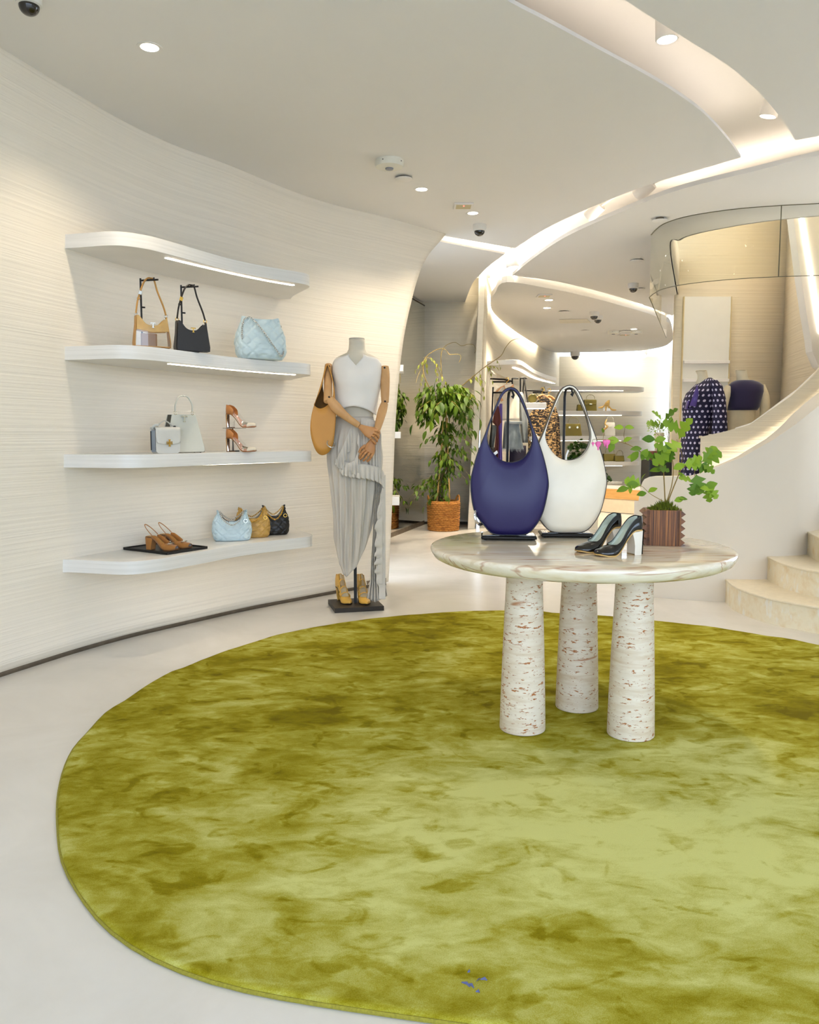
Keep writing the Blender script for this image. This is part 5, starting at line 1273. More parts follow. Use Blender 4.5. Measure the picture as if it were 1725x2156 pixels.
# crop top: loft a little outside the torso, V neck, straight hem with a lifted front
TOPM = M('white_crepe', (238, 234, 228), 0.75, var=0.015, bump=0.15, bs=600)
def prof_at(z):
    P = sorted(prof)
    return sinterp([(q[0], q[1]) for q in P], z), sinterp([(q[0], q[2]) for q in P], z)
def top_f(u, v):
    a = 2*pi*u; sa = sin(a); ca = cos(a)
    hem = 1.205 - 0.030 * abs(ca) ** 3 + (0.020 * max(0, -sa) ** 2) * (1 - abs(ca))
    front = max(0.0, -sa)
    up = 1.508 + 0.026 * (1 - abs(ca)) - 0.0
    if abs(ca) < 0.42: # neckline
        k = abs(ca) / 0.42
        up = lerp(1.462 if sa < 0 else 1.545, 1.536, k ** 0.9)
    up = up - 0.025 * sstep(0.90, 1.0, abs(ca))
    z = lerp(hem, up, v); A, B = prof_at(z)
    flare = 0.010 + 0.030 * (1 - v) ** 1.5
    bust = 0.022 * exp(-((z - 1.385) / 0.055) ** 2) * front ** 2
    A -= 0.016 * sstep(1.22, 1.36, z) * (1 - sstep(1.50, 1.545, z))
    return Vector((0.004 + 0.014 * sstep(1.22, 1.36, z) + (A + flare * 0.35 + 0.003 - 0.006 * sstep(0.75, 1.0, v)) * math.copysign(abs(ca) ** 0.9, ca), (B + flare + bust) * math.copysign(abs(sa) ** 0.9, sa), z))
MB().grid(top_f, 64, 26, wrap=True).build('crop_top', TOPM, man, solid=0.003, off=1.0, angle=180)
# draped skirt: wrapped tube with gathered folds, hem rising to the right
SKM = M('grey_jersey', (204, 197, 186), 0.8, var=0.03, vs=6, bump=0.12, bs=300)
SKL = M('grey_jersey_ruffle', (210, 204, 194), 0.8, var=0.03, vs=6, bump=0.12, bs=300)
def skirt_rad(z):
    return sinterp([(0.10, 0.075), (0.20, 0.080), (0.30, 0.094), (0.48, 0.114), (0.60, 0.124), (0.80, 0.145), (0.93, 0.163), (1.02, 0.157), (1.10, 0.132), (1.165, 0.115)], z), sinterp([(0.10, 0.07), (0.22, 0.085), (0.40, 0.10), (0.6, 0.11), (0.80, 0.12), (0.95, 0.122), (1.05, 0.110), (1.165, 0.088)], z)
def skirt_f(u, v):
    a = 2*pi*u; ca, sa = cos(a), sin(a)
    # a = -90deg is the front; lowest tip sits front-left, edge sweeps up to the right
    dang = (math.degrees(a) + 360 - 248) % 360
    if dang > 180: dang -= 360
    hem = interp([(-180, 0.60), (-120, 0.52), (-50, 0.32), (-15, 0.215), (0, 0.20), (40, 0.262), (66, 0.36), (92, 0.48), (120, 0.60), (180, 0.60)], dang)
    z = lerp(hem, 1.165, v); A, B = skirt_rad(z)
    shift = -0.018 * (1 - sstep(0.15, 0.7, z))
    fold = (0.0105 * sin(a * 17 + 3.0 * (1 - v) + 2.0 * sin(3*a)) + 0.004 * sin(a * 31 + 5 * v)) * (1 - sstep(0.85, 1.15, z)) * sstep(0.0, 0.25, (z - hem) / 0.5 + 0.05)
    return Vector((shift + (A + fold) * ca, (B + fold) * sa, z))
MB().grid(skirt_f, 220, 60, wrap=True).build('skirt', SKM, man, solid=0.0025, off=-1.0, angle=180)
def flounce(pts, widths, n_rip, amp, name, mat, depth_amp=0.018, hang=(0, 0, -1)):
    """ribbon hanging from a line of points, rippling more towards its free edge"""
    P = spline(pts, 16); m = len(P) - 1
    def f(u, v):
        i = u * m; k = int(min(i, m - 1)); p = P[k].lerp(P[k+1], i - k); wd = interp(widths, u)
        ph = n_rip * 2*pi*u
        rip = amp * v * sin(ph) + amp * 0.5 * v * sin(ph * 1.7 + 1.0)
        return p + Vector(hang) * (wd * v + 0.35 * rip * v) + Vector((rip * 0.5, -depth_amp * v * (0.6 + 0.5 * cos(ph)), 0))
    return MB().grid(f, 180, 12).build(name, mat, man, solid=0.002, off=0.0, angle=180)
fr_ = -0.135
flounce([ML(741, 892, -0.10), ML(728, 925, -0.125), ML(716, 952, -0.125), ML(708, 968, -0.12)], [(0, 0.10), (0.5, 0.13), (1, 0.03)], 7, 0.012, 'ruffle', SKL)
flounce([ML(752, 890, -0.10), ML(757, 930, -0.13), ML(748, 965, -0.14), ML(735, 975, -0.14)], [(0, 0.06), (0.5, 0.12), (1, 0.05)], 6, 0.012, 'ruffle', SKL)
flounce([ML(706, 965, -0.105), ML(722, 972, -0.13), ML(745, 976, -0.137), ML(775, 978, -0.13), ML(800, 985, -0.10), ML(809, 995, -0.07)], [(0, 0.03), (0.2, 0.08), (0.5, 0.085), (0.8, 0.09), (1, 0.10)], 15, 0.008, 'ruffle', SKL)
flounce([ML(760, 880, -0.10), ML(780, 882, -0.095), ML(797, 892, -0.08), ML(803, 915, -0.09)], [(0, 0.22), (0.5, 0.30), (1, 0.26)], 9, 0.007, 'ruffle', SKL)
# long panel falling on the right
def fall(u, v):
    x0 = lerp(787, lerp(800, 812, sstep(0.0, 0.25, v)), u); yb = lerp(1268, 1245, abs(u - 0.4)); y = lerp(958, yb, v)
    x = lerp(x0, lerp(782, 806, u), v) + 3.0 * sin(v * 5 + u * 3)
    d = -0.06 - 0.014 * sin(6.5 * 2*pi*u + 2.0*sin(4*v)) - 0.03 * v * (1 - u)
    if v > 0.88: x += (u - 0.5) * 14 * (v - 0.88) / 0.12
    return ML(x, y, d)
MB().grid(fall, 60, 60).build('falling_panel', SKM, man, solid=0.002, off=0.0, angle=180)
for k, (xa, xb, ya, yb) in enumerate(((798, 812, 1000, 1262), (793, 806, 1060, 1230))):
    def casc(u, v, xa=xa, xb=xb, ya=ya, yb=yb, k=k):
        y = lerp(ya, yb, v); e = (0.5 + 0.5 * sin(v * 44 + k + 2 * sin(9*v))) * min(1.0, 5*v, 4*(1 - v)) * (0.55 + 0.45*v)
        x = lerp(xb, lerp(xb - 2, xa - 6 * e, min(1.0, 4*v)), u); return ML(x, y + 7 * u * e, -0.085 - 0.03 * u * e - 0.01 * k)
    MB().grid(casc, 10, 90).build('cascade_ruffle', SKL, man, solid=0.002, off=0.0, angle=180)
# jointed wooden arms
ARMW = m_wood('pale_arm_wood', (196, 148, 96), (216, 170, 116), (10, 10, 4), 0.5)
def limb(name, pts, radii, asp=0.8):
    P = spline(pts, 6); n = len(P); tab = [(i / (len(radii) - 1), r) for i, r in enumerate(radii)]
    return MB().tube(P, [sinterp(tab, i/(n-1)) for i in range(n)], 18, asp=asp, up=(1, 0, 0)).build(name, ARMW, man, angle=60, bevel=0.003)
def pivot(px, py, dy):
    p = ML(px, py, dy); MB().lathe([(0.006, -0.004), (0.006, 0.0), (0.004, 0.002)], 12).xf(Matrix.Translation(p) @ Matrix.Rotation(R(90), 4, 'X')).build('pivot', BLACKM, man)
limb('upper_arm', [ML(692, 768, -0.0), ML(691, 790, -0.045), ML(691, 818, -0.12), ML(690, 846, -0.188)], [0.022, 0.0235, 0.0235, 0.025, 0.023]); pivot(693, 771, -0.034); pivot(693, 836, -0.190)
limb('upper_arm', [ML(811, 771, 0.0), ML(811, 795, -0.015), ML(811, 820, -0.03), ML(811, 848, -0.04)], [0.022, 0.028, 0.028, 0.026, 0.022]); pivot(810, 774, -0.028); pivot(811, 845, -0.072)
limb('forearm', [ML(694, 840, -0.188), ML(712, 862, -0.19), ML(733, 880, -0.18), ML(756, 896, -0.165)], [0.022, 0.031, 0.026, 0.021, 0.018])
limb('forearm', [ML(810, 849, -0.045), ML(804, 870, -0.08), ML(797, 895, -0.12), ML(789, 921, -0.145)], [0.022, 0.027, 0.025, 0.021, 0.018])
HANDW = m_wood('hand_wood', (186, 130, 80), (206, 152, 98), (10, 10, 4), 0.5)
def hand(wrist, knuck, tips, thumb, name):
    """palm loft from wrist to knuckle line, then five jointed fingers"""
    wv = Vector(wrist); k0, k1 = Vector(knuck[0]), Vector(knuck[1]); across = k1 - k0; mid = (k0 + k1) / 2; d = (mid - wv).normalized(); nrm = d.cross(across.normalized()).normalized()
    rings = []
    for v, wd, th in ((0.0, 0.42, 0.013), (0.25, 0.62, 0.014), (0.6, 0.98, 0.013), (0.9, 1.06, 0.011), (1.0, 1.0, 0.009)):
        c = wv.lerp(mid, v); hw = across.length / 2 * wd; ac = across.normalized()
        rings.append([c + ac * hw * cos(q) + nrm * th * sin(q) for q in [2*pi*i/14 for i in range(14)]])
    h_ = MB().loft(rings).build(name, HANDW, man, angle=70)
    for i, tp in enumerate(tips):
        b_ = k0.lerp(k1, (i + 0.5) / len(tips)) - d * 0.004
        m1, m2, e = (Vector(q) for q in tp)
        for a, c, r in ((b_, m1, 0.0082), (m1, m2, 0.0076), (m2, e, 0.0068)):
            MB().tube([a, a.lerp(c, 0.15), a.lerp(c, 0.85), c], [r*0.8, r, r, r*0.75], 10).build('finger_joint', HANDW, h_, angle=50)
    a, b_, c = (Vector(q) for q in thumb)
    MB().tube([a, a.lerp(b_, 0.5), b_], [0.009, 0.0095, 0.008], 10).build('finger_joint', HANDW, h_, angle=50); MB().tube([b_, b_.lerp(c, 0.5), c], [0.008, 0.008, 0.006], 10).build('finger_joint', HANDW, h_, angle=50)
# upper hand (crosses over the other wrist)
D1 = -0.165
hand(ML(757, 897, D1 + .005), (ML(792, 905, D1 - .01), ML(779, 924, D1 - .015)),
     [(ML(797, 907, D1 - .018), ML(799, 912, D1 - .008), ML(796, 916, D1 + .008)), (ML(794, 913, D1 - .022), ML(798, 919, D1 - .012), ML(796, 924, D1 + .006)), (ML(789, 919, D1 - .024), ML(794, 926, D1 - .014), ML(794, 930, D1 + .005)), (ML(783, 925, D1 - .024), ML(790, 932, D1 - .016), ML(791, 935, D1 + .002))],
     (ML(774, 901, D1 - .004), ML(788, 902, D1 + .012), ML(797, 908, D1 + .02)), 'hand')
D2 = -0.150
hand(ML(786, 924, D2), (ML(767, 946, D2 - .01), ML(787, 958, D2 - .01)),
     [(ML(762, 953, D2 - .014), ML(758, 960, D2 - .006), ML(757, 965, D2 + .006)), (ML(767, 957, D2 - .018), ML(762, 964, D2 - .012), ML(758, 967, D2)), (ML(774, 961, D2 - .020), ML(769, 967, D2 - .014), ML(765, 970, D2)), (ML(781, 963, D2 - .018), ML(777, 969, D2 - .012), ML(773, 971, D2))],
     (ML(770, 938, D2 - .006), ML(761, 944, D2 - .012), ML(756, 953, D2 - .008)), 'hand')

# ------------------------------------------------------------------ tan bag on the mannequin's arm
tbg = thing('oval_shoulder_bag', 'honey tan oval leather shoulder bag hung on the mannequin\'s arm', 'handbag', (MX, MY, 0))
TANL = m_leather('honey_leather', (198, 142, 62), 0.5); TANI = M('umber_suede', (96, 66, 24), 0.9); TANG = m_leather('honey_gusset', (176, 122, 50), 0.55)
TO = [(690, 767), (694, 774), (701, 800), (705, 830), (707, 870), (705, 905), (701, 935), (692, 952), (678, 958), (666, 949), (657, 925), (654, 900), (657, 872), (663, 850), (673, 820), (680, 795), (685, 773)]
TI = [(690, 769), (692.5, 776), (699.5, 800), (702, 825), (698, 843), (686, 856), (673, 860), (661.5, 853), (664, 846), (676, 818), (682, 795), (686.5, 776)]
def drop_bag(t, TOx, TIx, dy, depth, mat, inner, shear):
    N = 100; yb = lambda p: interp([(767, -.05), (790, -.085), (815, -.125), (835, -.15)], p[1])
    dp = lambda p: interp([(767, .09), (785, .085), (800, .062), (815, .046), (835, .042)], p[1])
    O = poly_resample(bag_outline(TOx, 6), N); c = Vector((682, 825)); Iv = [Vector(p) for p in bag_outline(TIx, 6)]
    def hit(d):
        best = None
        for i in range(len(Iv)):
            a = Iv[i] - c; b2 = Iv[(i+1) % len(Iv)] - c; det = d.x*(b2.y - a.y) - d.y*(b2.x - a.x)
            if abs(det) < 1e-12: continue
            tt = (a.x*(b2.y - a.y) - a.y*(b2.x - a.x)) / det; uu = (a.x*d.y - a.y*d.x) / det
            if tt > 0 and -1e-6 <= uu <= 1 + 1e-6: best = tt if best is None else min(best, tt)
        return c + d*best if best else c
    I = [hit((p - c).normalized()) for p in O]
    c = Vector((692, 810)); Iv = [Vector(p) for p in bag_outline(TIB, 6)]; IB = [hit((p - c).normalized()) for p in O]
    for s, nm in ((0, 'front_panel'), (1, 'back_panel')):
        J = (I, IB)[s]; MB().grid(lambda u, v: ML(*O[round(u*N) % N].lerp(J[round(u*N) % N], v), yb(O[round(u*N) % N].lerp(J[round(u*N) % N], v)) + s*dp(O[round(u*N) % N].lerp(J[round(u*N) % N], v))), N, 6, wrap=True).build(nm, (mat, inner)[s], t, solid=0.004, off=0.0, angle=60)
    MB().grid(lambda u, v: ML(*O[round(u*N) % N], yb(O[round(u*N) % N]) + v*dp(O[round(u*N) % N])), N, 3, wrap=True).build('gusset', TANG, t, solid=0.003, off=0.0, angle=60)
    MB().grid(lambda u, v: ML(*O[round(u*N) % N].lerp(c if False else I[round(u*N) % N], 0.03), yb(O[round(u*N) % N]) + lerp(0.1, 0.9, v)*dp(O[round(u*N) % N])), N, 2, wrap=True).build('lining', inner, t, angle=60)
TIB = [(690, 769), (692.5, 776), (699.5, 800), (702, 822), (700, 838), (693, 842), (685, 838), (680, 815), (681.5, 795), (687, 776)]
drop_bag(tbg, TO, TI, -0.075, 0.075, TANL, TANI, 0.0011)
rp = ML(697, 934, -0.150)
MB().torus(rp, 0.024, 0.0035, 26, 8, Matrix.Rotation(R(60), 3, 'X') @ Matrix.Rotation(R(25), 3, 'Y')).build('metal_ring', CHROME, tbg)

# ------------------------------------------------------------------ yellow strappy shoes on the base plate
YEL = M('butter_leather', (216, 168, 72), 0.35, coat=0.15); YIN = M('cream_lining', (226, 210, 176), 0.6)
for (px, py, az, lb) in ((712, 1262, -62, 'yellow strappy heeled shoe on the base plate, left of the pole'), (757, 1262, -72, 'yellow strappy heeled shoe on the base plate, under the falling skirt')):
    p = at_z(px, py, 0.0285)
    s = thing('strappy_shoe', lb, 'shoe', (p.x, p.y, 0.0285), R(az), 'yellow strappy shoes on the base plate')
    g_ = shoe(s, 0.19, 0.082, YEL, YIN, M('dark_sole', (40, 30, 22), 0.6), YEL, wk=1.05, open_end=0.66, back=1.55, mid=1.75, vamp=1.15, heel='slim', pointed=True)
    for (tt, hh) in ((0.30, 0.070), (0.44, 0.056), (0.56, 0.046)):
        W_, zs_, L_ = g_['W'], g_['zs'], g_['L']
        P = [Vector((tt*L_ + 0.012*sin(q), W_(tt)*1.04*cos(q), zs_(tt) + 0.012 + hh*sin(q)*0.8)) for q in [pi*i/14 for i in range(15)]]
        MB().tube(P, 0.0016, 6, asp=4.0, up=(0.2, 0, 1)).build('strap', YEL, s, angle=60)
        MB().box((tt*L_ + 0.004, -W_(tt)*1.05, zs_(tt) + 0.024), (0.010, 0.004, 0.010)).build('buckle', GOLD, s, bevel=0.001)

# ------------------------------------------------------------------ tall climbing plant in a woven basket
bp = at_z(934, 1116, 0.0); PYY = bp.y
plant = thing('basket_plant', 'tall leafy climbing plant on canes in a round woven basket', 'potted plant', (bp.x, PYY, 0))
def QL(px, py, dy=0.0):
    p = at_y(px, py, PYY + dy); return Vector((p.x - bp.x, dy, p.z))
def clear(p, m=0.03):
    """keep a local point off the mirror, the alcove wall and the leaning fin"""
    w = Vector((p.x + bp.x, p.y + PYY, p.z)); d = (w.x - mir_a.x) * nm.x + (w.y - mir_a.y) * nm.y
    if d < 0.022 + m: w += nm * (0.022 + m - d)
    w.y = min(w.y, (9.09 if w.x > 0.55 else BW - 0.02) - m)
    return Vector((w.x - bp.x, w.y - PYY, w.z))
def pstem(t, L, *a): return stem(t, [clear(q, 0.03) for q in L], *a)
def clear_leaf(o):
    M_ = o.matrix_basis.copy(); V = [M_ @ v.co for v in o.data.vertices]; need = Vector((0, 0, 0))
    for _ in range(3):
        big = max(((clear(v + need, 0.006) - v - need) for v in V), key=lambda q: q.length)
        if big.length < 1e-5: break
        need += big
    if need.length > 0: o.matrix_basis = Matrix.Translation(need) @ M_
BR = 33.0 / F_PX * PYY; BH = (1112 - 1053) / F_PX * PYY
def m_basket():
    t = NT('woven_seagrass'); f = t.noise(t.coord('Object', (30, 30, 60)), 1.0, 4, 0.6, 0.4)
    t.set(col=t.ramp(f, [(0.25, lin((112, 66, 20))), (0.5, lin((176, 116, 46))), (0.75, lin((206, 152, 76)))]), rough=0.8); t.bump(f, 0.4, 0.004); return t.m
BASK = m_basket()
NW = 30; ROWS = 15
def weave(u, v):
    a = 2*pi*u; row = v * ROWS; k = int(min(row, ROWS - 1e-6)); fr_ = row - k
    ph = NW * a + pi * k
    r = BR * lerp(0.94, 1.0, v) + 0.012 * sin(pi * fr_) * (0.65 + 0.6 * abs(sin(ph / 2))) + 0.004 * sin(ph)
    return Vector((r * cos(a), r * sin(a), 0.003 + BH * v))
MB().grid(weave, 180, ROWS * 6, wrap=True).build('woven_wall', BASK, plant, angle=180)
MB().lathe([(BR*0.93, 0.0), (BR*0.93, 0.01), (0.001, 0.01)], 32).build('base', BASK, plant)
for k in range(3): MB().torus((0, 0, BH - 0.004 + 0.009*k), BR - 0.002*k, 0.008, 48, 8).build('rim_coil', BASK, plant)
for sg, a0 in ((1, 0.25), (-1, pi + 0.1)):
    P = [Vector((BR*cos(a0 + q*0.42), BR*sin(a0 + q*0.42), BH + 0.075*(1 - abs(q)**2.2))) for q in [i/8 - 1 for i in range(17)]]
    MB().tube(P, 0.010, 8).build('handle', BASK, plant)
MB().lathe([(BR*0.95, BH - 0.05), (0.001, BH - 0.03)], 30).build('soil', MATS['dark_soil'], plant)
CANE = M('bamboo_cane', (196, 158, 88), 0.6, vs=20, var=0.1); BARK = M('dark_vine', (70, 54, 30), 0.8, vs=30, var=0.2)
for (xa, ya, xb, yb, d1, d2) in ((947, 1056, 940, 885, -0.05, 0.0), (920, 1056, 934, 885, -0.06, -0.02), (932, 1056, 942, 880, 0.06, 0.03)):
    MB().tube([QL(xa, ya, d1), QL((xa+xb)/2 + 1, (ya+yb)/2, (d1+d2)/2), QL(xb, yb, d2)], 0.008, 8).build('cane', CANE, plant)
pstem(plant, [QL(925, 1054, -.02), QL(926, 1025, -.04), QL(932, 1000, -.05), QL(944, 975, -.03), QL(940, 940, 0), QL(938, 905, .02), QL(940, 870, 0)], 0.014, 0.007, BARK, 'vine')
pstem(plant, [QL(930, 1054, .02), QL(936, 1010, .03), QL(946, 978, .03), QL(940, 940, .05), QL(941, 880, .03)], 0.010, 0.006, BARK, 'vine')
YST = M('young_vine', (132, 112, 50), 0.6, vs=20)
pstem(plant, [QL(908, 825, 0), QL(895, 795, -.05), QL(891, 775, -.05), QL(895, 755, -.05), QL(912, 740, -.05), QL(930, 734, -.05), QL(940, 738, -.05), QL(946, 746, -.05), QL(955, 746, -.05), QL(966, 746, -.05), QL(971, 752, -.05), QL(967, 763, -.05)], 0.005, 0.0022, YST, 'tendril')
pstem(plant, [QL(932, 795, .02), QL(929, 770, .02), QL(930, 742, .02), QL(940, 727, .02), QL(958, 721, .02), QL(972, 728, .02), QL(985, 725, .02), QL(997, 726, .02), QL(1002, 735, .02), QL(1000, 744, .02)], 0.004, 0.002, YST, 'tendril')
pstem(plant, [QL(970, 815, 0), QL(1000, 790, -.1), QL(1022, 772, -.15), QL(1040, 760, -.18), QL(1056, 748, -.2), QL(1066, 730, -.2), QL(1080, 716, -.2), QL(1100, 714, -.2), QL(1112, 726, -.2), QL(1120, 732, -.2)], 0.005, 0.002, YST, 'tendril')
pstem(plant, [QL(932, 800, 0), QL(922, 775, -.03), QL(905, 755, -.05), QL(893, 752, -.05)], 0.004, 0.002, YST, 'tendril'); pstem(plant, [QL(900, 755, -.05), QL(886, 778, -.05), QL(879, 795, -.08), QL(876, 806, -.1)], 0.003, 0.002, YST, 'tendril')
DLEAF = m_leaf('wisteria_leaf', (40, 72, 4), (108, 136, 22)); YLEAF = m_leaf('young_wisteria_leaf', (96, 112, 22), (150, 156, 52))
WL = leaf_mesh('leaflet', [(0, .004), (.15, .13), (.35, .20), (.55, .195), (.75, .13), (.9, .05), (1, .002)], DLEAF, 0.25, 0.35); WY = leaf_mesh('young_leaflet', [(0, .004), (.2, .13), (.45, .18), (.7, .13), (.9, .05), (1, .002)], YLEAF, 0.35, 0.4)
random.seed(21); NLEAF = [0]
def frond(base, d, L, n, me=None, size=0.085, droop=0.5, parent=plant):
    """compound leaf: pairs of leaflets along a drooping midrib"""
    d = d.normalized(); pts = []
    for i in range(7):
        s = i / 6 * L; pts.append(clear(base + d * s + Vector((0, 0, -droop * s * s / max(L, 1e-3))), 0.012))
    MB().tube(pts, [0.003, 0.0028, 0.0025, 0.002, 0.0018, 0.0015, 0.001], 5).build('midrib', YST, parent)
    side = d.cross(Vector((0, 0, 1))); side = side.normalized() if side.length > 0.01 else Vector((1, 0, 0))
    for i in range(n):
        q = 0.15 + 0.85 * i / max(1, n - 1); k = min(5, int(q * 6)); p = pts[k].lerp(pts[k+1], q*6 - k)
        for sg in ((-1, 1) if i < n - 1 else (0,)):
            if NLEAF[0] >= 300: return
            dd = d * 0.55 + side * sg * 0.75 + Vector((random.uniform(-.2, .2), random.uniform(-.2, .2), -0.75 + random.uniform(-.25, .25)))
            clear_leaf(place_leaf(me or WL, p, dd, size * random.uniform(0.8, 1.15), parent, roll=random.uniform(-0.7, 0.7))); NLEAF[0] += 1
def fr2(px, py, ax, az, L, n, size=0.085, dy=0.0, ay=None, me=None, droop=0.5): frond(QL(px, py, dy), Vector((ax, random.uniform(-.6, .1) if ay is None else ay, az)), L, n, me, size, droop)
# crown
for (px, py, ax, az, L, n, s, dy) in ((938, 838, -.9, .1, .34, 4, .12, -.06), (938, 845, -1, -.15, .40, 4, .12, -.08), (935, 855, -.6, -.4, .28, 4, .12, -.10), (942, 830, .9, .25, .34, 4, .12, -.06), (946, 840, 1, -.1, .36, 4, .12, -.08), (948, 852, .8, -.4, .30, 4, .12, -.10),
      (938, 822, -.3, .6, .24, 3, .12, -.08), (940, 830, 0, .15, .16, 3, .13, -.16), (930, 845, -.3, -.1, .18, 3, .13, -.16), (950, 845, .35, -.1, .18, 3, .13, -.16), (940, 862, .0, -.5, .18, 3, .13, -.14), (955, 825, .9, .6, .28, 3, .11, -.04), (960, 835, 1, .4, .26, 3, .11, .02), (922, 835, -1, .35, .22, 3, .11, .03)):
    fr2(px, py, ax, az, L, n, s, dy)
for (px, py, ax, az, L, n, s, dy) in ((938, 915, -1, .25, .30, 5, .075, -.05), (944, 920, 1, .2, .30, 4, .08, -.05), (940, 935, -.7, -.3, .2, 3, .08, -.08), (944, 945, 1, -.1, .34, 5, .075, -.03), (938, 950, .3, -.4, .16, 3, .09, -.12), (942, 965, .9, -.2, .24, 3, .085, -.06), (934, 965, -.5, -.4, .16, 3, .085, -.1),
      (930, 985, -.3, -.2, .12, 3, .08, -.1), (946, 985, .9, -.1, .2, 3, .075, -.05), (932, 1000, -1, .1, .26, 4, .075, -.05), (926, 1010, -1, .0, .36, 5, .07, -.06), (930, 1022, -1, -.1, .40, 6, .07, -.05), (938, 1018, .2, -.5, .12, 3, .085, -.1), (926, 1035, -.7, -.3, .18, 3, .085, -.1), (936, 1040, .3, -.3, .08, 2, .1, -.1)):
    fr2(px, py, ax, az, L, n, s, dy)
# young foliage on the tendrils
for (px, py, ax, az, L, n, s, dy) in ((897, 754, .1, -.6, .08, 3, .055, -.05), (905, 752, .8, -.4, .12, 4, .05, -.05), (893, 760, -.6, -.3, .1, 3, .05, -.05), (890, 785, -.3, -1, .12, 4, .05, -.05), (918, 772, .2, -1, .14, 4, .055, 0), (895, 800, .3, -1, .14, 3, .07, 0), (928, 790, .6, -.5, .12, 3, .06, 0),
      (985, 800, .8, .4, .2, 4, .06, -.06), (1000, 790, .7, -.6, .14, 3, .055, -.1), (1010, 782, .3, -1, .18, 4, .05, -.12), (1022, 774, .8, .5, .14, 4, .045, -.15), (1030, 770, .3, -1, .12, 3, .045, -.15), (1046, 758, .5, -.6, .06, 2, .035, -.18), (975, 815, .6, -.3, .2, 3, .075, -.05)):
    fr2(px, py, ax, az, L, n, s, dy, me=WY)
# the many smaller leaflets inside the crown, too many to pick apart
fol = MB(); random.seed(5)
def leaflet(mb, p, d, size, roll):
    d = d.normalized(); up = Vector((0, 0, 1)) - d * d.z
    up = up.normalized() if up.length > .05 else Vector((0, -1, 0)); y = up.cross(d); q = Matrix.Rotation(roll, 3, d); y = q @ y; up = q @ up
    vs = []; fs = []; ol = [(0, .01), (.2, .15), (.45, .20), (.75, .12), (1, .004)]
    for x, w in ol:
        z = -.3*x*x
        for yy in (-w, 0, w): vs.append(p + (d*x + y*yy + up*(z + .25*abs(yy)))*size)
    need = Vector((0, 0, 0))
    for _ in range(3):
        big = max(((clear(v + need, 0.006) - v - need) for v in vs), key=lambda q: q.length)
        if big.length < 1e-5: break
        need += big
    vs = [v + need for v in vs]
    for i in range(len(ol) - 1):
        a = 3*i; fs += [(a, a+1, a+4, a+3), (a+1, a+2, a+5, a+4)]
    mb.add(vs, fs)
for (px, py, rx, rz_, ry, n, sz) in ((938, 838, .34, .17, .17, 380, .085), (962, 832, .16, .10, .12, 90, .08), (905, 858, .15, .09, .10, 80, .085), (972, 860, .13, .13, .1, 80, .08), (938, 925, .12, .06, .08, 40, .07), (965, 945, .17, .06, .08, 55, .07), (930, 962, .08, .09, .08, 40, .075), (950, 972, .1, .07, .08, 30, .075), (914, 1012, .16, .05, .08, 45, .06), (932, 1010, .07, .12, .08, 50, .07), (920, 1040, .07, .06, .08, 25, .07), (938, 900, .10, .10, .09, 60, .08), (942, 990, .10, .10, .09, 45, .07), (975, 905, .10, .08, .08, 30, .075), (898, 880, .10, .07, .08, 35, .08), (890, 1022, .12, .03, .06, 22, .06)):
    c = QL(px, py, -.02)
    for k in range(n):
        v = Vector((random.gauss(0, 1), random.gauss(0, 1), random.gauss(0, 1))).normalized() * random.random() ** .4
        p = c + Vector((v.x*rx, v.y*ry, v.z*rz_)); leaflet(fol, p, Vector((v.x + random.uniform(-.5, .5), random.uniform(-.8, .3), -.75 + random.uniform(-.4, .4))), sz*random.uniform(.75, 1.15), random.uniform(-.7, .7))
fo = fol.build('dense_foliage', DLEAF, plant, angle=180); fo['kind'] = 'stuff'
def m_leafv(name, a, b):
    t = NT(name); f = t.noise(t.coord(), 22, 3, .7); c = t.ramp(f, [(.3, lin(a)), (.7, lin(b))]); t.set(col=c, rough=.5, spec=.35)
    tl = t.n('ShaderNodeBsdfTranslucent'); t.l(c, tl.inputs[0]); mx = t.n('ShaderNodeMixShader'); mx.inputs[0].default_value = .25; t.l(t.b.outputs[0], mx.inputs[1]); t.l(tl.outputs[0], mx.inputs[2]); t.l(mx.outputs[0], t.out.inputs[0]); return t.m
fo.data.materials[0] = m_leafv('dense_leaf', (36, 66, 4), (102, 130, 20))
# small white shelf stubs against the mirror
for (xa, xb, ya, yb, lb) in ((835, 849.6, 768, 782, 'uppermost small white shelf block against the mirror wall'), (822, 844, 909, 923, 'middle small white shelf block against the mirror wall'), (818, 841, 1046, 1064, 'lowest small white shelf block against the mirror wall')):
    Y_ = 7.75; a = at_y(xa - 14, ya, Y_); b2 = at_y(xb, yb, Y_)
    tag(MB().box(((a.x + b2.x)/2, Y_ + 0.12, (a.z + b2.z)/2), (b2.x - a.x, 0.24, a.z - b2.z)).build('shelf_block', WHITE, bevel=0.003), lb, 'shelf', 'white shelf blocks against the mirror')

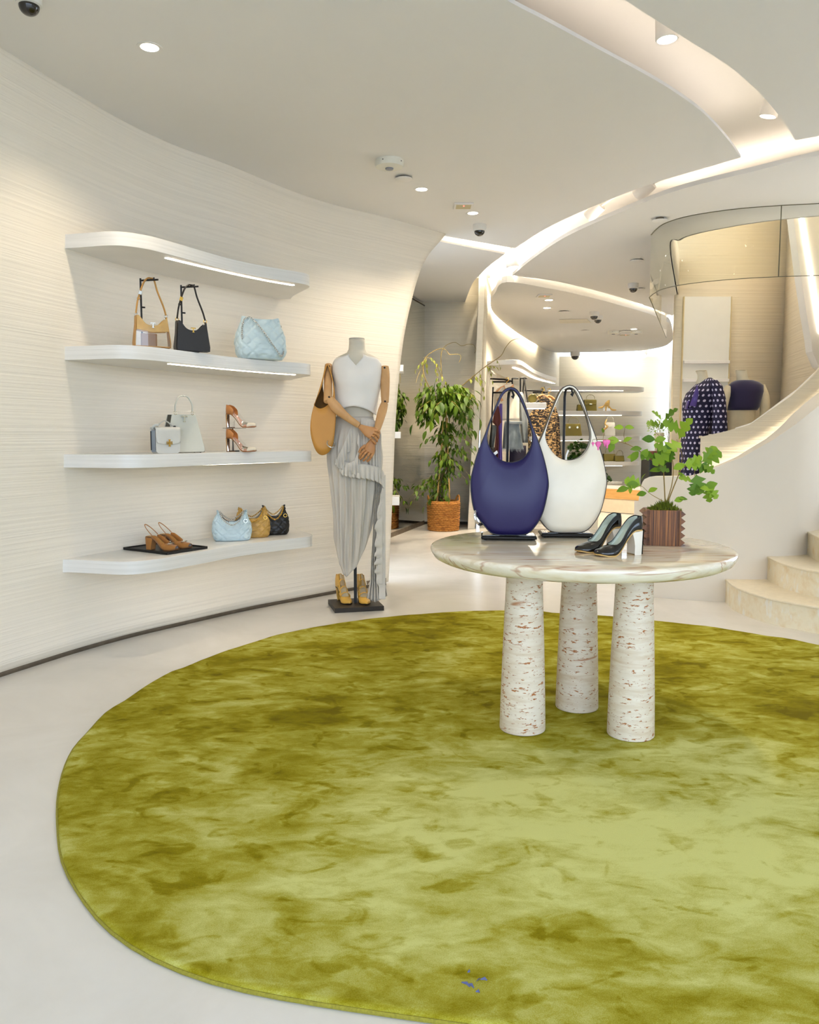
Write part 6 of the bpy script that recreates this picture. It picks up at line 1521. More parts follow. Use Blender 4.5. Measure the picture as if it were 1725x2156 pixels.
# ------------------------------------------------------------------ back room: far shelves and their goods
OLIVE = m_leather('olive_leather', (112, 100, 24), 0.5); OLD = M('olive_dark_gusset', (78, 70, 16), 0.6); PGOLD = MATS['pale_gold_metal']
BY = 14.75
def BX(px, py, Y=BY): return at_y(px, py, Y)
for k, (xa, xb, ya, yb, lb) in enumerate(((1148, 1372, 813, 822, 'topmost long white shelf on the far wall'), (1150, 1368, 865, 874, 'white far-wall shelf holding two olive handbags and sandals'), (1150, 1366, 918, 928, 'white far-wall shelf holding the upright olive handbag'), (1190, 1362, 972, 981, 'lowest white far-wall shelf with a pair of small olive bags'))):
    a = BX(xa, ya, BY - 0.25); b2 = BX(xb, yb, BY - 0.25)
    s = thing('far_shelf', lb, 'shelf', ((a.x + b2.x)/2, BY + 0.05, a.z), group='long white shelves on the far wall')
    W_ = b2.x - a.x; T_ = a.z - b2.z
    pts = [(-W_/2, -0.30), (W_/2 - 0.5, -0.30)] + [(W_/2 - 0.5 + 0.5*sin(q*pi/12), -0.30 + 0.55*(1 - cos(q*pi/12))) for q in range(1, 7)] + [(W_/2, 0.56), (-W_/2, 0.56)]
    MB().prism(pts, -T_, 0.0).build('board', SHELFM, s, bevel=0.006)
    MB().box((-0.2, -0.22, -T_ - 0.002), (W_*0.7, 0.02, 0.004)).build('led_strip', EM('far_shelf_led', (1.0, 0.88, 0.68), 22.0), s)
SZ = [BX(1200, y, BY - 0.25).z for y in (813, 865, 918, 972)]
def far_tote(px, w_px, h_px, zi, label, handle, mat=OLIVE, sm=OLD, topk=0.92, metal=PGOLD, Y=BY, logo=False, rz=0.0):
    k = Y / F_PX; p = at_y(px, 900, Y)
    return tote((p.x, Y, SZ[zi]), rz, w_px*k, h_px*k, 0.16, mat, sm, metal, label, handle*k, logo, 'handbags on the far shelves', topk, 'handbag')
def clasp(t, w_px, h_px, zfrac, Y=BY):
    k = Y / F_PX; MB().box((0, -0.085, h_px*k*zfrac), (w_px*k, 0.02, w_px*k*0.4)).build('clasp', PGOLD, t, bevel=0.004)
t = far_tote(1241, 26, 24, 1, 'upright olive handbag with flap and arched handle on the far wall', 10, Y=BY + 0.1); clasp(t, 6, 24, 0.62)
MB().box((0, -0.07, 24*BY/F_PX*0.78), (26*BY/F_PX*0.95, 0.03, 24*BY/F_PX*0.42)).build('flap', OLIVE, t, bevel=0.01)
t = far_tote(1226, 23, 13, 1, 'low olive handbag in front of the upright olive one', 8, Y=BY - 0.13); clasp(t, 5, 13, 0.8, BY - 0.16)
t = far_tote(1206, 36, 25, 2, 'large olive handbag with tall handle on the far wall', 13, Y=BY - 0.05, topk=0.84); 
for sg in (-1, 1): MB().lathe([(0.02, -0.01), (0.02, 0.01)], 10).xf(Matrix.Translation((sg*0.07, -0.075, 0.155)) @ Matrix.Rotation(R(90), 4, 'X')).build('stud', PGOLD, t)
t = far_tote(1283, 22, 28, 2, 'white handbag with scarf tied to its handle on the far wall', 12, M('white_bag_leather', (240, 236, 226), 0.4), M('white_bag_side', (226, 220, 206), 0.5)); clasp(t, 6, 28, 0.72)
MB().tube(spline([(-0.07, -0.09, 0.30), (-0.10, -0.10, 0.22), (-0.06, -0.11, 0.17), (-0.11, -0.10, 0.12), (-0.15, -0.10, 0.08)], 6), [0.012]*10 + [0.018]*10 + [0.01]*5, 8).build('scarf', M('print_scarf', (206, 170, 104), 0.7, vs=60, var=0.4), t)
t = far_tote(1284, 23, 15, 3, 'small slouchy olive bag hung with a fine strap on the lowest far shelf', 14, topk=1.06, Y=BY + 0.08); t2 = far_tote(1305, 19, 12, 3, 'small olive bag with round handle at the end of the lowest far shelf', 11, topk=0.95, Y=BY - 0.14)
YSH = M('butter_suede', (226, 188, 110), 0.6)
for (px, zi, az, dz, lb) in ((1284, 1, 165, 0.05, 'yellow heeled sandal tilted up on a clear rest on the far shelf'), (1271, 1, -12, 0.0, 'yellow heeled sandal standing on the far shelf')):
    p = at_y(px, 860, BY - 0.1); s = thing('heeled_sandal', lb, 'shoe', (p.x, BY - 0.1 - 0.1 * (dz == 0), SZ[zi] + dz), R(az), 'yellow sandals on the far shelf')
    shoe(s, 0.20, 0.09, YSH, YSH, YSH, YSH, lining=False, heel='slim', pointed=True)
    if dz: MB().box((0.05, 0, -dz/2), (0.12, 0.06, dz)).build('clear_rest', CLEARV, s)
# counter with a wooden front under the shelves
cn = thing('display_counter', 'low white counter with a tan wooden front band in the back room', 'counter', (0, 0, 0))
ca = at_y(1262, 1028, 11.2); cb_ = at_y(1356, 1031, 10.6)
def slab(name, y0, y1, mat, pr, par):
    za, zb2 = at_y(1262, y0[0], 11.2).z, at_y(1262, y1[0], 11.2).z; zc, zd = at_y(1356, y0[1], 10.6).z, at_y(1356, y1[1], 10.6).z
    a, b2 = Vector((ca.x - 0.15, 11.2 + 0.10 - pr, 0)), Vector((cb_.x + 0.6, 10.6 - 0.35 - pr, 0)); c = Vector((0.15, 0.7, 0))
    lo, hi = (zb2 + zd)/2, (za + zc)/2
    vs = [(q.x, q.y, z_) for z_ in (lo, hi) for q in (a, b2, b2 + c, a + c)]
    return MB().add(vs, [(0, 1, 5, 4), (1, 2, 6, 5), (2, 3, 7, 6), (3, 0, 4, 7), (4, 5, 6, 7), (3, 2, 1, 0)]).build(name, mat, par, smooth=False, bevel=0.002)
slab('top', (1019, 1022), (1021, 1025), CHROME, 0.0, cn); slab('upper_band', (1021, 1025), (1031, 1031), WHITE, 0.0, cn)
slab('wood_front', (1031, 1031), (1048, 1056), m_wood('oak_band', (196, 148, 82), (214, 168, 100), (4, 4, 40)), 0.004, cn); slab('plinth', (1048, 1056), (1079, 1083), M('cream_plinth', (228, 212, 184), 0.6), -0.01, cn)

# canopy shelf with a light line over the clothes rails
cy_ = 10.3
c_px = [(1020, 772), (1055, 768), (1093, 770), (1108, 776), (1130, 790), (1150, 797), (1172, 803)]
cano = thing('canopy_shelf', 'curved white canopy shelf with a light line above the clothes rails', 'shelf', (0, 0, 0), group='light shelves in the back room')
cz_ = 1.05 + (918 - 772) / F_PX * 9.4
def CP(px, py): return at_z(px, py, cz_)
outer = [CP(*q) for q in ((1022, 771), (1060, 768), (1092, 768), (1106, 774), (1124, 786), (1148, 796), (1172, 803))]
poly = [(q.x, q.y) for q in spline(outer, 5)] + [(outer[-1].x - 0.15, outer[-1].y + 0.25), (outer[-1].x - 0.7, outer[-1].y - 0.2), (0.85, 9.5), (0.74, 9.12)]
MB().prism(poly, cz_, cz_ + 0.055).build('board', SHELFM, cano, bevel=0.004)
ll = [CP(*q) for q in ((1083, 773), (1100, 780), (1122, 793), (1146, 801), (1166, 806))]; ls = spline(ll, 6)
MB().loft([[Vector((q.x - 0.02, q.y + 0.03, cz_ - 0.003)), Vector((q.x + 0.03, q.y + 0.06, cz_ - 0.003))] for q in ls], closed=False).build('led_strip', EM('canopy_led', (1.0, 0.9, 0.74), 26.0), cano, smooth=False, solid=0.003)

# clothes rails: black bars reaching out from the wall on slim uprights
RY = 10.0
def RP(px, py, dy=0.0): return at_y(px, py, RY + dy)
def rail(label, bars, uprights):
    t = thing('clothes_rail', label, 'clothes rail', (0, 0, 0), group='black clothes rails')
    for L in bars: MB().tube([RP(*q) for q in L], 0.011, 8).build('bar', BLACKM, t)
    for L in uprights: MB().tube([RP(*q) for q in L], 0.009, 8).build('upright', BLACKM, t)
    return t
rail('black clothes rail holding the white top and denim skirt', [[(1022, 797, .3), (1062, 799, 0), (1077, 803, -.1)], [(1038, 804, .2), (1073, 804, -.05)]], [[(1079, 796, -.02), (1079, 811, -.02)], [(1079, 797, 0), (1092, 797, 0)]])
rail('black clothes rail with tall upright holding the purple and maroon dresses', [[(1038.5, 826.5, -.2), (1059, 826.5, -.35)]], [[(1038.5, 815, -.2), (1036, 880, -.2), (1030, 1020, -.2), (1028, 1080, -.2)]])
rail('black clothes rail with crossed struts holding the leopard dresses', [[(1106, 822, .2), (1140, 823, 0), (1152, 826, -.1)], [(1123, 826.5, .1), (1148, 826.5, -.05)], [(1096, 796, .1), (1110, 796, .1)]], [[(1096, 796, .1), (1096, 825, .1)], [(1104, 796, .1), (1101, 830, .1), (1099, 860, .1)], [(1104, 796, .1), (1110, 838, 0), (1113, 850, 0)]])

# hanging clothes
def garment(name, label, cat, outline, dy, mat, thick=0.05, folds=6, amp=0.012, group=None, sub=14):
    """hanging cloth: outline in pixels gives left/right edges per height; a closed, softly folded body"""
    t = thing(name, label, cat, (0, 0, 0), 0, group)
    ys = [o[0] for o in outline]; n = 40; rings = []
    for j in range(sub + 1):
        y = lerp(ys[0], ys[-1], j / sub); xl = interp([(o[0], o[1]) for o in outline], y); xr = interp([(o[0], o[2]) for o in outline], y); ring = []
        for k in range(n):
            a = 2*pi*k/n; c, s_ = cos(a), sin(a)
            x = (xl + xr)/2 + (xr - xl)/2 * math.copysign(abs(c)**0.7, c)
            u = (c + 1)/2; f = amp * sin(folds*2*pi*u + j*0.12) * (0.3 + j/sub)
            p = RP(x, y, dy); ring.append(Vector((p.x, p.y + thick*s_*(0.6 + 0.4*j/sub) + f, p.z)))
        rings.append(ring)
    mb = MB(); m0 = 0
    mb.loft(rings[::-1])
    return t, mb, mat
def finish(tmb, nm='cloth', **kw):
    t, mb, mat = tmb; mb.build(nm, mat, t, angle=180); return t
HANG = M('hanger_wood', (206, 152, 104), 0.5)
def hanger(t, px, py, wpx, dy, drop=16, hook=True):
    p = RP(px, py, dy)
    k = (RY + dy) / F_PX
    MB().tube([RP(px - wpx/2, py + drop*0.55, dy), RP(px - wpx*0.25, py + drop*0.18, dy), RP(px, py, dy), RP(px + wpx*0.25, py + drop*0.18, dy), RP(px + wpx/2, py + drop*0.55, dy)], 0.012, 8, asp=1.6).build('hanger', HANG, t)
    if hook: MB().tube(spline([RP(px, py, dy), RP(px, py - 7, dy), RP(px + 4, py - 10, dy), RP(px + 2, py - 16, dy), RP(px - 3, py - 14, dy)], 5), 0.004, 6).build('hook', GOLD, t)
CREAM = M('cream_knit', (228, 218, 200), 0.9, vs=20, bump=0.2, bs=300)
def m_denim(name, a, b):
    t = NT(name); f = t.noise(t.coord('Object', (1, 1, 0.6)), 7, 4, 0.6); g = t.noise(t.coord(), 260, 2)
    t.set(col=t.ramp(t.math('ADD', t.math('MULTIPLY', f, .75), t.math('MULTIPLY', g, .25)), [(0.35, lin(a)), (0.65, lin(b))]), rough=0.9); t.bump(g, .3, .003); return t.m
DEN = m_denim('washed_denim', (92, 104, 112), (140, 150, 154)); DEN2 = m_denim('grey_denim', (110, 118, 122), (150, 156, 158))
g = garment('sleeveless_top', 'cream sleeveless knit top with pointed collar on a wooden hanger', 'top', [(812, 1061, 1074), (818, 1046, 1086), (830, 1040, 1093), (845, 1040, 1094), (862, 1041, 1094), (885, 1042, 1094)], -.15, CREAM, .04, 3, .008, 'clothes on the black rails'); t = finish(g)
hanger(t, 1067.5, 811, 46, -.16, 30)
MB().prism_y([(RP(1058, 812).x, RP(1058, 812).z), (RP(1064, 832).x, RP(1064, 832).z), (RP(1068, 818).x, RP(1068, 818).z), (RP(1077, 811).x, RP(1077, 811).z)][::-1], RY - .215, RY - .20).build('collar', CREAM, t, smooth=False)
MB().prism_y([(RP(1059, 811).x, RP(1059, 811).z), (RP(1077, 811).x, RP(1077, 811).z), (RP(1078, 820).x, RP(1078, 820).z), (RP(1070, 818).x, RP(1070, 818).z), (RP(1058, 821).x, RP(1058, 821).z)][::-1], RY - .212, RY - .19).build('hanger_front', HANG, t, smooth=False)
g = garment('denim_skirt', 'washed blue denim skirt with frayed hem hanging on the rail', 'skirt', [(887, 1063, 1094), (900, 1061, 1095), (920, 1060, 1099), (945, 1058, 1103)], -.22, DEN, .06, 3, .012, 'clothes on the black rails'); t = finish(g)
MB().box(((RP(1063, 887).x + RP(1094, 887).x)/2, RY - .22, RP(1078, 890, -.22).z), (31*RY/F_PX, .13, .035)).build('waistband', DEN2, t, bevel=0.008)
fy = MB(); random.seed(6)
for k in range(26):
    x = 1058 + 45*k/25; a = RP(x, 943, -.27); e = RP(x + random.uniform(-1, 1), 943 + random.uniform(4, 10), -.27); fy.tube([a, e], [.004, .002], 4)
fr3 = fy.build('frayed_hem', M('denim_fray', (150, 160, 166), .95), t); fr3['kind'] = 'stuff'
finish(garment('denim_jacket', 'pale grey denim jacket hanging behind the denim skirt', 'jacket', [(826, 1092, 1100), (840, 1092, 1106), (860, 1093, 1109), (900, 1096, 1112), (932, 1100, 1113)], -.02, DEN2, .05, 2, .01, 'clothes on the black rails'))
finish(garment('jeans', 'dark grey blue jeans hanging at the end of the rail', 'trousers', [(895, 1034, 1046), (915, 1032, 1044), (942, 1029, 1041)], -.09, DEN, .05, 2, .01, 'clothes on the black rails'))
t = finish(garment('purple_dress', 'long shiny purple dress hanging on the rail', 'dress', [(850, 1052, 1058), (862, 1048, 1058), (890, 1046, 1058), (930, 1047, 1057), (990, 1045, 1059), (1020, 1043, 1060)], -.40, M('purple_satin', (70, 44, 140), .3, sheen=.3), .05, 3, .016, 'clothes on the black rails')); hanger(t, 1053, 838, 10, -.40, 12, False)
MB().tube([RP(1053, 838, -.40), RP(1053, 827, -.40)], .003, 6).build('hook', BLACKM, t)
finish(garment('maroon_dress', 'dark maroon dress with a wide collar hanging beside the purple one', 'dress', [(855, 1043, 1050), (870, 1041, 1053), (885, 1038, 1056), (896, 1036, 1057), (897, 1046, 1050), (930, 1043, 1051), (975, 1040, 1049)], -.54, M('maroon_crepe', (72, 26, 24), .8), .04, 2, .012, 'clothes on the black rails'))
finish(garment('navy_trousers', 'near black navy trousers hanging below the denim skirt', 'trousers', [(938, 1073, 1108), (960, 1073, 1108), (1000, 1071, 1108), (1060, 1070, 1110)], -.10, M('midnight_cloth', (20, 12, 40), .7), .06, 2, .012, 'clothes on the black rails'))
finish(garment('black_trousers', 'black trousers hanging at the near end of the rail', 'trousers', [(942, 1032, 1044), (980, 1031, 1044), (1040, 1030, 1046)], -.25, M('black_cloth', (22, 18, 20), .7), .05, 2, .01, 'clothes on the black rails'))
def m_leopard():
    t = NT('black_tan_animal_print'); v = t.coord('Object', (26, 26, 62)); f = t.noise(v, 1.0, 3, 0.6, 0.9); g = t.noise(t.coord('Object', (4, 4, 3)), 1.0, 2)
    k = t.math('ADD', t.math('MULTIPLY', f, .8), t.math('MULTIPLY', g, .25))
    t.set(col=t.ramp(k, [(0.46, lin((24, 18, 18))), (0.52, lin((40, 30, 26))), (0.56, lin((190, 152, 96))), (0.70, lin((222, 190, 136)))]), rough=.8); return t.m
LEO = m_leopard()
t = finish(garment('animal_print_dress', 'long black and tan animal print dress on a wooden hanger', 'dress', [(832, 1138, 1150), (842, 1133, 1160), (856, 1128, 1166), (875, 1113, 1172), (915, 1112, 1172), (960, 1113, 1172), (1010, 1110, 1178)], -.12, LEO, .09, 5, .015, 'clothes on the black rails')); hanger(t, 1142, 832, 26, -.16, 14)
t = finish(garment('animal_print_blouse', 'black and tan animal print blouse with hanging sleeve beside the dress', 'blouse', [(838, 1152, 1158), (850, 1155, 1168), (880, 1160, 1178), (910, 1164, 1179), (945, 1168, 1181), (985, 1170, 1186)], -.02, LEO, .07, 3, .012, 'clothes on the black rails')); hanger(t, 1156, 834, 24, -.02, 14)
# small light shelves by the rails with a round bag and a shoe
for (xa, xb, ya, yb, lb) in ((1106, 1150, 848, 860, 'slanting white shelf block holding the round olive bag'), (1118, 1148, 919, 928, 'small white shelf block holding the cream shoe')):
    a, b2 = at_y(xa, ya, 9.55), at_y(xb, yb, 9.55)
    s = thing('light_shelf', lb, 'shelf', ((a.x + b2.x)/2, 9.55, b2.z), group='light shelves in the back room')
    MB().box((0, .06, (a.z - b2.z)/2), (b2.x - a.x, .18, a.z - b2.z)).build('board', SHELFM, s, bevel=.004)
    MB().box((0, 0.02, -.003), ((b2.x - a.x)*.9, .03, .006)).build('led_strip', EM('small_shelf_led', (1.0, .92, .8), 8.0), s)
rbp = at_y(1121, 849, 9.6); rb = thing('round_bag', 'round olive leather bag with handle loop on a white shelf block', 'handbag', (rbp.x, 9.6, rbp.z + .002))
MB().lathe([(.001, -.03), (.048, -.03), (.052, -.024), (.052, .024), (.048, .03), (.001, .03)], 30, (0, 0, 0)).xf(Matrix.Translation((0, 0, .052)) @ Matrix.Rotation(R(90), 4, 'X')).build('body', OLIVE, rb)
MB().torus((0, -.031, .052), .046, .002, 30, 6, Matrix.Rotation(R(90), 3, 'X')).build('front_seam', OLD, rb)
MB().tube(spline([(.02, .0, .098), (.05, 0, .106), (.075, 0, .075), (.085, 0, .03), (.08, 0, 0.004)], 6), .004, 8).build('handle', OLD, rb)
csp = at_y(1117, 919, 9.58); cs = thing('cream_shoe', 'cream pointed shoe standing on a small white shelf block', 'shoe', (csp.x + .02, 9.60, csp.z + .001), R(-75)); shoe(cs, .15, .05, CREAM, CREAM, CREAM, CREAM, lining=False, heel='slim', pointed=True)

# ------------------------------------------------------------------ ivy and pots between the bags
IVL = m_leaf('ivy_leaf', (18, 44, 6), (66, 96, 20)); IVM = leaf_mesh('ivy_leaf', [(0, .004), (.06, .28), (.16, .42), (.26, .26), (.40, .44), (.52, .30), (.75, .13), (1, .003)], IVL, .2, .2)
IY = 6.2
ivp = at_y(1221, 1010, IY)
ivy = thing('ivy_pot', 'dark green trailing ivy in a beige pot behind the ivory bag', 'potted plant', (ivp.x, IY, 0)); IVZ = at_y(1221, 1012, IY).z
def IL(px, py, dy=0.0):
    p = at_y(px, py, IY + dy); return Vector((p.x - ivp.x, dy, p.z))
pedz = IL(1221, 1012).z
MB().lathe([(.045, pedz + .001), (.062, pedz + .12), (.066, pedz + .125), (.058, pedz + .125), (.05, pedz + .10), (.001, pedz + .10)], 28).build('pot', M('beige_pot', (206, 194, 166), .7), ivy)
random.seed(12)
for L in ([(1221, 968), (1216, 945), (1205, 938), (1196, 945)], [(1222, 968), (1226, 940), (1222, 925)], [(1224, 968), (1235, 955), (1242, 960), (1248, 975)], [(1228, 966), (1246, 945), (1256, 958), (1262, 985), (1268, 1003), (1280, 1010)], [(1228, 966), (1250, 952), (1262, 970), (1270, 992), (1285, 1010)], [(1220, 970), (1208, 958), (1200, 960), (1196, 975)]):
    P = stem(ivy, [IL(*q, random.uniform(-.05, .02)) for q in L], .0022, .001, M('ivy_stem', (70, 74, 36), .8), 'trailing_stem')
    for i in range(2, len(P), 1):
        for _ in range(2):
            if random.random() < .8: place_leaf(IVM, P[i] + Vector((random.uniform(-.012, .012), random.uniform(-.03, .0), random.uniform(-.012, .012))), Vector((random.uniform(-1, 1), random.uniform(-.8, -.1), random.uniform(-.8, .5))), random.uniform(.022, .040), ivy, roll=random.uniform(-.8, .8), width=1.3)
for k in range(90):
    a = random.uniform(0, 2*pi); r = .075 * sqrt(random.random()); p = IL(1226, 950, -.03) + Vector((r*cos(a)*1.15, random.uniform(-.05, .04), r*sin(a)*.9))
    place_leaf(IVM, p, Vector((random.uniform(-1, 1), random.uniform(-.9, -.1), random.uniform(-.8, .6))), random.uniform(.024, .042), ivy, roll=random.uniform(-.8, .8), width=1.3)
# plinth that carries the plants (hidden by the bags apart from its edge)
pe = thing('plant_plinth', 'pale plinth carrying the ivy pot and a smaller green plant', 'plinth', (ivp.x - .05, IY, 0)); MB().box((0, .03, pedz/2), (.36, .22, pedz)).build('body', M('pale_plinth', (232, 220, 196), .6), pe, bevel=.004)
MB().box((0, -.005 + .03, pedz - .012), (.37, .23, .02)).build('top', WHITE, pe, bevel=.003)
sg_ = thing('small_green_plant', 'small bright green plant in a white pot behind the ivory bag', 'potted plant', (at_y(1177, 1000, IY).x, IY - .03, pedz)); MB().lathe([(.028, 0), (.038, .055), (.034, .055), (.03, .045), (.001, .045)], 24).build('pot', WHITE, sg_)
GLF = m_leaf('fresh_leaf', (66, 110, 10), (130, 166, 40)); GLM = leaf_mesh('fresh_leaf', [(0, .004), (.2, .25), (.5, .32), (.8, .16), (1, .003)], GLF, .2, .3)
for k in range(46):
    a = random.uniform(0, 2*pi); place_leaf(GLM, Vector((.028*cos(a)*random.random(), .02*sin(a), .05 + random.random()*.10)), Vector((cos(a), sin(a)*.6 - .3, random.uniform(-.3, .6))), random.uniform(.025, .045), sg_, roll=random.uniform(-.5, .5))

# ------------------------------------------------------------------ black cabinet with a brown pot and feathery plant behind the stair wall
KY = 6.6
kb0, kb1 = at_y(1368, 968, KY), at_y(1416, 968, KY)
kc = thing('black_cabinet', 'black cabinet standing behind the end of the stair wall', 'cabinet', ((kb0.x + kb1.x)/2, KY + .12, 0)); MB().box((0, 0, kb0.z/2), (kb1.x - kb0.x, .24, kb0.z)).build('body', M('black_lacquer', (22, 26, 22), .35), kc, bevel=.004)
MB().box((0, -.122, kb0.z/2), ((kb1.x - kb0.x)*.92, .006, kb0.z*.94)).build('door', M('black_lacquer_door', (26, 31, 26), .3), kc, bevel=.002)
bpz = kb0.z; fp = thing('feathery_plant', 'feathery light green plant in a beige vase on a brown leather box', 'potted plant', (at_y(1397, 950, KY).x, KY + .12, bpz))
MB().box((0, 0, .035), (.14, .12, .07)).build('leather_box', M('brown_leather', (112, 52, 26), .45, vs=30), fp, bevel=.006)
MB().lathe([(.032, .07), (.036, .16), (.040, .22), (.034, .22), (.03, .10), (.001, .10)], 24).build('vase', M('beige_vase', (214, 196, 160), .6), fp)
FLF = m_leaf('feathery_leaf', (110, 150, 24), (178, 200, 76)); FLM = leaf_mesh('feather_leaf', [(0, .01), (.3, .16), (.6, .2), (1, .01)], FLF, .2, .3); random.seed(9)
for k in range(160):
    a = random.uniform(0, 2*pi); r = .10*random.random()**.5; p = Vector((r*cos(a), r*sin(a)*.7 - .02, .27 + .09*random.uniform(-1, 1)*(1 - r/.14)))
    place_leaf(FLM, p, Vector((cos(a), random.uniform(-1, .2), random.uniform(-.4, .9))), random.uniform(.018, .034), fp, roll=random.uniform(-1, 1))
for k in range(7): stem(fp, [(0, 0, .18), (random.uniform(-.03, .03), -.01, .24), (random.uniform(-.07, .07), -.02, .31)], .0018, .001, M('pale_stem', (150, 140, 70), .7), 'stem')

# ------------------------------------------------------------------ two dressed mannequins behind the stair
FY = 7.25
DRK = M('mannequin_linen', (212, 200, 172), .8, bump=.2, bs=600)
def m_dots():
    t = NT('navy_white_dots'); tc = t.n('ShaderNodeTexCoord'); sx = t.n('ShaderNodeSeparateXYZ'); t.l(tc.outputs['UV'], sx.inputs[0])
    P_ = .046
    def cell(s, off): return t.math('SUBTRACT', t.math('FRACT', t.math('ADD', t.math('DIVIDE', s, P_), off)), .5)
    row = t.math('FLOOR', t.math('DIVIDE', sx.outputs[1], P_)); sh = t.math('MULTIPLY', t.math('FRACT', t.math('MULTIPLY', row, .5)), 1.0)
    dx = t.math('SUBTRACT', t.math('FRACT', t.math('ADD', t.math('DIVIDE', sx.outputs[0], P_), sh)), .5); dy = cell(sx.outputs[1], 0.0)
    d = t.math('SQRT', t.math('ADD', t.math('MULTIPLY', dx, dx), t.math('MULTIPLY', dy, dy)))
    t.set(col=t.ramp(d, [(.215, lin((206, 198, 220))), (.25, lin((22, 14, 50)))], 'LINEAR'), rough=.75); return t.m
DOTS = m_dots()
def figure(px, label, group, rz=0.0):
    x = at_y(px, 900, FY).x
    t = thing('dress_form', label, 'mannequin', (x, FY, 0), rz, group)
    MB().box((0, 0, .012), (.30, .28, .024)).build('base_plate', BPLT, t); MB().box((0, 0, .45), (.018, .018, .86)).build('pole', BLACKM, t)
    return t
def zf(y): return at_y(1500, y, FY).z
def lof(t, prof, name, mat, n=40, folds=0, amp=0.0, uv=False, cap=True):
    """prof rows: z, half width x, half depth y, centre x, centre y"""
    rings = [[Vector((cx_ + (a + amp*sin(folds*q)*clamp((1.2 - z_)/.6))*math.copysign(abs(cos(q))**.9, cos(q)), cy2 + (b2 + amp*sin(folds*q)*clamp((1.2 - z_)/.6))*math.copysign(abs(sin(q))**.9, sin(q)), z_)) for q in [2*pi*i/n for i in range(n)]] for z_, a, b2, cx_, cy2 in prof]
    mb = MB()
    if uv:
        N2 = len(prof) - 1
        def f(u, v):
            i = v*N2; k = int(min(i, N2 - 1)); fr_ = i - k; q = 2*pi*u; row = [lerp(A, B, fr_) for A, B in zip(prof[k], prof[k+1])]
            return Vector((row[3] + (row[1] + amp*sin(folds*q)*clamp((1.2 - row[0])/.6))*math.copysign(abs(cos(q))**.9, cos(q)), row[4] + (row[2] + amp*sin(folds*q)*clamp((1.2 - row[0])/.6))*math.copysign(abs(sin(q))**.9, sin(q)), row[0]))
        mb.grid(f, n, N2*6, wrap=False, uvfn=lambda u, v: (u*2*pi*prof[len(prof)//2][2]*1.1, interp([(i/N2, prof[i][0]) for i in range(N2 + 1)], v)))
        return mb.build(name, mat, t, angle=180)
    return mb.loft(rings, cap0=cap, cap1=cap).build(name, mat, t, angle=180)
# polka dot dress, seen from the side, front to the left
f1 = figure(1472, 'headless mannequin in a navy polka dot dress behind the stair wall', 'mannequins behind the stair')
k = FY / F_PX
def X(px): return (px - 1472) * k
lof(f1, [(zf(835), .02, .05, X(1482), 0), (zf(805), .062, .055, X(1478), 0), (zf(797), .045, .05, X(1477), 0), (zf(790), .042, .044, X(1476), 0), (zf(781), .047, .045, X(1473), 0)][::1], 'neck', DRK)
MB().lathe([(.047, 0), (.048, .004), (.045, .008), (.001, .009)], 24, (X(1473), 0, zf(782))).build('neck_cap', M('form_cap', (190, 176, 146), .6), f1)
lof(f1, [(zf(1130), .118, .17, X(1466), 0), (zf(1000), .115, .165, X(1464), 0), (zf(940), .112, .15, X(1463), 0), (zf(910), .105, .135, X(1464), 0), (zf(880), .125, .12, X(1469), 0), (zf(862), .135, .125, X(1469), 0), (zf(845), .138, .14, X(1471), 0), (zf(828), .125, .15, X(1475), 0), (zf(812), .082, .13, X(1481), 0), (zf(800), .05, .085, X(1486), 0), (zf(796), .025, .05, X(1488), 0)], 'dress', DOTS, 56, 9, .010, True)
lof(f1, [(zf(915), .062, .06, X(1501), -.17), (zf(905), .064, .062, X(1501), -.17), (zf(870), .058, .058, X(1500), -.16), (zf(840), .056, .060, X(1498), -.15), (zf(815), .05, .055, X(1494), -.13), (zf(802), .03, .04, X(1489), -.11)], 'sleeve', DOTS, 36, 5, .006, True)
lof(f1, [(zf(914), .03, .05, X(1512), .14), (zf(865), .028, .05, X(1510), .14), (zf(864), .02, .04, X(1510), .14)], 'far_sleeve', M('navy_plain', (22, 14, 50), .75), 20)
MB().add([(X(1452), -.16, zf(812)), (X(1440), -.13, zf(855)), (X(1450), -.175, zf(858)), (X(1454), -.18, zf(830))], [(0, 1, 2, 3)]).build('collar', M('violet_satin', (72, 52, 128), .4), f1, solid=.006)
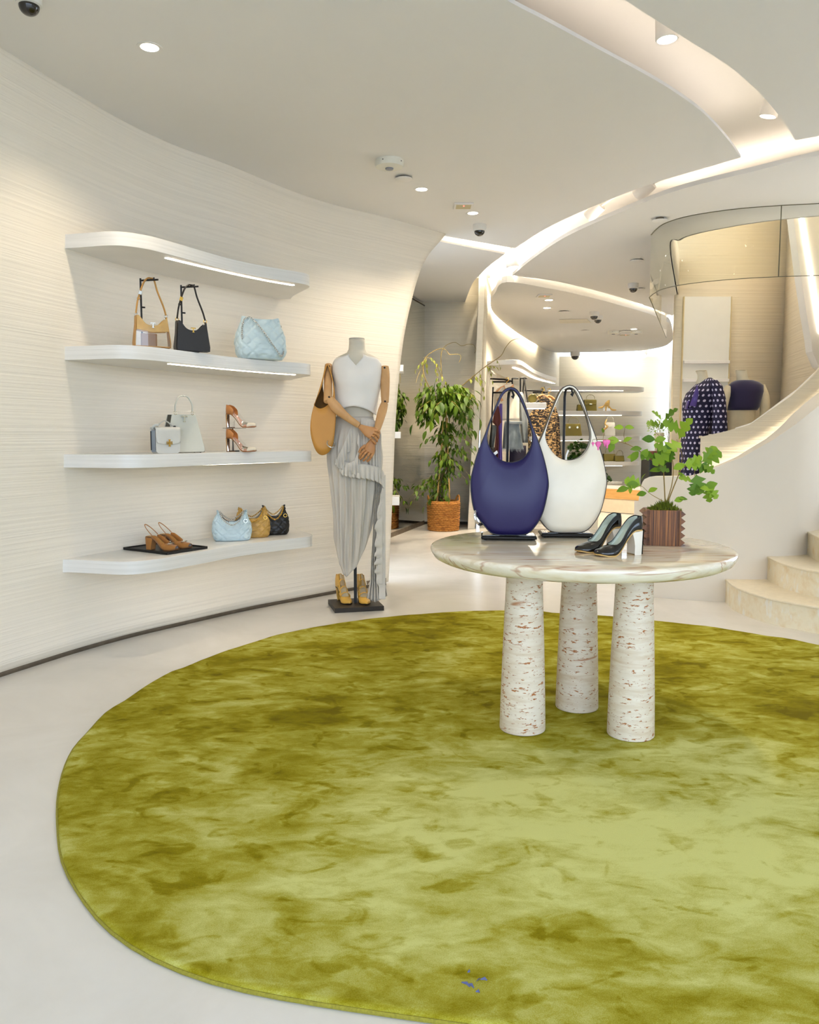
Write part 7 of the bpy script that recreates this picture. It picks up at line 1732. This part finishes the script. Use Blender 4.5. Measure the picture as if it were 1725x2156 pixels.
MB().loft([[Vector((X(1440), -.12, zf(845))), Vector((X(1440), -.05, zf(845)))], [Vector((X(1437), -.11, zf(862))), Vector((X(1437), -.04, zf(862)))], [Vector((X(1445), -.14, zf(862))), Vector((X(1446), -.10, zf(862)))]], closed=False).build('lapel', MATS['violet_satin'], f1, solid=.006)
MB().box((X(1464), -.145, zf(920)), (.03, .012, .022)).build('bow_tag', M('cream_bow', (226, 214, 190), .7), f1, bevel=.004)
# navy crop top over a pale long-sleeved body, seen from behind
f2 = figure(1566, 'headless mannequin in a dark navy crop top over a cream long sleeved shirt', 'mannequins behind the stair')
def X2(px): return (px - 1566) * k
lof(f2, [(zf(806), .07, .055, X2(1562), 0), (zf(800), .055, .05, X2(1561), 0), (zf(795), .046, .046, X2(1559), 0), (zf(780), .047, .045, X2(1556), 0)], 'neck', DRK); MB().lathe([(.047, 0), (.048, .004), (.045, .008), (.001, .009)], 24, (X2(1556), 0, zf(781))).build('neck_cap', MATS['form_cap'], f2)
CREAMS = M('cream_jersey', (222, 208, 176), .85, bump=.15, bs=300)
lof(f2, [(zf(1000), .12, .095, X2(1560), 0), (zf(930), .125, .095, X2(1560), 0), (zf(900), .118, .09, X2(1558), 0), (zf(870), .120, .088, X2(1560), 0), (zf(845), .13, .09, X2(1563), 0), (zf(815), .14, .088, X2(1566), 0), (zf(804), .09, .07, X2(1565), 0)], 'shirt', CREAMS, 44, 7, .006)
for sg, pts in ((-1, [(1533, 815), (1522, 840), (1515, 875), (1517, 912)]), (1, [(1599, 812), (1605, 838), (1605, 868), (1597, 900)])):
    P = spline([Vector((X2(a), .0 - .02*i, zf(b_))) for i, (a, b_) in enumerate(pts)], 6); MB().tube(P, [sinterp([(0, .035), (.4, .045), (1, .034)], i/(len(P) - 1)) for i in range(len(P))], 14).build('sleeve', CREAMS, f2, angle=60)
NAVY = M('navy_velvet', (26, 14, 62), .75, sheen=.4)
lof(f2, [(zf(864), .128, .105, X2(1561), 0), (zf(857), .140, .107, X2(1563), 0), (zf(845), .143, .105, X2(1565), 0), (zf(825), .157, .102, X2(1567), 0), (zf(812), .155, .092, X2(1567), 0), (zf(805), .12, .075, X2(1566), 0), (zf(801), .075, .06, X2(1564), 0)][::1], 'crop_top', NAVY)
